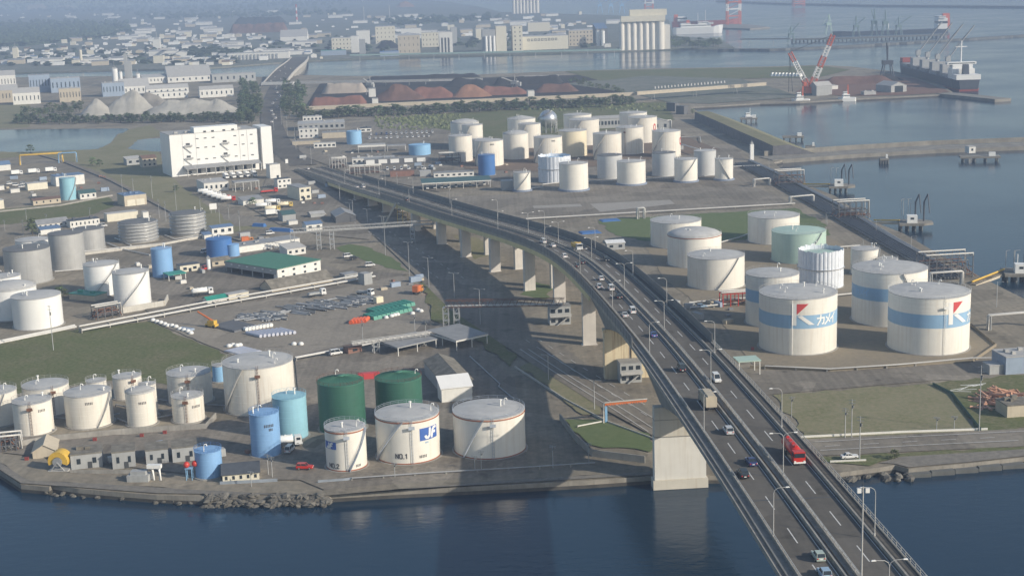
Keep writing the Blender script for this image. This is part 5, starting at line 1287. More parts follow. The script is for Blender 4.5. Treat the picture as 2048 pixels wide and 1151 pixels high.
gallery('conveyor', 'thin dark conveyor trestle leading left from the far right quay', (1480, 80), (1582, 79), 12, 4, 3, 50, 'wall_grey')
def crane(label, x, yb, yt, xb, ybm, m, name='quay_crane', group=None, wd=14):
    """four legged quay crane; boom tip seen at xb, ybm"""
    P = at(x, yb); h = ztop(P, yt); s = px(P)[2]/FPX; T = thing(name, label, 'crane', P, 0, group); q = wd/2; b = MB()
    for sx in (-q, q):
        for sy in (-q, q): b.tube([(sx, sy, 0), (sx*.55, sy*.55, h*.5)], 1., 4)
    b.box((0, 0, h*.46), (q*1.6, q*1.6, h*.12)); b.build('portal', m, T)
    b = MB(); b.tube([(0, 0, h*.5), (0, 0, h)], 1.2, 4); tip = ((xb-x)*s, 0, ztop(P, ybm))
    b.tube([(0, 0, h*.6), tip], 1., 4); b.tube([(0, 0, h), tip], .35, 4); b.tube([(0, 0, h), (-(xb-x)*s*.35, 0, h*.62)], .7, 4); b.build('jib', m, T)
    return T
mat('crane_green', (.16, .24, .24), .6, .1); mat('crane_orange', (.55, .12, .06), .5, .1); mat('crane_steel', (.34, .36, .38), .6, .1); mat('hull_dark', (.06, .07, .09), .5, .15); mat('hull_red', (.33, .07, .05), .6, .15)
cg = 'green quay cranes'
crane('pale green tower crane at the left of the far quay', 1657, 70, 28, 1645, 50, MC['tank_mint']); crane('dark green quay crane with its boom to the left', 1712, 74, 33, 1730, 36, MC['crane_green'], group=cg)
crane('dark green quay crane with a tall upright mast', 1748, 73, 18, 1742, 20, MC['crane_green'], group=cg); crane('dark green quay crane in the middle of the far quay', 1770, 73, 20, 1765, 40, MC['crane_green'], group=cg); crane('dark green quay crane with its boom to the right', 1797, 72, 34, 1822, 33, MC['crane_green'], group=cg)
crane('dark low quay crane at the left end of the far quay', 1582, 84, 53, 1598, 47, MC['crane_green'], group=cg)
# red and white gantry tower
def gantry(label, x, yb, yt, w, m1, m2):
    P = at(x, yb); s = px(P)[2]/FPX; h = max(30, ztop(P, yt)); q = w*s/2; T = thing('gantry_crane', label, 'crane', P, R(6))
    for sx in (-q, q):
        for k in range(4):
            b = MB(); b.box((sx, -q*.5, h*k/4), (3.2, 3.2, h/4)); b.box((sx, q*.5, h*k/4), (3.2, 3.2, h/4)); b.build('leg', m1 if k != 2 else m2, T)
    for z in (.3, .55, .8, .97):
        b = MB(); b.box((0, -q*.5, h*z), (2*q, 3, 3)); b.box((0, q*.5, h*z), (2*q, 3, 3)); b.tube([(-q, -q*.5, h*(z-.22)), (q, -q*.5, h*z)], .8, 4); b.build('cross_beam', m1 if z != .55 else m2, T)
    b = MB(); b.box((0, 0, h), (2.2*q, q*1.6, 7)); b.build('machine_house', m2, T)
    b = MB(); b.tube([(0, -q*3, h), (0, q*3, h)], 2, 4); b.build('boom', m1, T)
gantry('red and white gantry crane standing in the water right of the ferry', 1467, 50, -6, 26, MC['crane_orange'], MC['tank_white']); gantry('red gantry crane above the great silos', 1298, 24, -8, 16, MC['crane_orange'], MC['tank_white'])
T = struct('water_quay', MB().prism(poly([(1440, 48), (1500, 50), (1540, 55), (1500, 58), (1440, 56)]), WZ-2, 1.), MC['quay_wall'])
gantry('orange framework on the farthest breakwater', 1597, 14, -4, 22, MC['crane_orange'], MC['crane_orange'])
for k, x in enumerate((1200, 1222, 1244)):
    crane('pale blue container crane with a slanting boom above the great silos', x, 26, -3, x+16, 0, MC['tank_sky'], 'container_crane', 'container cranes at the top', 20)
# floating crane : two long booms
P = at(1617, 190); s = px(P)[2]/FPX; T = thing('crawler_crane', 'big red and white lattice crane with two raised booms at the harbour edge', 'crane', P)
def lattice(T, A, B, w, ms, nseg, name):
    A, B = Vector(A), Vector(B); d = (B-A).normalized(); a = d.cross(Vector((0, 1, 0))).normalized(); c = d.cross(a)
    for k in range(nseg):
        b = MB(); p = A.lerp(B, k/nseg); q = A.lerp(B, (k+1)/nseg); tw = w*(1-.35*k/nseg)
        cor = [(-1, -1), (1, -1), (1, 1), (-1, 1)]
        for u, v in cor: b.tube([p+a*u*tw/2+c*v*tw/2, q+a*u*tw/2+c*v*tw/2], w*.075, 4)
        for j in range(4):
            f, g = p.lerp(q, j/4), p.lerp(q, (j+1)/4)
            for (u, v), (u2, v2) in zip(cor, cor[1:]+cor[:1]): b.tube([f+a*u*tw/2+c*v*tw/2, g+a*u2*tw/2+c*v2*tw/2], w*.045, 4)
        b.build(name, ms[k % len(ms)], T)
ow = [MC['crane_orange'], MC['tank_white'], MC['crane_orange']]
lattice(T, (4*s, 0, 8), (46*s, -4, ztop(P, 71)), 6.5, [MC['crane_orange'], MC['tank_white'], MC['crane_orange'], MC['tank_white'], MC['crane_orange']], 5, 'boom'); lattice(T, (0, 0, 8), (-37*s, 4, ztop(P, 104)), 6, [MC['crane_orange'], MC['tank_white'], MC['tank_white'], MC['crane_orange']], 4, 'mast')
b = MB(); b.tube([(46*s, -4, ztop(P, 71)), (-37*s, 4, ztop(P, 104))], .3, 4)
for dx in (-38, -30): b.tube([(-37*s, 4, ztop(P, 104)), (dx*s, 6, 4)], .35, 4)
b.build('cable', M['dark'], T); b = MB(); b.box((2*s, 0, 2.2), (20*s, 14, 8)); b.box((-8*s, 0, 10), (6*s, 8, 6)); b.build('machine_house', MC['crane_orange'], T); b = MB(); b.box((2*s, -6, -.2), (24*s, 4, 2.6)); b.box((2*s, 6, -.2), (24*s, 4, 2.6)); b.build('crawler_track', M['dark'], T)
# ships
def hull(b, L, B, z0, z1, bow=.18, mi=0, sheer=2., stern=.06):
    """hull with bow at +x"""
    st = [(-.5, .75), (-.5+stern, 1.), (0, 1.), (.5-bow, 1.), (.5-bow*.45, .68), (.5, .03)]
    vs = []
    for x, k in st:
        zz = z1+(sheer if x > .5-bow*.9 else 0)
        for y in (-1, 1): vs.append((x*L-(L*.02 if x == .5 else 0), y*B/2*k*.86, z0)); vs.append((x*L, y*B/2*k, zz))
    fs = []
    for i in range(len(st)-1):
        a = i*4; fs += [(a, a+4, a+5, a+1), (a+2, a+3, a+7, a+6), (a+1, a+5, a+7, a+3)]
    fs += [(0, 1, 3, 2), (len(st)*4-4, len(st)*4-2, len(st)*4-1, len(st)*4-3)]
    return b.add(vs, fs, mi)
def bulker():
    A = at(1938, 182, WZ); B_ = at(1803, 145, WZ); e = (B_-A); L = min(e.length, 330.); e.normalize(); c = A+e*L/2
    n = Vector((e.y, -e.x, 0)); T = thing('bulk_carrier', 'large black bulk carrier with grey hatch cranes and a white bridge house', 'cargo ship', (c.x, c.y, WZ), math.atan2(e.y, e.x)); Bm = 34.; D = 13.5
    b = MB(); hull(b, L, Bm, 2.2, D, .14, sheer=5); b.build('hull', MC['hull_dark'], T); b = MB(); hull(b, L*.995, Bm*.99, -1, 2.3, .15, sheer=0); b.build('boot_stripe', MC['hull_red'], T)
    for k in range(5):
        b = MB(); b.box((L*(.34-.155*k), 0, D), (L*.1, 26, 4)); b.build('hatch', MC['roof_sheet'], T)
    for k in range(4):
        b = MB(); x = L*(.265-.155*k); b.tube([(x, 0, D), (x, 0, D+24)], 2.4, 8); b.box((x, 0, D+17), (6, 6, 6)); b.box((x-9, 0, D+4), (15, 22, 10)); b.tube([(x, 0, D+20), (x-8, -30, D+62)], 1., 5); b.tube([(x, 0, D+26), (x-8, -30, D+62)], .3, 4); b.build('deck_crane', MC['wall_grey'], T)
    b = MB(); b.box((-L*.39, 0, D), (L*.06, 28, 12)); b.box((-L*.385, 0, D+11.95), (L*.045, 25, 5)); b.box((-L*.38, 0, D+16.9), (L*.03, 36, 3)); b.build('bridge_house', MC['tank_white'], T)
    b = MB(); b.box((-L*.38, 0, D+17.6), (L*.0303, 33, 1.2)); b.build('bridge_window', M['glass'], T); b = MB(); b.box((-L*.445, 0, D), (8, 8, 18), taper=.8); b.build('funnel', MC['hull_dark'], T)
    b = MB(); b.tube([(-L*.38, 0, D+19), (-L*.38, 0, D+46)], .9, 6); b.box((-L*.38, 0, D+38), (2, 14, 1)); b.build('radar_mast', MC['tank_white'], T); b = MB(); b.box((-L*.46, 0, D), (L*.06, 30, 6)); b.build('stern_house', MC['tank_white'], T); b = MB(); b.box((L*.44, 0, D+4), (16, 18, 6)); b.build('forecastle', MC['hull_red'], T)
bulker()
def ship(name, label, x0, x1, yw, L_to_bow, hm, sup, B, D, cat='ship', fun=None, rz=None, group=None):
    """side on ship between image columns"""
    A = at(x0, yw, WZ); Q = at(x1, yw-.033*(x1-x0), WZ); L = (Q-A).length; c = (A+Q)/2; e = (Q-A).normalized(); ang = math.atan2(e.y, e.x)+(0 if L_to_bow > 0 else math.pi)
    T = thing(name, label, cat, (c.x, c.y, WZ), ang, group); b = MB(); hull(b, L, B, -1, D, .2, sheer=D*.25); b.build('hull', hm, T)
    for (u, l, w, z, h) in sup:
        b = MB(); b.box((L*u, 0, D+z), (L*l, B*w, h)); b.build('deckhouse', MC['tank_white'], T)
        b = MB(); b.box((L*u, 0, D+z+h*.5), (L*l*1.004, B*w*1.01, h*.22)); b.build('window_band', M['glass'], T)
    b = MB(); b.tube([(0, 0, D), (0, 0, D+max(8, D*2.2))], max(.25, L*.004), 5); b.box((0, 0, D+D*1.5), (.6, B*.3, .4)); b.build('mast', MC['tank_white'], T)
    if fun: b = MB(); b.box((L*fun[0], 0, D), (L*.07, B*.3, fun[1]), taper=.8); b.build('funnel', MC['crane_orange'], T)
    return T
ship('ferry', 'white ferry moored behind the wooded point', 1346, 1446, 69, 1, MC['tank_white'], [(-.05, .6, .8, 0, 7), (.1, .2, .7, 7, 6), (.25, .1, .9, 7, 4), (-.25, .2, .6, 7, 4)], 24, 16, 'ferry', (-.2, 18))
ship('cargo_ship', 'red hulled ship behind the white ferry', 1344, 1478, 54, 1, MC['hull_red'], [(-.35, .14, .7, 0, 14)], 26, 14, fun=(-.44, 20))
ship('cargo_ship', 'dark ship with a white house and an orange funnel at the far quay', 1660, 1893, 71, -1, MC['hull_dark'], [(-.45, .08, .9, 0, 24), (-.44, .06, 1.1, 24, 5)], 34, 7, fun=(-.49, 34))
tg = 'harbour tugs'
ship('tug', 'white tug lying in front of the red and white crane', 1583, 1619, 206, -1, MC['tank_white'], [(.05, .4, .7, 0, 4), (.1, .22, .5, 4, 4)], 9, 4.2, 'tug boat', (-.12, 15), group=tg)
ship('tug', 'white tug right of the one below the big crane', 1676, 1711, 203, -1, MC['tank_white'], [(.05, .4, .7, 0, 4), (.1, .22, .5, 4, 3)], 9, 4.2, 'tug boat', (-.05, 15), group=tg)
bld('shed', 'pale tall shed beside the red and white crane', (1633, 192), 1664, 172, 16, 'wall_grey', 'roof_pale', 'gable', R(70)); bld('warehouse', 'grey gabled warehouse by the red ore ground of the peninsula', (1782, 186), 1813, 172, 32, 'wall_grey', 'roof_pale', 'gabley', R(70), None, [(.5, 12, 8, 'glass')], ridge=.2)
bld('shed', 'small white shed on the red ore ground', (1655, 180), 1676, 172, 15, W, 'roof_pale', 'flat', R(80)); bld('hut', 'row of grey huts on the peninsula edge', (1728, 191), 1752, 184, 10, 'wall_grey', 'roof_pale', 'flat', R(80))
pile('ore_heap', 'broad red brown ore bank beside the black ship', 1640, 1800, 172, 152, 'brown_ore', .3, .6, 'peninsula heaps', 41); pile('ore_heap', 'dark ore heap with a black hopper crane', 1730, 1815, 165, 150, 'coal', .35, .3, 'peninsula heaps', 42)
crane('black grab crane between ore and ship', 1774, 160, 92, 1772, 85, MC['hull_dark'], 'grab_crane', wd=16)
# white blocks lined up on the open ground
P0 = None
for k in range(22):
    P = at(1310+k*6.6, 178-k*.55); b = MB(); b.box((0, 0, 0), (2.4, 2.2, 3.4), R(20), taper=.6); o = b.build('concrete_block', MC['roof_pale'], loc=P); tag(o, 'pale wave breaker block in a long row on the open ground', 'concrete block', 'row of pale blocks')
for k in range(9):
    P = at(1545+k*7, 153+.1*k); b = MB(); b.box((0, 0, 0), (5, 5, 5.5), R(20), taper=.5); tag(b.build('concrete_block', MC['tank_white'], loc=P), 'white block in the short row at the water side of the peninsula', 'concrete block', 'short row of white blocks')
# grassed berm with its dark wall
bl = [(1389, 240), (1430, 258), (1480, 282), (1520, 300), (1545, 312)]
P = [at(x, y) for x, y in bl]; b = MB(); vs = []
mat('berm_wall', (.13, .13, .14), .85, .3, .2, streak=.3)
for i, p in enumerate(P):
    d = P[min(i+1, len(P)-1)]-P[max(i-1, 0)]; n = Vector((-d.y, d.x, 0)).normalized()
    vs += [(p.x, p.y, -.2), (p.x+n.x*.5, p.y+n.y*.5, 8.5), (p.x+n.x*14, p.y+n.y*14, 9.), (p.x+n.x*38, p.y+n.y*38, .2)]
T = thing('berm', 'grass topped bank with a dark retaining wall between the tank road and the harbour', 'bank')
b.add(vs, [(i*4, i*4+4, i*4+5, i*4+1) for i in range(len(P)-1)][::1]); b.add(vs[-4:], [(0, 1, 2, 3)]); b.add(vs[:4], [(3, 2, 1, 0)]); b.build('retaining_wall', MC['berm_wall'], T)
b = MB(); b.add(vs, [(i*4+j, i*4+4+j, i*4+5+j, i*4+1+j) for i in range(len(P)-1) for j in (1, 2)]); b.build('grass_slope', M['dry_grass'], T)
tower('sign_board', 'tilted white sign board at the end of the grass bank', 1500, 1507, 320, 288, 'tank_white', 'sign')
for A, xb, yt in (((1333, 222), 1350, 206), ((1352, 228), 1368, 212)):
    bld('screen_wall', 'dark slanting screen wall beside the harbour basin', A, xb, yt, 6, 'wall_dark', 'wall_dark', 'flat', R(140), group='dark screen walls')
# jetty platforms (dolphins) with walkway and loading arms
def dolphin(label, A, xb, root, yt_arm, x_arm, group='tanker jetties'):
    P, e, w = gframe(A, xb, R(100)); T = thing('tanker_jetty', label, 'jetty', (P.x, P.y, 0), math.atan2(e.y, e.x), group); d = 16.
    b = MB(); b.box((w*.36, d/2, .6), (w*.72, d, 1.4)); b.add([(w*.72, 1, .6), (w*1., d*.25, .6), (w*1., d*.75, .6), (w*.72, d-1, .6), (w*.72, 1, 2), (w*1., d*.25, 2), (w*1., d*.75, 2), (w*.72, d-1, 2)], [(4, 5, 6, 7), (0, 1, 5, 4), (1, 2, 6, 5), (2, 3, 7, 6)]); b.build('platform', MC['quay_wall'], T)
    for i in range(4):
        b = MB()
        for j in range(3): b.tube([(w*(.06+.2*i), 2+j*6, WZ-2), (w*(.06+.2*i), 2+j*6, .7)], .6, 6)
        b.build('pile', MC['wet_stone'], T)
    b = MB(); b.box((w*.38, d*.3, 2), (6, 5, 4.5)); b.build('control_hut', MC['tank_white'], T); b = MB(); b.box((w*.38, d*.3-2.55, 4.2), (2, .1, 1.2)); b.build('window', M['glass'], T)
    ha = ztop(P, yt_arm); b = MB()
    for dx in (0, 5): b.tube([(w*.5+dx, d*.6, 2), (w*.5+dx, d*.6, ha*.75)], .55, 6); b.tube([(w*.5+dx, d*.6, ha*.75), (w*.5+dx+2, d*.6, ha)], .45, 5); b.tube([(w*.5+dx+2, d*.6, ha), (w*.5+dx+3, d*.4, ha*.4)], .35, 5)
    b.build('loading_arm', MC['hull_dark'], T)
    b = MB(); Q = at(*root); q = Q-P; qa = math.atan2(e.y, e.x); lx = q.x*math.cos(qa)+q.y*math.sin(qa); ly = -q.x*math.sin(qa)+q.y*math.cos(qa)
    st = Vector((1, d*.5, 1.6)); en = Vector((lx, ly, .4)); dd = en-st; n = Vector((-dd.y, dd.x, 0)).normalized()*1.8
    b.add([st-n, st+n, en+n, en-n]+[v-Vector((0, 0, 1.2)) for v in (st-n, st+n, en+n, en-n)], [(0, 1, 2, 3)[::-1], (0, 1, 2, 3), (4, 5, 6, 7), (0, 3, 7, 4), (1, 5, 6, 2)]); b.build('walkway', MC['wall_beige'], T)
    b = MB(); b.tube([st+Vector((0, 2.4, .8)), en+Vector((0, 2.4, .8))], .5, 6); b.build('pipe', M['yellow'], T)
    b = MB()
    for u in (.1, .3): b.tube([(w*u, d*.8, 2), (w*u, d*.8, ha*.8)], .15, 5); b.tube([(w*u, d*.8, ha*.8), (w*u+2, d*.8, ha*.83)], .12, 4)
    b.build('light_pole', M['grey'], T)
dolphin('tanker jetty with yellow walkway and dark loading arms, farther of two', (1658, 379), 1711, (1607, 372), 332, 1688); dolphin('tanker jetty with dark loading arms, nearer of two', (1799, 454), 1868, (1748, 445), 393, 1833)
dolphin('tanker jetty at the right edge with a white launch', (2010, 556), 2100, (1945, 570), 500, 2030)
for A, xb, lb in (((1565, 277), 1608, 'low concrete mooring platform with a footbridge'), ((1611, 297), 1631, 'small mooring block in the harbour'), ((1480, 240), 1515, 'mooring platform in the basin beside a white work boat'), ((1921, 318), 2002, 'long mooring platform with a white hut at the breakwater'), ((1760, 322), 1778, 'small platform at the foot of the breakwater')):
    P, e, w = gframe(A, xb, R(100)); T = thing('mooring_platform', lb, 'platform', (P.x, P.y, 0), math.atan2(e.y, e.x), 'mooring platforms'); b = MB(); b.box((w/2, 6, .2), (w, 11, 1.5)); b.build('deck', MC['quay_wall'], T); b = MB()
    for i in range(4):
        for j in (1.5, 10): b.tube([(w*(.08+.28*i), j, WZ-2), (w*(.08+.28*i), j, .3)], .7, 6)
    b.build('pile', MC['wet_stone'], T); b = MB(); b.box((w*.8, 5, 1.7), (min(5, w*.2), 3, 3)); b.build('hut', MC['tank_white'], T)
bld('hut', 'white hut on the breakwater by the long mooring platform', (1938, 306), 1951, 294, 8, W, 'roof_pale', 'flat', R(83), (1, 1, .3))
ship('work_boat', 'small pale work boat with a mast in the basin', 1488, 1512, 236, 1, MC['tank_white'], [(-.2, .3, .6, 0, 3)], 8, 2.5, 'boat'); ship('launch', 'white launch moored at the right edge jetty', 2022, 2046, 545, 1, MC['tank_white'], [(-.1, .4, .6, 0, 1.6)], 3.5, 1.6, 'boat')
# ------------------------------------------------------------------ street lamps, masts, poles
def lamp_proto(double, h=10.6, arm=2.6, name='street_lamp'):
    T = thing(name, 'lamp', 'street lamp'); b = MB(); b.tube([(0, 0, 0), (0, 0, h*.5), (0, 0, h*.9)], .13, 6, r1=.09); b.box((0, 0, 0), (.4, .4, .5)); b.build('pole', M['grey'], T)
    for s in ((1, -1) if double else (1,)):
        b = MB(); b.tube([(0, 0, h*.9), (s*.25, 0, h*.96), (s*.9, 0, h), (s*arm, 0, h+.12)], .075, 5); ar = b.build('arm', M['grey'], T)
        b = MB(); b.box((s*(arm+.35), 0, h+.03), (.95, .34, .2), taper=.7); b.build('lamp_head', MC['tank_white'], ar)
    return proto_tree(T)
LS, LD = lamp_proto(False), lamp_proto(True)
def on_bridge(x, y):
    best = None
    for i in range(NP):
        P = at(x, y, path[i].z); d, n = frame(i); v = P-path[i]; a = abs(v.dot(d))
        if best is None or a < best[0]: best = (a, i, v.dot(n))
    return best[1], best[2]
def put_lamp(pt, x, y, t, flip, label, group, extra=0.):
    i, _ = on_bridge(x, y); P = off(i, t, extra); d, n = frame(i); dup(pt, P, math.atan2(n.y, n.x)+(math.pi if flip else 0), label, group)
for k, (x, y) in enumerate(((1782, 1235), (1566, 952), (1425, 773), (1328, 663), (1256, 581), (1197, 523), (1130, 487), (1060, 468))):
    put_lamp(LD, x, y, 1.45, False, 'double armed grey lamp on the bridge median '+('nearest to the viewer', 'beside the red tank truck', 'beside the white oncoming car', 'before the stained pier', 'at the bend of the bridge', 'beyond the bend', 'beyond the orange dump truck', 'far along the ramp')[k], 'double lamps of the bridge median', .6)
for k, (x, y) in enumerate(((1760, 1080), (1569, 856), (1441, 711), (1348, 615), (1293, 551), (1209, 501), (1108, 462), (1012, 437), (924, 409), (840, 388), (789, 372), (752, 354), (698, 348))):
    put_lamp(LS, x, y, 10.75, True, 'single grey lamp on the barrier beside the bridge sidewalk', 'lamps along the bridge sidewalk', .85)
for k, (x, y) in enumerate(((1561, 1080), (1410, 866), (1306, 712), (1231, 619), (1174, 548), (1116, 498), (1027, 462), (934, 435), (854, 408), (788, 389), (728, 367))):
    put_lamp(LS, x, y, -10.05, False, 'single grey lamp on the parapet of the bridge lanes leading away', 'lamps along the outer bridge lanes', .75)
remove_tree(LS); remove_tree(LD)
i, _ = on_bridge(1724, 1195); P = at(1722, 1195, path[i].z-.1); h = ztop(P, 972)
T = thing('equipment_mast', 'tall grey mast with white boxes on its top standing on the near bridge median', 'mast', P); b = MB(); b.tube([(0, 0, 0), (0, 0, h)], .2, 8, r1=.14); b.build('pole', M['grey'], T)
for dx in (-.75, .8):
    b = MB(); b.box((dx, 0, h-1.2), (.75, .6, .9)); b.build('box', MC['tank_white'], T)
b = MB(); b.tube([(0, 0, h), (0, 0, h+2.2)], .05, 4); b.box((0, 0, h-.4), (2.2, .12, .12)); b.build('antenna', M['dark'], T)
def pole(x, y, yt, label, kind='pole', group='utility poles', name='utility_pole'):
    P = at(x, y); h = max(5, ztop(P, yt)); T = thing(name, label, 'street lamp' if kind != 'pole' else 'pole', P, R(-25), group); b = MB(); b.tube([(0, 0, -.2), (0, 0, h)], .2 if h > 9 else .14, 6, r1=.12); b.build('post', MC['wall_grey'], T); b = MB()
    if kind == 'pole':
        for z in (.97, .9): b.box((0, 0, h*z), (2.2, .14, .14)); b.tube([(.35, 0, h*.78), (.35, 0, h*.85)], .3, 8)
        b.build('crossarm', MC['wall_grey'], T)
    else:
        for s in ((-1, 1) if kind == 'lamp2' else (1,)): b.tube([(0, 0, h-.5), (s*.6, 0, h), (s*2.1, 0, h+.1)], .08, 5); b.box((s*2.4, 0, h), (.9, .35, .2))
        b.build('lamp_arm', M['grey'], T)
for x, y, yt in ((245, 384, 348), (267, 384, 356), (305, 397, 351), (353, 421, 366), (401, 421, 392), (440, 447, 405), (480, 462, 421), (332, 442, 402), (319, 436, 398), (458, 437, 408), (53, 439, 418), (47, 470, 440), (180, 432, 415), (10, 462, 440), (93, 445, 428)):
    pole(x, y, yt, 'slim grey pole on the grass along the left lane', group='poles along the left lane')
for x, y, yt in ((592, 300, 272), (623, 330, 285), (615, 262, 225), (660, 340, 308), (684, 338, 300), (563, 250, 215), (548, 262, 222), (731, 360, 328), (765, 376, 342), (795, 380, 345), (770, 330, 300), (590, 285, 250), (575, 270, 232), (850, 350, 318)):
    pole(x, y, yt, 'slim grey pole beside the port road ramp', group='poles along the port road')
for x, y, yt in ((771, 510, 432), (819, 553, 484), (858, 575, 515), (909, 597, 546), (961, 650, 578), (1097, 760, 710), (1189, 819, 759), (700, 432, 406), (680, 402, 367), (706, 432, 400), (735, 447, 418), (765, 465, 433)):
    pole(x, y, yt, 'tall grey lamp on the roadside below the bridge', 'lamp2', 'lamps along the lower road', 'road_lamp')
for x, y, yt in ((1719, 920, 832), (1690, 876, 815), (1703, 875, 798), (1583, 835, 792), (1958, 862, 730), (1873, 862, 838), (1908, 860, 836), (1111, 640, 600)):
    pole(x, y, yt, 'slim pole standing by the grass field below the bridge', group='poles by the grass field')
for x, y, yt in ((1822, 500, 472), (1726, 505, 478), (1652, 445, 425), (1752, 465, 440), (1654, 450, 432), (1993, 614, 563), (2027, 545, 500), (1806, 448, 398), (1820, 448, 404), (1538, 340, 318)):
    pole(x, y, yt, 'grey lamp on the quay road by the pipe corridor', 'lamp', 'lamps along the tanker quay', 'road_lamp')
for x, y, yt in ((107, 700, 610), (726, 690, 640), (830, 668, 628), (852, 680, 640), (950, 940, 915), (790, 955, 925), (963, 940, 900), (1106, 935, 890), (1178, 928, 885), (545, 955, 912), (537, 950, 908), (503, 972, 942)):
    pole(x, y, yt, 'thin post among the tanks of the near depot', group='posts of the near depot')
# ------------------------------------------------------------------ pipes
mat('pipe_white', (.55, .54, .51), .4, .1, .3, streak=.1); mat('pipe_grey', (.34, .35, .36), .5, .15, .3); mat('pipe_dark', (.11, .115, .125), .6, .3, .2)
def rack(name, label, pts, zs, m='pipe_white', r=.35, every=14, group=None, cat='pipeline', offs=None, z_of=0.):
    """parallel pipes along photo points; zs = heights, offs = side steps"""
    P = [at(x, y, z_of) for x, y in pts]; c = P[0]; T = thing(name, label, cat, (c.x, c.y, 0), 0, group); offs = offs or [0]*len(zs); Q = [Vector((p.x-c.x, p.y-c.y, 0)) for p in P]
    nn = []
    for i in range(len(Q)):
        d = Q[min(i+1, len(Q)-1)]-Q[max(i-1, 0)]; nn.append(Vector((d.y, -d.x, 0)).normalized())
    for z, o in zip(zs, offs):
        b = MB(); b.tube([q+n*o+Vector((0, 0, z)) for q, n in zip(Q, nn)], r, 8); b.build('pipe', MC[m], T)
    S_ = resample(Q, every); zt = max(zs); wd = max(offs)-min(offs)
    for i, q in enumerate(S_[:90]):
        d = S_[min(i+1, len(S_)-1)]-S_[max(i-1, 0)]; a = math.atan2(d.y, d.x); n = Vector((d.y, -d.x, 0)).normalized(); b = MB(); m_ = q+n*(max(offs)+min(offs))/2
        b.box((m_.x, m_.y, -.1), (.5, wd+.5, max(.3, zt-r)), a); b.build('support', MC['concrete'] if zt < 4 else MC['wall_grey'], T)
    return T
rack('pipe_run', 'bright white pipe run along the upper edge of the grass field', [(-25, 692), (90, 668), (150, 655)], [1.2, .7], offs=[0, 1.2], r=.55)
rack('pipe_run', 'white double pipe rack in front of the green roofed shed yard', [(158, 652), (300, 625), (420, 602), (560, 578), (745, 545)], [2.9, 1.4, 1.4], offs=[0, 1.6, 2.6], r=.42, z_of=2.9)
rack('pipe_run', 'white pipes from the largest cream tank to the loading roof', [(590, 714), (680, 697), (776, 679), (862, 662)], [1.6, 1.6], offs=[0, 1.1], r=.35, z_of=1.6)
rack('pipe_run', 'grey pipe and wall line along the quay below the two numbered tanks', [(704, 961), (860, 950), (1020, 941), (1190, 930)], [1.0], m='pipe_grey', r=.22, every=10)
rack('pipe_run', 'thin white pipe on the dark yard beside the old shed', [(940, 715), (1000, 770), (997, 775), (1030, 802)], [.6], m='pipe_grey', r=.25, every=12)
rack('pipe_run', 'white pipe in front of the two lettered tanks', [(1530, 738), (1660, 744), (1800, 735), (1945, 722), (1990, 722)], [1.4], r=.3, every=12)
rack('pipe_run', 'long white wall pipe across the yard beyond the lawn', [(1052, 441), (1275, 428), (1276, 428), (1590, 410)], [1.2], r=.5, every=20)
rack('pipe_run', 'dark pipe corridor along the tanker quay', [(1482, 328), (1535, 354), (1660, 424), (1767, 484), (1900, 560)], [1.2]*7, m='pipe_dark', r=.5, every=12, offs=[-6, -4, -2.4, -.8, .8, 2.4, 4.5])
rack('pipe_run', 'second dark pipe corridor with brown pipes by the quay edge', [(1500, 322), (1548, 344), (1680, 412), (1785, 476), (1905, 545)], [.9]*3, m='pipe_grey', r=.35, every=14, offs=[-1.2, 0, 1.2])
for k, (pts, lb) in enumerate((([(1500, 470), (1480, 478), (1400, 500), (1375, 500)], 'white pipe behind the domed tank with the red rim'), ([(1378, 610), (1420, 606), (1500, 600)], 'upper one of two white pipes by the red steel frame'), ([(1380, 620), (1430, 615), (1505, 606)], 'lower one of two white pipes by the red steel frame'), ([(1655, 500), (1720, 495)], 'white pipe right of the mint green tank'), ([(1672, 595), (1720, 590)], 'white pipe between the sheeted wall and the lettered tanks'), ([(1085, 372), (1140, 366), (1200, 364)], 'white pipe at the foot of the white sheets'), ([(1200, 365), (1350, 358), (1430, 354)], 'white pipe behind the tanks on blue bases'), ([(1362, 277), (1400, 276), (1402, 287)], 'white pipe right of the far cream tanks'), ([(1467, 336), (1520, 334)], 'white pipe right of the small white tank'), ([(1062, 380), (1086, 377)], 'white pipe by the small cream tank'))):
    rack('pipe_run', lb, pts, [1.3], r=.4, every=12, group='white yard pipes')
for k, pts in enumerate(([(110, 838), (170, 845), (240, 830)], [(232, 812), (300, 828), (345, 822)], [(30, 850), (60, 868), (110, 862)], [(315, 838), (350, 832)], [(415, 812), (470, 815), (520, 842)], [(300, 800), (340, 805)], [(235, 840), (260, 850)])):
    rack('pipe_run', 'grey pipe on the bund floor between the cream tanks', pts, [.8], m='pipe_grey', r=.25, every=8, group='bund pipes of the near depot')
for pts in ([(165, 505), (215, 500), (330, 488)], [(110, 545), (170, 540)], [(215, 488), (245, 500), (300, 512)], [(230, 478), (262, 492)], [(330, 472), (350, 480), (420, 470)]):
    rack('pipe_run', 'pale pipe or kerb between the steel tanks', pts, [.7], r=.4, every=14, group='pipes between the steel tanks')
def arch(label, A, B, z, m='pipe_white', r=.4, name='pipe_bridge', group=None, n=2, legs=True):
    P, Q = at(*A), at(*B); d = Q-P; T = thing(name, label, 'pipe bridge', P, math.atan2(d.y, d.x), group); Ln = d.length
    for k in range(n):
        b = MB(); y = k*1.3; b.tube([(0, y, 0), (0, y, z-.5), (.5, y, z), (Ln-.5, y, z), (Ln, y, z-.5), (Ln, y, 0)], r, 8); b.build('pipe', MC[m] if m in MC else M[m], T)
    b = MB()
    for x in (.8, Ln-.8): b.box((x, n*.65-.6, 0), (.4, n*1.3, z-r))
    b.build('support', MC['wall_grey'], T)
    return T
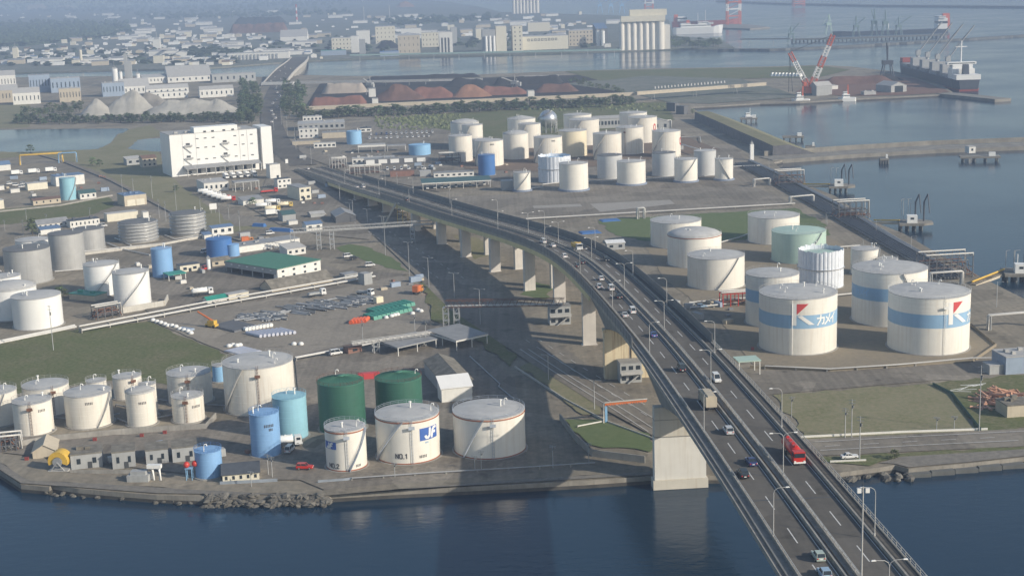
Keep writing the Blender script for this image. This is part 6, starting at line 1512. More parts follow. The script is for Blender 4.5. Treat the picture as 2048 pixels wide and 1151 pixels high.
ag = 'pipe arches over the lanes'
for A, B, z, lb in (((1275, 438), (1290, 437), 7, 'square pipe loop rising from the long white wall pipe'), ((1580, 410), (1628, 406), 5.5, 'white pipe arch over the quay road, middle one'), ((1508, 374), (1541, 371), 5.5, 'white pipe arch over the quay road, farthest one'), ((1860, 572), (1926, 568), 6.5, 'white pipe arch over the quay road behind the lettered tanks'), ((1977, 660), (2080, 652), 6.5, 'white pipe arch at the right edge beside the lettered tank'), ((1362, 300), (1402, 312), 5, 'white pipe arch right of the far cream tanks'), ((1320, 258), (1343, 256), 8, 'white pipe arch above the grey gabled hall')):
    arch(lb, A, B, z, group=ag)
arch('blue and yellow pipe arch at the left by the pond', (41, 330), (126, 325), 9, 'yellow', .8, n=1); arch('pair of blue posts with a pipe carrying down to the grass', (118, 326), (154, 324), 9, 'pale_blue', .5, n=1)
P = at(1208, 846); Q = at(1294, 838); q = Q-P; T = thing('pipe_gantry', 'orange pipe gantry with a white and blue leg ending at the great river pier', 'pipe bridge', P, math.atan2(q.y, q.x)); z = ztop(P, 804); b = MB(); b.box((q.length/2+.2, 0, z-.9), (q.length-.6, .8, .5)); [b.box((k*.9+.6, 0, z-1.25), (.35, .9, .35)) for k in range(int(q.length/.9))]; b.build('walkway', M['orange'], T); b = MB(); b.tube([(-.2, -.5, 0), (-.2, -.5, z-.4), (.3, -.5, z), (q.length, -.5, z)], .26, 6); b.build('pipe', MC['pipe_white'], T); b = MB(); b.box((.9, .3, 0), (.8, .5, z-.9)); b.build('leg', M['pale_blue'], T); rack('pipe_run', 'white pipe on the lawn leading to the orange gantry', [(1155, 856), (1206, 846)], [.8], r=.3)
def truss(name, label, A, B, z, hh=2.4, w=3, m='grey', tower=()):
    P, Q = at(*A), at(*B); e = Q-P; Ln = e.length; T = thing(name, label, 'pipe bridge', P, math.atan2(e.y, e.x)); b = MB(); N = int(Ln/3)
    for y in (-w/2, w/2):
        for zz in (z, z+hh): b.tube([(0, y, zz), (Ln, y, zz)], .16, 4)
        for k in range(N): b.tube([(Ln*k/N, y, z), (Ln*(k+.5)/N, y, z+hh), (Ln*(k+1)/N, y, z)], .1, 4)
    b.build('truss', M[m], T); b = MB(); b.tube([(0, -.5, z+.5), (Ln, -.5, z+.5)], .32, 6); b.tube([(0, .6, z+.5), (Ln, .6, z+.5)], .25, 6); b.build('pipe', MC['pipe_white'], T)
    for u in tower:
        b = MB()
        for sx in (-1.2, 1.2):
            for sy in (-w/2, w/2): b.box((Ln*u+sx, sy, -.2), (.35, .35, z+.2))
        for k in range(int(z/3)): b.tube([(Ln*u-1.2, -w/2, k*3), (Ln*u+1.2, -w/2, k*3+3)], .1, 4); b.box((Ln*u, 0, k*3+2.8), (2.6, w, .15))
        b.build('tower', MC['wall_grey'], T)
truss('pipe_bridge', 'long grey lattice pipe bridge crossing the road to the far side of the bridge', (583, 503), (905, 482), 11, tower=(.01, .17, .25, .75, .93)); truss('pipe_bridge', 'rusty lattice pipe bridge under the piers in the shade', (893, 652), (1130, 648), 9, 3, m='rust', tower=(.0, .09, .93))
truss('pipe_bridge', 'thin lattice pipe trestle above the loading yard', (705, 712), (860, 690), 5, 1.2, 2, tower=(.3, .6, .9))
def frame_(label, A, xb, ytop, depth, bays, levels, head=ER, m='pipe_dark', group='pipe manifolds of the tanker quay', name='pipe_manifold'):
    P, e, w = gframe(A, xb, head); h = max(4, ztop(P, ytop)); T = thing(name, label, 'steel frame', P, math.atan2(e.y, e.x), group); rr = random.Random(int(A[0]))
    for i in range(bays+1):
        x = w*i/bays
        for y in (0, depth): b = MB(); b.box((x, y, -.2), (.4, .4, h+.2)); b.build('column', M[m] if m in M else MC[m], T)
    for l in range(1, levels+1):
        b = MB(); z = h*l/levels-.3
        for y in (0, depth): b.box((w/2, y, z), (w-.42, .35, .35))
        for i in range(bays+1): b.box((w*i/bays, depth/2, z+.02), (.3, depth-.42, .28))
        b.build('beam', M[m] if m in M else MC[m], T)
    for k in (0, 1): b = MB(); b.tube([(-.5, depth*(.2+.6*k), h+.5), (w+1.5, depth*(.2+.6*k), h+.5), (w+1.5, depth*(.2+.6*k), 0)], .4, 6); b.build('header_pipe', MC['pipe_white'], T)
    for k in range(7):
        b = MB(); y = depth*(k+.5)/7; z = rr.uniform(.8, h*.8); b.tube([(rr.uniform(-3, 0), y, .6), (rr.uniform(.5, 2), y, z), (w*rr.uniform(.6, 1.1), y, z), (w*1.1, y, .6)], .28, 6); b.build('pipe', MC['pipe_dark'] if k % 2 else M['rust'], T)
frame_('grey pipe manifold frame at the farther yellow jetty', (1558, 372), 1606, 344, 12, 4, 2); frame_('grey and red pipe manifold frame in the middle of the quay', (1678, 440), 1736, 406, 12, 5, 2); frame_('large pipe manifold frame near the lettered tanks', (1858, 560), 1945, 515, 16, 6, 2)
frame_('red steel frame between the white tank with stair and the banded one', (1446, 614), 1492, 588, 6, 3, 1, m='red', group='red frames'); frame_('tangle of pipes and pumps left of the far cream tanks', (880, 328), 918, 308, 8, 3, 2); frame_('rack of white pipes by the bridge ramp', (665, 338), 690, 318, 8, 4, 2, m='pipe_white'); frame_('rack of white pipes and grey pumps left of the garages', (700, 350), 760, 334, 8, 6, 1, m='pipe_white'); frame_('pump frame beside the two white stair tanks', (196, 640), 240, 616, 7, 3, 2, head=R(52)); frame_('small pipe frame at the left end of the near depot', (2, 905), 34, 878, 8, 3, 2, head=R(75))
# ------------------------------------------------------------------ walls
mat('fence_green', (.10, .17, .13), .7, .2, .5); mat('fence_pale', (.28, .32, .37), .6, .2, .5)
def low_wall(label, pts, h, th=.4, m='concrete', name='bund_wall', cat='wall'):
    return wall_line(name, label, pts, th, h, M[m] if m in M else MC[m], cat, -.2)
low_wall('concrete bund wall in front of the cream tanks', [(-20, 905), (86, 884), (250, 868), (412, 858), (432, 836)], 2.2); low_wall('bund wall round the floor of the two lettered tanks', [(1500, 736), (1660, 743), (1800, 734), (1945, 724), (1992, 692), (1880, 600), (1760, 522)], 1.2, m='bund_floor')
low_wall('pale bund wall around the ringed steel tanks', [(165, 510), (330, 490), (420, 472)], 1.6, 1.0, 'concrete_pale'); low_wall('bund wall below the two white stair tanks', [(246, 626), (330, 612), (336, 600)], 3.0, .6, 'concrete_pale'); low_wall('thin green mesh fence between field and log yard', [(1865, 770), (1905, 790), (1962, 862)], 1.3, .06, 'fence_green', 'fence', 'fence'); low_wall('white guard rail along the road by the field', [(1600, 876), (1800, 866), (1975, 860)], .9, .35, 'wall_white', 'guard_rail', 'guard rail')
low_wall('white guard rail behind the parked white car', [(1660, 925), (1732, 922)], .8, .3, 'wall_white', 'guard_rail', 'guard rail'); low_wall('kerb wall along the lower road beside the lawn', [(1030, 735), (1130, 800), (1215, 845), (1310, 880)], .8, .35, 'concrete_pale'); low_wall('retaining wall of the sunken yard by the river pier', [(1120, 840), (1150, 880), (1185, 912), (1290, 925)], 2.4, .4); low_wall('quay wall with slats in front of the concrete sheds', [(140, 946), (280, 946), (290, 944)], 1.2, .2); low_wall('pale fence of the blue gate by the bungalow', [(440, 968), (520, 964), (555, 962)], 1.0, .1, 'fence_pale', 'fence', 'fence'); low_wall('blue gate and fence below the slim numbered tank', [(636, 966), (690, 962), (705, 960)], 1.1, .1, 'fence_pale', 'fence', 'fence')
low_wall('long kerb of the left lane', [(60, 306), (130, 326), (220, 362), (330, 420), (420, 466), (540, 500)], .8, .5, 'pipe_dark', 'kerb_wall'); low_wall('low wall along the sheds at far left', [(-10, 425), (120, 412), (225, 392)], 1.2, .4)
# ------------------------------------------------------------------ rocks
import mathutils
def rock_mesh(seed, s):
    b = MB(); rr = random.Random(seed); n = 7; vs = []
    for j, (z, k) in enumerate(((-.5, .8), (0, 1.05), (.45, .85), (.62, .4))):
        for q in range(n): t = 2*math.pi*q/n+j*.3; u = k*rr.uniform(.75, 1.2); vs.append((u*math.cos(t)*1.3, u*math.sin(t), z*rr.uniform(.8, 1.2)))
    b.add(vs, [(j*n+q, j*n+(q+1) % n, (j+1)*n+(q+1) % n, (j+1)*n+q) for j in range(3) for q in range(n)]); b.add(vs[-n:], [tuple(range(n))]); return b
mat('rock', (.14, .132, .115), .95, .35, .5, rnd=.25); protos = []
for k in range(4):
    o = rock_mesh(k, 1).build('rock', MC['rock']); protos.append(o.data); bpy.data.objects.remove(o)
rr = random.Random(9)
def rocks(n, x0, x1, f, s0, s1, lb, g):
    for k in range(n):
        x = rr.uniform(x0, x1); y = f(x)+rr.uniform(-4, 6); o = bpy.data.objects.new('rock', rr.choice(protos)); C.objects.link(o); P = at(x, y, WZ); o.location = (P.x, P.y, WZ+rr.uniform(.1, .7)); s = rr.uniform(s0, s1); o.scale = (s, s, s*.9); o.rotation_euler = (rr.uniform(-.4, .4), rr.uniform(-.4, .4), rr.uniform(0, 6)); tag(o, lb, 'rock', g)
rocks(0, 0, 1, None, 0, 0, '', '')
for k in range(120):
    f = rr.random(); x = rr.uniform(402, 655); z = -.2+(WZ-.1)*f; P = at(x, 991+f*24, z); o = bpy.data.objects.new('rock', rr.choice(protos)); C.objects.link(o); o.location = (P.x, P.y, z+.1); s = rr.uniform(.7, 1.6); o.scale = (s*1.2, s, s*.85); o.rotation_euler = (rr.uniform(-.4, .4), rr.uniform(-.4, .4), rr.uniform(0, 6)); tag(o, 'grey boulder of the rubble slope below the quay corner', 'rock', 'boulders at the quay corner')
rocks(30, 90, 405, lambda x: 990+(x-90)*.05, .4, 1.1, 'small stone at the water line under the quay', 'stones at the water line'); rocks(16, 1690, 1820, lambda x: 955, .7, 1.6, 'stone at the foot of the quay below the parked white car', 'stones below the road quay')
for k in range(5):
    A = at(1836+k*47, 951-k*4.4, WZ); b = MB(); b.box((0, 0, -2), (7.4, 3.4, 3.3+.2*(k % 2)), R(4)); tag(b.build('concrete_caisson', MC['wet_stone'], loc=A), 'dark wet concrete block in the row under the river bank', 'concrete block', 'wet blocks under the river bank')
# ------------------------------------------------------------------ goods in the yards
def item(nm, b, ms): o = b.build(nm, ms); me = o.data; bpy.data.objects.remove(o); return me
def lay(me, nm, x, y, rz, label, cat, group, z=0., s=1., tilt=0.):
    P = at(x, y); o = bpy.data.objects.new(nm, me); C.objects.link(o); o.location = (P.x, P.y, z); o.rotation_euler = (tilt, 0, rz); o.scale = (s, s, s); return tag(o, label, cat, group)
mat('bag_white', (.72, .72, .70), .7, .1); mat('lilac', (.50, .52, .60), .5, .1, .4); mat('float_green', (.03, .25, .18), .5, .15); mat('float_orange', (.75, .14, .05), .5, .1)
pp = item('steel_pipe', MB().tube([(-5, 0, .4), (5, 0, .4)], .38, 6), mat('pipe_steel', (.27, .28, .29), .5, .3, .3, rnd=.35)); pl = item('steel_pipe', MB().tube([(-5.5, 0, .9), (5.5, 0, .9)], .85, 12), MC['lilac'])
for k in range(120):
    u, v = rr.random(), rr.random(); lay(pp, 'steel_pipe', 565+u*160+v*30, 624-u*25+(v-.5)*14, R(-32)+rr.choice((0, 0, .1, -.1, 1.3)), 'thin steel pipe in the long grey heap of the gravel yard', 'pipe', 'long heap of steel pipes', rr.choice((0, .3, .6)))
for k in range(60):
    u, v = rr.random(), rr.random(); lay(pp, 'steel_pipe', 486+u*80, 636-u*4+(v-.5)*16, R(-32)+rr.choice((0, .15, -.1, 1.2)), 'thin steel pipe in the short heap beside the dark plates', 'pipe', 'short heap of steel pipes', rr.choice((0, .3, .6)))
for k in range(9): lay(pl, 'large_pipe', 508+k*8.4, 672-k*.9, R(-46), 'thick lilac pipe lying in the row of nine', 'pipe', 'row of thick pipes')
rl = item('cable_roll', MB().tube([(-.9, 0, 1), (.9, 0, 1)], 1., 12), MC['bag_white'])
for k in range(8): lay(rl, 'cable_roll', 492+k*7, 662-k*1.2, R(-46), 'white roll lying behind the thick pipes', 'roll', 'white rolls')
dr = item('drum', MB().tube([(0, -3, 1.1), (0, 3, 1.1)], 1.05, 12), MC['float_orange']); fl = item('float', MB().box((0, 0, 0), (2.4, 10, 1.9), taper=.88), MC['float_green'])
for k in range(5): lay(dr, 'drum', 706+k*6.6, 646-k*.7, R(-12), 'bright orange drum lying left of the green floats', 'drum', 'orange drums')
for k in range(18): lay(fl, 'float', 741+(k % 9)*8.6+ (k//9)*6, 637-(k % 9)*2.1-(k//9)*11, R(38), 'green long float in the stack beside the orange drums', 'float', 'green floats')
bg_ = item('bag', MB().lathe([(.9, 0), (1.1, .5), (.8, 1.1), (.2, 1.3)], 8), MC['bag_white'])
for x, y in ((783, 634), (789, 632), (795, 631), (825, 629), (836, 622), (842, 624), (772, 637), (306, 642), (314, 645), (322, 647), (330, 650), (336, 653), (344, 653), (352, 655), (360, 660), (368, 662), (376, 664), (382, 668), (458, 694), (466, 692), (474, 693), (480, 692), (588, 690), (602, 690)): lay(bg_, 'bag', x, y, x, 'white bag or bundle on the gravel yard', 'bag', 'white bundles in the gravel yard', 0, 1.2)
for lb, x, y, d, m, rz in (('stack of dark steel plates beside the yellow crane', 468, 654, (14, 20, .9), 'wall_dark', R(44)), ('stack of lilac plates near the largest cream tank', 486, 703, (10, 14, .6), 'lilac', R(44)), ('small yellow box by the steel pipes', 757, 605, (4, 3, 3), 'tank_yellow', R(52)), ('grey container at the pipe rack end', 731, 568, (5, 6, 6), 'wall_grey', R(52)), ('red skip between the two green tanks', 738, 757, (9, 3, 2.4), 'logo_red', R(80)), ('grey plate bundle by the grass field', 372, 660, (8, 3, 1), 'wall_blue', R(120))):
    P = at(x, y); b = MB(); b.box((0, 0, 0), d, math.pi/2-rz, taper=.97); b.box((0, 0, d[2]-.01), (d[0]*.9, d[1]*.9, .15), math.pi/2-rz); tag(b.build('stack' if 'stack' in lb or 'bundle' in lb else 'container', MC[m], loc=P), lb, 'container' if m != 'lilac' else 'stack')
# logs
lg = item('log', MB().tube([(-4.6, 0, 0), (4.6, 0, 0)], .42, 7), mat('log_wood', (.56, .32, .22), .9, .3, .5, rnd=.25)); lw = item('log', MB().tube([(-3.6, 0, 0), (3.6, 0, 0)], .3, 7), MC['bag_white'])
for k in range(70):
    u, v = rr.uniform(-1, 1), rr.uniform(-1, 1); hz = max(0, 1-abs(u)**1.5)*max(0, 1-abs(v))*4.5; P = at(2003+u*42, 800+v*14+abs(u)*4); o = bpy.data.objects.new('log', lg); C.objects.link(o); o.location = (P.x, P.y, .3+hz*rr.random()); o.rotation_euler = (rr.uniform(-.35, .35), rr.uniform(-.35, .35), R(rr.uniform(60, 190))); o.scale = (rr.uniform(.7, 1.2),)*3; tag(o, 'reddish log in the heap at the right edge', 'log', 'logs of the heap')
for k in range(8): o = lay(lw, 'log', 1916+k*6, 782-k*2+rr.uniform(-4, 4), rr.uniform(-.3, .8), 'pale pole lying left of the log heap', 'pole', 'pale poles')
# yellow hose reel, davit, small blue tower, tanks
P = at(122, 938); r = 20/ (FPX/px(P)[2]); T = thing('hose_reel', 'big yellow hose reel on a grey stand at the quay', 'reel', P, R(-5)); b = MB(); vs = []
for k in range(15):
    t = math.pi*(-.12+1.24*k/14)
    for q in (r, r*.5):
        for y in (-2.2, 2.2): vs.append((q*math.cos(t), y, r*1.02+q*math.sin(t)))
b.add(vs, [(4*k, 4*k+4, 4*k+5, 4*k+1) for k in range(14)]+[(4*k, 4*k+2, 4*k+6, 4*k+4) for k in range(14)]+[(4*k+1, 4*k+5, 4*k+7, 4*k+3) for k in range(14)]); b.build('hose', M['yellow'], T)
b = MB(); b.tube([(0, -2.6, r), (0, 2.6, r)], r*.48, 14); b.build('drum', M['steel'], T); b = MB()
for y in (-2.7, 2.7): b.tube([(-r*.8, y, 0), (0, y, r), (r*.8, y, 0)], .25, 5)
b.box((0, 0, 0), (r*2, 6, .5)); b.build('stand', M['grey'], T)
P = at(322, 961); T = thing('davit', 'white lifting davit with a grey machine at the quay edge', 'crane', P, R(-5)); b = MB()
for x in (-2.4, -.2): b.tube([(x, 0, 0), (x, 0, 4), (x-1.5, 0, 5)], .45, 6)
b.box((-1.8, 0, 4.4), (4.6, 1.6, 1.2)); b.build('portal', MC['tank_white'], T); b = MB(); b.box((-7, 0, 0), (7, 4, 2.4)); b.box((-7, 0, 2.4), (5, 2.5, 1.2)); b.build('winch', MC['wall_grey'], T)
P = at(380, 958); T = thing('buoy_stand', 'blue stand carrying two red balls beside the short blue tank', 'stand', P); h = ztop(P, 935); b = MB()
for x in (-.9, .9):
    for y in (-.9, .9): b.tube([(x, y, 0), (x, y, h)], .12, 4)
b.box((0, 0, h), (2.4, 2.4, .15)); b.build('stand', MC['tank_sky'], T)
for x in (-.7, 1.8): b = MB(); b.lathe([(max(.02, 1.05*math.cos(t)), h+1.2+1.05*math.sin(t)) for t in [math.pi*(k/10-.5) for k in range(11)]], 14, (x, x*.4, 0), cap1=False); b.build('red_ball', M['red'], T)
for x, y in ((54, 921), (190, 882), (284, 874), (330, 868), (266, 931), (1505, 700)): P = at(x, y); b = MB(); b.box((0, 0, 0), (1.2, .9, 1.2)); b.box((0, 0, 1.2), (1.4, 1.1, .15)); tag(b.build('hydrant_box', mat('fire_red', (.26, .05, .04), .6), loc=P), 'red fire equipment box at the bund wall of the near depot', 'fire box', 'red fire boxes')
for x, y, yt, lb in ((418, 541, 519, 'small silver upright tank beside the beige hut'),): tower('vessel', lb, x-4, x+4, y, yt, 'tank_white', 'tank', True)
T, w, h = canopy('canopy', 'mint green roof on posts by the bridge rail and the lettered tank', (1478, 752), 1520, 722, 7, 'tank_mint', ER, (2, 2), 'tank_mint', fh=.4)
for x, y, nm, lb in ((1220, 441, 'tarpaulin', 'blue tarpaulin on the lawn edge by the long white pipe'), (1180, 465, 'tarpaulin', 'blue tarpaulin beside the bridge fence')):
    P = at(x, y); b = MB(); b.box((0, 0, 0), (13, 9, .7), .2, taper=.85); tag(b.build(nm, MC['roof_cobalt'], loc=P), lb, 'tarpaulin')
# stair tower of yellow scaffold at the bridge
P = at(806, 447); h = ztop(P, 405); T = thing('stair_tower', 'yellow scaffold stair tower leaning on the bridge ramp', 'stairs', P, R(60)); b = MB()
for x in (-3, 3):
    for y in (-2, 2): b.box((x, y, 0), (.35, .35, h))
b.build('scaffold', M['yellow'], T)
for k in range(4): b = MB(); b.box((0, 0, h*(k+1)/4-.3), (6.4, 4.4, .25)); b.tube([(-3, 0, h*k/4), (3, 0, h*(k+1)/4-.3)], .35, 4); b.build('landing', MC['tank_yellow'], T)
b = MB(); b.tube([(-4, 2, h), (-16, 4, .5)], .9, 4); b.build('ramp', MC['wall_beige'], T)
# white sign on the grass and the round sign by the ramp
for x, y, yt, lb, w_ in ((427, 426, 407, 'white blank sign board on the grass below the cold store', 5), (574, 332, 318, 'small white and pink sign at the port road junction', 2.4)):
    P = at(x, y); h = ztop(P, yt); T = thing('sign_board', lb, 'sign', P, R(20)); b = MB(); b.tube([(-w_*.3, 0, 0), (-w_*.3, 0, h)], .12, 5); b.tube([(w_*.3, 0, 0), (w_*.3, 0, h)], .12, 5); b.build('post', M['grey'], T); b = MB(); b.box((0, -.15, h*.4), (w_, .15, h*.6)); b.build('board', MC['tank_white'], T)
# road marks of the lower road and the field road
b = MB()
def dashes(pts, w=.25, on=5, gap=8, z=.62):
    P = resample([at(x, y) for x, y in pts], 1.); k = 0
    while k+on < len(P):
        a, c = P[k], P[k+on]; d = (c-a).normalized(); n = Vector((d.y, -d.x, 0))*w/2; u = Vector((0, 0, z)); b.add([a-n+u, a+n+u, c+n+u, c-n+u], [(0, 1, 2, 3)[::-1]]); k += on+gap
def solid(pts, w=.3, z=.62): dashes(pts, w, 6, 0, z)
for o in (0, 16, 42): solid([(1040+o, 700), (1130+o*1.1, 760), (1230+o*1.2, 822), (1300+o*1.3, 868)])
dashes([(1052, 682), (1150, 745), (1260, 812), (1320, 850)]); dashes([(1076, 680), (1170, 740), (1290, 812)])
dashes([(1650, 895), (1850, 884), (2060, 874)]); solid([(1640, 903), (1850, 892), (2060, 882)]); solid([(1630, 886), (1850, 874), (2060, 864)])
for q in ((700, 440, 880, 560), (740, 440, 930, 560)): dashes([(q[0], q[1]), (q[2], q[3])])
struct('road_marking', b, MC['line_paint'])

# boxes, pallets and small containers standing about in the yards
bx = [item('container', MB().box((0, 0, 0), d, taper=.98).box((0, 0, d[2]-.01), (d[0]*.94, d[1]*.9, .12)), MC[m]) for d, m in (((6, 2.4, 2.5), 'wall_grey'), ((3, 2, 1.6), 'wall_white'), ((4, 2.4, 1.4), 'wall_beige'), ((2.4, 1.6, 1.2), 'wall_brown'), ((6, 2.4, 2.5), 'wall_blue'), ((3, 3, .9), 'roof_sheet'))]
rr = random.Random(77)
for (x0, y0, x1, y1), n, w_ in (((480, 362, 660, 412), 18, 'between the cold store and the ramp'), ((470, 470, 590, 500), 10, 'behind the deep blue tank'), ((600, 300, 760, 322), 12, 'along the port road offices'), ((790, 318, 900, 345), 12, 'beside the garage row'), ((10, 350, 220, 395), 18, 'among the sheds at far left'), ((890, 320, 1020, 350), 10, 'left of the far cream tanks'), ((260, 520, 410, 590), 8, 'on the dark yard by the slim blue tank'), ((120, 890, 560, 930), 14, 'in the lane of the near depot'), ((1300, 590, 1480, 650), 8, 'by the bridge below the white tanks'), ((760, 555, 850, 580), 8, 'at the edge of the gravel yard')):
    for k in range(n): lay(rr.choice(bx), 'container', rr.uniform(x0, x1), rr.uniform(y0, y1), R(rr.choice((32, 28, 120, 7))), 'small box or pallet of goods standing '+w_, 'container', 'small goods '+w_, .2, rr.uniform(.7, 1.15))
# ------------------------------------------------------------------ vehicles
CARP = {}
for nm, c in (('white', (.72, .72, .71)), ('silver', (.48, .49, .50)), ('black', (.02, .021, .024)), ('navy', (.03, .045, .14)), ('blue', (.05, .10, .30)), ('pale_green', (.40, .47, .42)), ('pale_blue', (.30, .42, .55)), ('red', (.50, .03, .02)), ('orange', (.62, .25, .05)), ('grey', (.25, .25, .255)), ('beige', (.45, .42, .36)), ('yellow', (.62, .45, .12))):
    CARP[nm] = mat('car_'+nm, c, .3, .04, .5)
mat('light_red', (.45, .02, .02), .3); mat('light_clear', (.75, .75, .72), .2)
def car_proto(kind):
    L, Wd, Ht, hood, cab0, cab1, lean = {'hatch': (3.9, 1.68, 1.5, .88, .5, -1.9, .5), 'sedan': (4.6, 1.74, 1.42, .9, .75, -1.55, .75), 'van': (4.5, 1.72, 1.95, 1.0, 1.35, -2.2, .45), 'wagon': (4.5, 1.74, 1.6, .95, .8, -2.15, .55)}[kind]
    T = thing('car', 'car', 'car'); w = Wd/2; h0 = .28; hb = hood
    b = MB(); X = [-L/2, -L/2+.12, -L/2+.5, 0, L/2-.6, L/2-.1, L/2]; Zt = [hb*.75, hb, hb+.03, hb+.03, hb-.08, hb-.2, hb*.6]; Wk = [.9, .97, 1, 1, 1, .93, .84]; vs = []
    for x, z, k in zip(X, Zt, Wk): vs += [(x, -w*k*.96, h0), (x, -w*k, h0+.25), (x, -w*k*.97, z-.06), (x, -w*k*.88, z), (x, w*k*.88, z), (x, w*k*.97, z-.06), (x, w*k, h0+.25), (x, w*k*.96, h0)]
    n = 8; b.add(vs, [(i*n+j, i*n+(j+1) % n, (i+1)*n+(j+1) % n, (i+1)*n+j) for i in range(len(X)-1) for j in range(n)], 0, False); b.add(vs[:n], [tuple(reversed(range(n)))]); b.add(vs[-n:], [tuple(range(n))])
    r0_, r1_ = cab0-lean, cab1+ (.25 if kind != 'sedan' else .6); rw = w*.76
    b.add([(r1_, -rw, Ht), (r0_, -rw, Ht), (r0_, rw, Ht), (r1_, rw, Ht), (r1_, -rw, Ht-.07), (r0_, -rw, Ht-.07), (r0_, rw, Ht-.07), (r1_, rw, Ht-.07)], [(0, 1, 2, 3), (0, 4, 5, 1), (1, 5, 6, 2), (2, 6, 7, 3), (3, 7, 4, 0)])
    zb = hb+.0
    for x0, x1 in ((cab0, r0_), (cab1, r1_), ((cab0+cab1)/2-.1, (r0_+r1_)/2-.1)):
        for s in (-1, 1): b.tube([(x0, s*w*.86, zb), (x1, s*rw, Ht-.04)], .05, 4)
    b.build('body', CARP['white'], T)
    b = MB(); g = .97; vs = [(cab1, -w*.86, zb), (cab0, -w*.86, zb), (cab0, w*.86, zb), (cab1, w*.86, zb), (r1_, -rw*g, Ht-.06), (r0_, -rw*g, Ht-.06), (r0_, rw*g, Ht-.06), (r1_, rw*g, Ht-.06)]; b.add(vs, [(0, 1, 5, 4), (1, 2, 6, 5), (2, 3, 7, 6), (3, 0, 4, 7)]); b.build('window', M['glass'], T)
    for x in (-L*.31, L*.31):
        for s in (-1, 1): b = MB(); b.tube([(x, s*(w-.2), .31), (x, s*(w+.01), .31)], .31, 12); wh = b.build('wheel', M['black'], T); b = MB(); b.tube([(x, s*(w-.05), .31), (x, s*(w+.03), .31)], .17, 8); b.build('rim', MC['rail_metal'], wh)
    for s in (-1, 1):
        b = MB(); b.box((L/2-.02, s*w*.62, hb*.58), (.1, .38, .16)); b.build('headlight', MC['light_clear'], T); b = MB(); b.box((-L/2+.0, s*w*.7, hb*.68), (.08, .24, .2)); b.build('tail_light', MC['light_red'], T)
    b = MB(); b.box((-L/2-.01, 0, .5), (.05, .45, .16)); b.build('number_plate', MC['letter_white'], T)
    return proto_tree(T)
CP = {k: car_proto(k) for k in ('hatch', 'sedan', 'van', 'wagon')}
def car_b(x, y, t, kind, col, label):
    """car on the bridge; t side step from the median, left side drives away"""
    i, _ = on_bridge(x, y); d, n = frame(i); dd = d if t < 0 else -d; c = dup(CP[kind], off(i, t, .005), math.atan2(dd.y, dd.x), label, None, mats={'body': CARP[col]}, scale=1.24); c.rotation_euler = (0, -math.asin(max(-1, min(1, dd.z))), math.atan2(dd.y, dd.x)); return c
def car_g(x, y, head, kind, col, label, group=None, z=.62):
    P = at(x, y); d = Vector((math.sin(R(head)), math.cos(R(head)), 0)); return dup(CP[kind], (P.x, P.y, z), math.atan2(d.y, d.x), label, group, mats={'body': CARP[col]}, scale=1.24)
IN, OUT = -3.6, -7.6
for a in ((1650, 1120, IN, 'hatch', 'pale_green', 'pale green hatchback driving away, nearest whole car on the bridge'), (1640, 1152, IN-1.2, 'hatch', 'pale_blue', 'pale blue car roof cut by the bottom edge of the photo'), (1488, 948, OUT, 'wagon', 'black', 'black car in the outer bridge lane left of the navy one'), (1513, 927, IN, 'sedan', 'navy', 'navy sedan in the inner bridge lane across from the red tank truck'), (1467, 867, IN, 'wagon', 'silver', 'dark glassed silver car in the inner lane in front of the navy sedan'), (1367, 741, IN, 'van', 'black', 'black boxy car behind the grey bulk truck on the bridge'), (1313, 671, IN, 'sedan', 'blue', 'blue sedan in the inner bridge lane before the stained pier'), (1256, 631, OUT, 'sedan', 'silver', 'silver sedan beside the white van near the bend'), (1275, 625, IN, 'van', 'white', 'white van in the inner lane right of the silver sedan'), (1243, 595, IN, 'sedan', 'black', 'black sedan in the inner lane right behind the upper white van'), (1232, 579, IN, 'van', 'white', 'white van in the inner lane ahead of the black sedan'), (1207, 575, OUT, 'wagon', 'silver', 'silver wagon in the outer lane at the bend'), (1214, 558, IN, 'hatch', 'white', 'small white car in the inner lane at the bend'), (1165, 534, OUT, 'hatch', 'black', 'black car in the outer lane before the bend'), (1178, 526, IN, 'hatch', 'black', 'black car in the inner lane before the bend'), (1140, 514, OUT, 'wagon', 'white', 'white wagon in the outer lane below the double lamp'), (1116, 493, IN, 'sedan', 'white', 'white sedan in the inner lane, second on the curve'), (1096, 484, IN, 'van', 'white', 'white van in the inner lane, first on the curve'), (737, 374, IN, 'van', 'white', 'white car in the distance on the ramp'), (728, 374, OUT, 'sedan', 'silver', 'silver car beside the distant white one on the ramp'), (820, 400, IN, 'sedan', 'black', 'black sedan alone on the ramp'), (614, 339, IN, 'sedan', 'white', 'white car at the foot of the ramp'),
    (1438, 760, 4.3, 'van', 'white', 'white car coming towards the viewer on the bridge'), (1226, 521, 8.3, 'hatch', 'black', 'black and white car coming down beside the sidewalk')): car_b(*a)
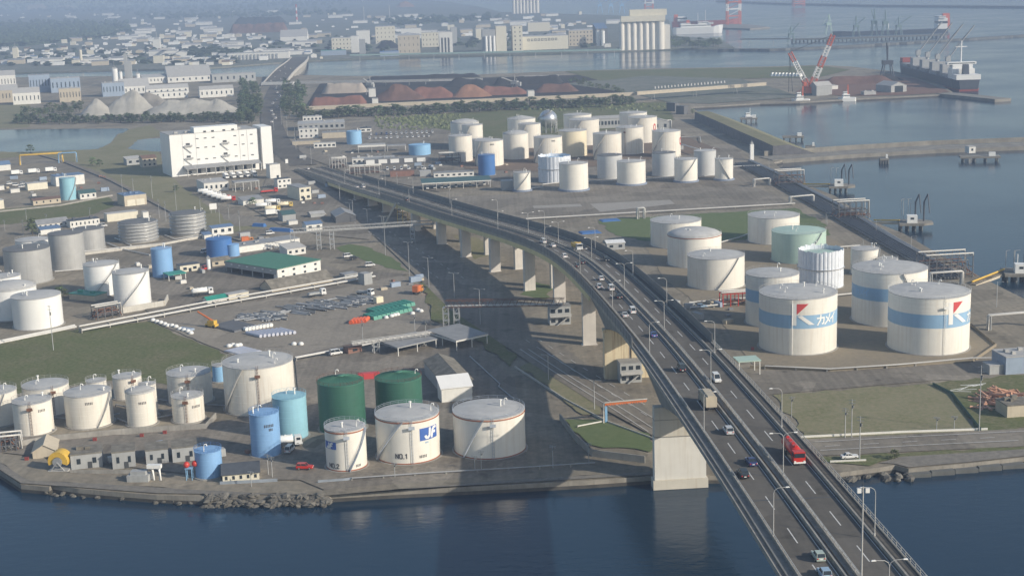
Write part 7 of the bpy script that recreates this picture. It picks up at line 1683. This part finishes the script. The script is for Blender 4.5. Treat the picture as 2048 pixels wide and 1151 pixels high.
for x, y, hd, k, c, lb in ((672, 711, 60, 'van', 'white', 'white van parked beside the brown guard hut'), (1699, 919, 85, 'sedan', 'white', 'white sedan parked on the grass by the river road'), (740, 534, 70, 'van', 'white', 'white van on the dark yard below the lawn'), (709, 520, 60, 'wagon', 'black', 'black and white car on the dark yard by the lawn'), (696, 516, 60, 'van', 'white', 'white car left of the black one by the lawn'), (1404, 617, 80, 'hatch', 'pale_blue', 'pale blue car in the shade of the bridge by the red frame'), (610, 940, 95, 'wagon', 'red', 'red car parked near the slim numbered tank'), (580, 905, 10, 'van', 'silver', 'silver car seen between the blue and turquoise tank feet'), (206, 455, 60, 'van', 'white', 'white car beside the pale yellow store'), (540, 470, 60, 'van', 'white', 'white car below the pipe bridge end'), (645, 432, 70, 'hatch', 'beige', 'small pale car beside the ramp road'), (410, 541, 200, 'van', 'red', 'red vehicle beside the small silver tank'), (410, 507, 30, 'van', 'white', 'white van near the deep blue tank')): car_g(x, y, hd, k, c, lb)
rr = random.Random(5); cols = ['white']*6+['silver', 'black', 'white', 'grey', 'blue']
for k in range(13): car_g(742+k*10.2+rr.uniform(-1, 1), 271-k*.35, 175, rr.choice(['van', 'wagon', 'hatch']), rr.choice(cols), 'car parked in the rear row by the meadow', 'cars parked by the meadow')
for k in range(12): car_g(740+k*10.8+rr.uniform(-1, 1), 279-k*.4, 175, rr.choice(['van', 'wagon', 'hatch']), rr.choice(cols), 'car parked in the front row by the meadow', 'cars parked by the meadow in front')
for k in range(9): car_g(855+k*14.2, 379-k*1.0, 175, rr.choice(['van', 'wagon', 'hatch']), rr.choice(cols), 'car parked under the long green roofed car port', 'cars under the car port')
for k in range(7): car_g(775+k*14, 341-k*.4, 175, 'van', rr.choice(cols), 'car parked in front of the garage row', 'cars before the garages')
for k in range(11):
    y = 172+k*7.4; f = (y-170)/75; car_g(556-14*f+ (8 if k % 3 == 0 else -3 if k % 2 else 2), y, 190 if k % 2 else 8, 'van' if k % 2 else 'wagon', 'white', 'white car on the tree lined port road', 'cars on the port road')
for k in range(8): i_ = 3+k*2; p = fp_[min(i_, len(fp_)-1)]; c = dup(CP['van'], (p.x+(-7 if k % 2 else 6), p.y, p.z+.85), R(100), 'pale car on the far channel bridge', 'cars on the channel bridge')
for k in range(7): car_g(20+k*9+ (k % 3)*3, 370+ (k % 3)*3, 60, 'van', rr.choice(cols), 'car parked among the sheds at far left', 'cars at the left sheds')
for t in CP.values(): remove_tree(t)
def truck_proto(kind, cab, bodym, L=9.5):
    T = thing('truck', 'truck', 'truck'); b = MB(); b.box((L/2-1.05, 0, .75), (2.0, 2.4, 2.1), taper=.95); b.box((L/2-1.0, 0, .55), (2.1, 2.42, .25)); b.build('cab', cab, T)
    b = MB(); b.box((L/2-.12, 0, 1.75), (.25, 2.1, .85)); b.box((L/2-1., 0, 1.8), (1.1, 2.44, .7)); b.build('windscreen', M['glass'], T)
    b = MB(); b.box((0, 0, .6), (L-.4, 1.0, .3)); b.build('chassis', M['dark'], T); b = MB(); z = .95
    if kind == 'tank': b.lathe([(.3, -L/2), (1.15, -L/2+.3), (1.2, 0), (1.15, L/2-2.5), (.3, L/2-2.2)], 14, cap1=True, cap0=True); b.v = [(z_, y, x*.85+2.05) for x, y, z_ in b.v]; b.f = [f[::-1] for f in b.f]; b.box((-1.2, 0, 3.0), (L*.62, .9, .18)); [b.box((-L*.4+q*L*.2, 0, 3.05), (.5, .5, .3)) for q in range(4)]
    elif kind == 'box': b.box((-1.1, 0, z), (L-2.4, 2.45, 2.5))
    elif kind == 'flat': b.box((-1.1, 0, z), (L-2.4, 2.4, .25)); b.box((-1.1, 0, z+.25), (L-3.4, 1.8, .5))
    elif kind == 'dump': b.box((-1.1, 0, z), (L-2.6, 2.4, 1.5), taper=1.05); b.box((-1.1, 0, z+1.49), (L-3.0, 2.1, .25), taper=.6); b.box((L/2-2.3, 0, 2.3), (.4, 2.3, .8))
    elif kind == 'bulk': b.box((-1.1, 0, z), (L-2.5, 2.5, 2.3)); b.box((-1.1, 0, z+2.29), (L-3, 1.5, .3)); [b.box((-1.1-L*.36+q*L*.12, 0, z), (.12, 2.62, 2.35)) for q in range(7)]
    b.build({'tank': 'tank', 'box': 'cargo_box', 'flat': 'flatbed', 'dump': 'dump_body', 'bulk': 'bulk_body'}[kind], bodym, T)
    for x in (L/2-1.3, -L*.18, -L*.34):
        for s in (-1, 1): b = MB(); b.tube([(x, s*.85, .5), (x, s*1.2, .5)], .5, 12); b.build('wheel', M['black'], T)
    for s in (-1, 1): b = MB(); b.box((L/2-.02, s*.95, .85), (.14, .4, .25)); b.build('headlight', MC['light_clear'], T)
    b = MB(); b.box((L/2+.02, 0, .55), (.12, 2.4, .3)); b.build('bumper', MC['letter_white'], T)
    return proto_tree(T)
def truck_b(pt, x, y, t, label):
    i, _ = on_bridge(x, y); d, n = frame(i); dd = d if t < 0 else -d; c = dup(pt, off(i, t, .005), None, label, None, scale=1.22); c.rotation_euler = (0, -math.asin(dd.z), math.atan2(dd.y, dd.x))
def truck_g(pt, x, y, head, label, group=None): P = at(x, y); d = Vector((math.sin(R(head)), math.cos(R(head)), 0)); dup(pt, (P.x, P.y, .62), math.atan2(d.y, d.x), label, group, scale=1.22)
TR = dict(red=truck_proto('tank', CARP['red'], CARP['red'], 11), bulk=truck_proto('bulk', CARP['grey'], MC['wall_beige'], 10), dump=truck_proto('dump', CARP['silver'], M['yellow'], 8.5), wtank=truck_proto('tank', CARP['white'], MC['tank_white'], 9), rwtank=truck_proto('tank', CARP['red'], MC['tank_white'], 9), ytank=truck_proto('tank', CARP['yellow'], MC['tank_yellow'], 9), box=truck_proto('box', CARP['white'], MC['tank_white'], 8), redbox=truck_proto('flat', CARP['red'], M['red'], 11), flat=truck_proto('flat', CARP['white'], MC['wall_grey'], 8), orange=truck_proto('box', CARP['orange'], M['orange'], 6))
truck_b(TR['red'], 1590, 918, 7.6, 'bright red tank truck coming towards the viewer on the bridge'); truck_b(TR['bulk'], 1432, 808, IN-.2, 'grey beige bulk truck driving away on the bridge'); truck_b(TR['dump'], 1170, 497, 4.3, 'dump truck with a yellow load coming down the bridge')
g = 'tank trucks parked below the cold store'
for k in range(4): truck_g(TR['wtank'], 410+k*9, 389+k*3.4, 66, 'white tank truck in the slanting row below the cold store', g)
for k in range(2): truck_g(TR['rwtank'], 447+k*9, 402+k*2.2, 66, 'red and white tank truck at the end of the slanting row', 'red and white tank trucks')
truck_g(TR['redbox'], 538, 387, 66, 'red flat truck parked before the open truck shelter'); truck_g(TR['wtank'], 545, 410, 66, 'white long truck beside the pale sloping roofed shed'); truck_g(TR['wtank'], 527, 418, 66, 'white tank truck next to the yellow ones'); truck_g(TR['ytank'], 545, 424, 66, 'yellow tank truck in front of the white one'); truck_g(TR['ytank'], 570, 416, 66, 'yellow and pink tank truck nearest the cream office'); truck_g(TR['box'], 545, 432, 66, 'white small truck below the yellow tank trucks')
truck_g(TR['wtank'], 405, 592, 60, 'white tank truck at the teal roofed hut'); truck_g(TR['flat'], 730, 592, 120, 'white flat truck beside the steel pipes'); truck_g(TR['orange'], 836, 588, 20, 'orange truck at the edge of the gravel yard'); truck_g(TR['flat'], 633, 594, 58, 'long flat trailer on the gravel yard by the pipe rack'); truck_g(TR['wtank'], 572, 895, 75, 'white truck standing under the turquoise tank'); truck_g(TR['orange'], 495, 488, 70, 'yellow orange truck behind the deep blue tank')
for k in range(5): truck_g(TR['box'], 452+k*14, 358-k*1.2, 154, 'white box truck backed up to the cold store dock', 'box trucks at the docks')
for k in range(3): truck_g(TR['box'], 34+k*34, 351-k*3, 60, 'white truck parked on the far left yard', 'white trucks at far left')
for t in TR.values(): remove_tree(t)
# yellow crane in the gravel yard
P = at(424, 655); T = thing('mobile_crane', 'yellow mobile crane with its boom pointing to the upper left', 'crane', P, R(150)); b = MB(); b.box((0, 0, .9), (6, 2.6, 1)); b.build('carrier', M['yellow'], T)
b = MB(); b.box((-.8, 0, 1.95), (3, 2.3, 1.7)); b.box((1.1, .7, 1.95), (1.2, 1., 1.5)); b.build('cab', M['yellow'], T); b = MB(); b.tube([(-1, 0, 3.2), (8, 0, 7)], .6, 4, r1=.42); b.build('boom', M['orange'], T)
for x in (-2, 2):
    for s in (-1, 1): b = MB(); b.tube([(x, s*.9, .75), (x, s*1.45, .75)], .75, 12); b.build('wheel', M['black'], T)
# ------------------------------------------------------------------ trees
mat('leaf_dark', (.095, .135, .07), .9, .45, .3, rnd=.35, detail=3); mat('leaf_mid', (.115, .155, .07), .9, .4, .3, rnd=.35, detail=3); mat('bark', (.10, .08, .06), .9)
def tree_proto(kind, seed):
    rr = random.Random(seed); pine = kind == 'pine'; h = 10.
    T = thing('pine_tree' if pine else 'broadleaf_tree', 'tree', 'tree'); b = MB(); b.tube([(0, 0, -.2), (.1, .05, h*.4), (0, .1, h*.85)], .24, 6, r1=.07)
    for k in range(6): a = rr.uniform(0, 6.28); z = h*rr.uniform(.35, .75); b.tube([(0, 0, z), (1.4*math.cos(a), 1.4*math.sin(a), z+.8)], .07, 4)
    b.build('trunk', MC['bark'], T); b = MB()
    cl = []
    for k in range(20):
        a = rr.uniform(0, 6.28); z = rr.uniform(.2, .95) if pine else rr.uniform(.35, .92); rad = (2.7*(1.05-z) if pine else 2.6*math.sin(min(1, (1.08-z)*1.9)*1.57))*rr.uniform(.4, 1.); cl.append((rad*math.cos(a), rad*math.sin(a), z*h, rr.uniform(.7, 1.25)))
    for cx, cy, cz, s in cl:
        for q in range(15):
            p = Vector((rr.gauss(0, .5), rr.gauss(0, .5), rr.gauss(0, .42)))*s+Vector((cx, cy, cz)); u = Vector((rr.uniform(-1, 1), rr.uniform(-1, 1), rr.uniform(-.4, .4))).normalized()*rr.uniform(.3, .6); v = Vector((rr.uniform(-1, 1), rr.uniform(-1, 1), rr.uniform(-1, 1))).normalized()*rr.uniform(.3, .5)
            b.add([p-u-v*.4, p+u-v*.5, p+u*.6+v, p-u*.7+v*.8], [(0, 1, 2, 3)])
    b.build('crown', MC['leaf_dark' if pine else 'leaf_mid'], T); return proto_tree(T)
PT = [tree_proto('pine', 1), tree_proto('pine', 2), tree_proto('broad', 3), tree_proto('broad', 4)]
rr = random.Random(11)
def grove(n, x0, x1, f, dy, hm, idx, label, group, wide=1.):
    for k in range(n):
        x = x0+(x1-x0)*(k+rr.uniform(.1, .9))/n; y = f(x)+rr.uniform(-dy, dy); P = at(x, y); s = hm/10*rr.uniform(.75, 1.2); dup(PT[rr.choice(idx)], (P.x, P.y, 0), rr.uniform(0, 6.28), label, group, scale=(s*wide, s*wide, s))
g = 'trees of the belt above the pond'
grove(70, 32, 490, lambda x: 247-(x-32)*.012, 3, 10, (0, 1), 'dark pine in the belt between the gravel works and the pond', g, 2.3)
grove(30, 488, 528, lambda x: 190, 0, 15, (0, 1, 2), 'dense tree in the wood left of the port road', 'wood left of the port road', 1.7) if False else None
for k in range(52):
    y = rr.uniform(176, 250); x = 524-(y-176)*.12-rr.uniform(0, 40); P = at(x, y); s = rr.uniform(1.2, 1.8); dup(PT[rr.choice((0, 1, 2))], (P.x, P.y, 0), rr.uniform(0, 6), 'dense tree in the wood left of the port road', 'wood left of the port road', scale=(s*1.4, s*1.4, s))
for k in range(40):
    y = rr.uniform(176, 238); x = 566-(y-176)*.02+rr.uniform(0, 42); P = at(x, y); s = rr.uniform(1.2, 1.7); dup(PT[rr.choice((0, 1, 2))], (P.x, P.y, 0), rr.uniform(0, 6), 'dense tree in the wood right of the port road', 'wood right of the port road', scale=(s*1.4, s*1.4, s))
grove(78, 602, 1270, lambda x: 237-(x-602)*.042, 3, 11, (0, 1, 2), 'tree of the long belt in front of the ore heaps', 'tree belt before the ore heaps', 2.6)
grove(26, 40, 165, lambda x: 236-(x-40)*.12, 8, 11, (2, 3, 0), 'bushy tree left of the pointed gravel cone', 'trees beside the gravel cone', 1.4)
grove(26, 1342, 1440, lambda x: 92+ (x-1342)*.02, 6, 16, (2, 3), 'tree on the wooded point beside the great silos', 'trees on the point', 1.8)
grove(16, 1140, 1250, lambda x: 166+(x-1140)*.2, 3, 8, (2, 3), 'low tree along the channel end of the stockyard', 'low trees at the stockyard end', 1.6)
for x, y, h, lb in ((62, 306, 9, 'lone bush tree at the near shore of the pond'), (185, 331, 8, 'low dark bush beside the lane by the brown roofed house'), (200, 333, 7, 'second low bush right of the lane bush'), (66, 470, 12, 'dark cypress like tree above the steel tanks'), (1790, 918, 4, 'small bush on the river bank'), (505, 410, 6, 'round green bush beside the pale sloping roofed shed'), (120, 592, 6, 'bush beside the plain white tank'), (128, 594, 5, 'second bush beside the plain white tank'), (352, 384, 6, 'bush at the corner of the cold store'), (1385, 228, 6, 'bush on the grass bank')):
    P = at(x, y); s = h/10; dup(PT[2 if h < 10 else 0], (P.x, P.y, -.5), x, lb, None, scale=(s*1.6, s*1.6, s))
for t in PT: remove_tree(t)
# far wood: one mass of clumps
b = MB()
def wood(poly_, n, hh, seed):
    r2 = random.Random(seed); xs = [p[0] for p in poly_]; ys = [p[1] for p in poly_]; k = 0
    while k < n:
        x, y = r2.uniform(min(xs), max(xs)), min(ys)+(max(ys)-min(ys))*r2.random()**.6; ins = False
        for (x0, y0), (x1, y1) in zip(poly_, poly_[1:]+poly_[:1]):
            if (y0 > y) != (y1 > y) and x < (x1-x0)*(y-y0)/(y1-y0)+x0: ins = not ins
        if not ins: continue
        k += 1; P = at(x, y); r = r2.uniform(7, 15); h = hh*r2.uniform(.7, 1.25); m = 6; vs = []
        for z, q in ((0, .9), (h*.55, 1.), (h*.85, .6)):
            for j in range(m): t = 2*math.pi*j/m+z; u = r*q*r2.uniform(.7, 1.2); vs.append((P.x+u*math.cos(t), P.y+u*math.sin(t), z))
        vs.append((P.x, P.y, h)); b.add(vs, [(i*m+j, i*m+(j+1) % m, (i+1)*m+(j+1) % m, (i+1)*m+j) for i in range(2) for j in range(m)]+[(2*m+j, 2*m+(j+1) % m, 3*m) for j in range(m)])
wood([(-20, 42), (262, 42), (258, 66), (200, 78), (60, 92), (-20, 96)], 1500, 16, 1); wood([(-20, -8), (480, -20), (700, -16), (690, 10), (400, 20), (200, 24), (-20, 24)], 900, 18, 2); wood([(255, 26), (470, 20), (690, 14), (700, 28), (560, 34), (300, 40)], 260, 15, 3)
wood([(740, 40), (1000, 30), (1000, 40), (800, 52)], 160, 14, 4); wood([(380, 104), (470, 100), (560, 100), (560, 106), (380, 114)], 70, 12, 5); wood([(-20, 96), (470, 90), (470, 128), (-20, 134)], 150, 8, 6); wood([(480, 78), (700, 72), (1200, 60), (1230, 96), (640, 106)], 110, 9, 7)
tag(b.build('far_wood', mat('far_leaf', (.06, .085, .055), .95, .5, .03)), kind='stuff')
# meadow scrub
b = MB(); rr = random.Random(4)
for k in range(420):
    x, y = rr.uniform(750, 920), rr.uniform(229, 260)
    if k > 300: x, y = rr.uniform(1010, 1330), rr.uniform(208, 222)
    P = at(x, y); r = rr.uniform(.8, 2.4); vs = []
    for z, q in ((0, 1.), (r*.7, .85), (r*1.1, .35)):
        for j in range(5): t = 2*math.pi*j/5+z; u = r*q*rr.uniform(.6, 1.3); vs.append((P.x+u*math.cos(t), P.y+u*math.sin(t), z))
    b.add(vs, [(i*5+j, i*5+(j+1) % 5, (i+1)*5+(j+1) % 5, (i+1)*5+j) for i in range(2) for j in range(5)]+[tuple(10+j for j in range(5))])
tag(b.build('scrub', MC['leaf_mid']), kind='stuff')
# ------------------------------------------------------------------ haze
mb = MB()
x0, x1, y0, y1, z0, z1 = -7000, 7000, -300, 12000, WZ-6, 172
mb.add([(x0, y0, z0), (x1, y0, z0), (x1, y1, z0), (x0, y1, z0), (x0, y0, z1), (x1, y0, z1), (x1, y1, z1), (x0, y1, z1)],
       [(3, 2, 1, 0), (4, 5, 6, 7), (0, 1, 5, 4), (1, 2, 6, 5), (2, 3, 7, 6), (3, 0, 4, 7)])
hm = bpy.data.materials.new('haze'); hm.use_nodes = True
n = hm.node_tree.nodes; n.clear()
v = n.new('ShaderNodeVolumePrincipled'); v.inputs['Color'].default_value = (.44, .565, .79, 1); v.inputs['Density'].default_value = 1.75e-4
v.inputs['Anisotropy'].default_value = 0.
o = n.new('ShaderNodeOutputMaterial'); hm.node_tree.links.new(v.outputs[0], o.inputs['Volume'])
hz = tag(mb.build('haze', hm), kind='stuff')
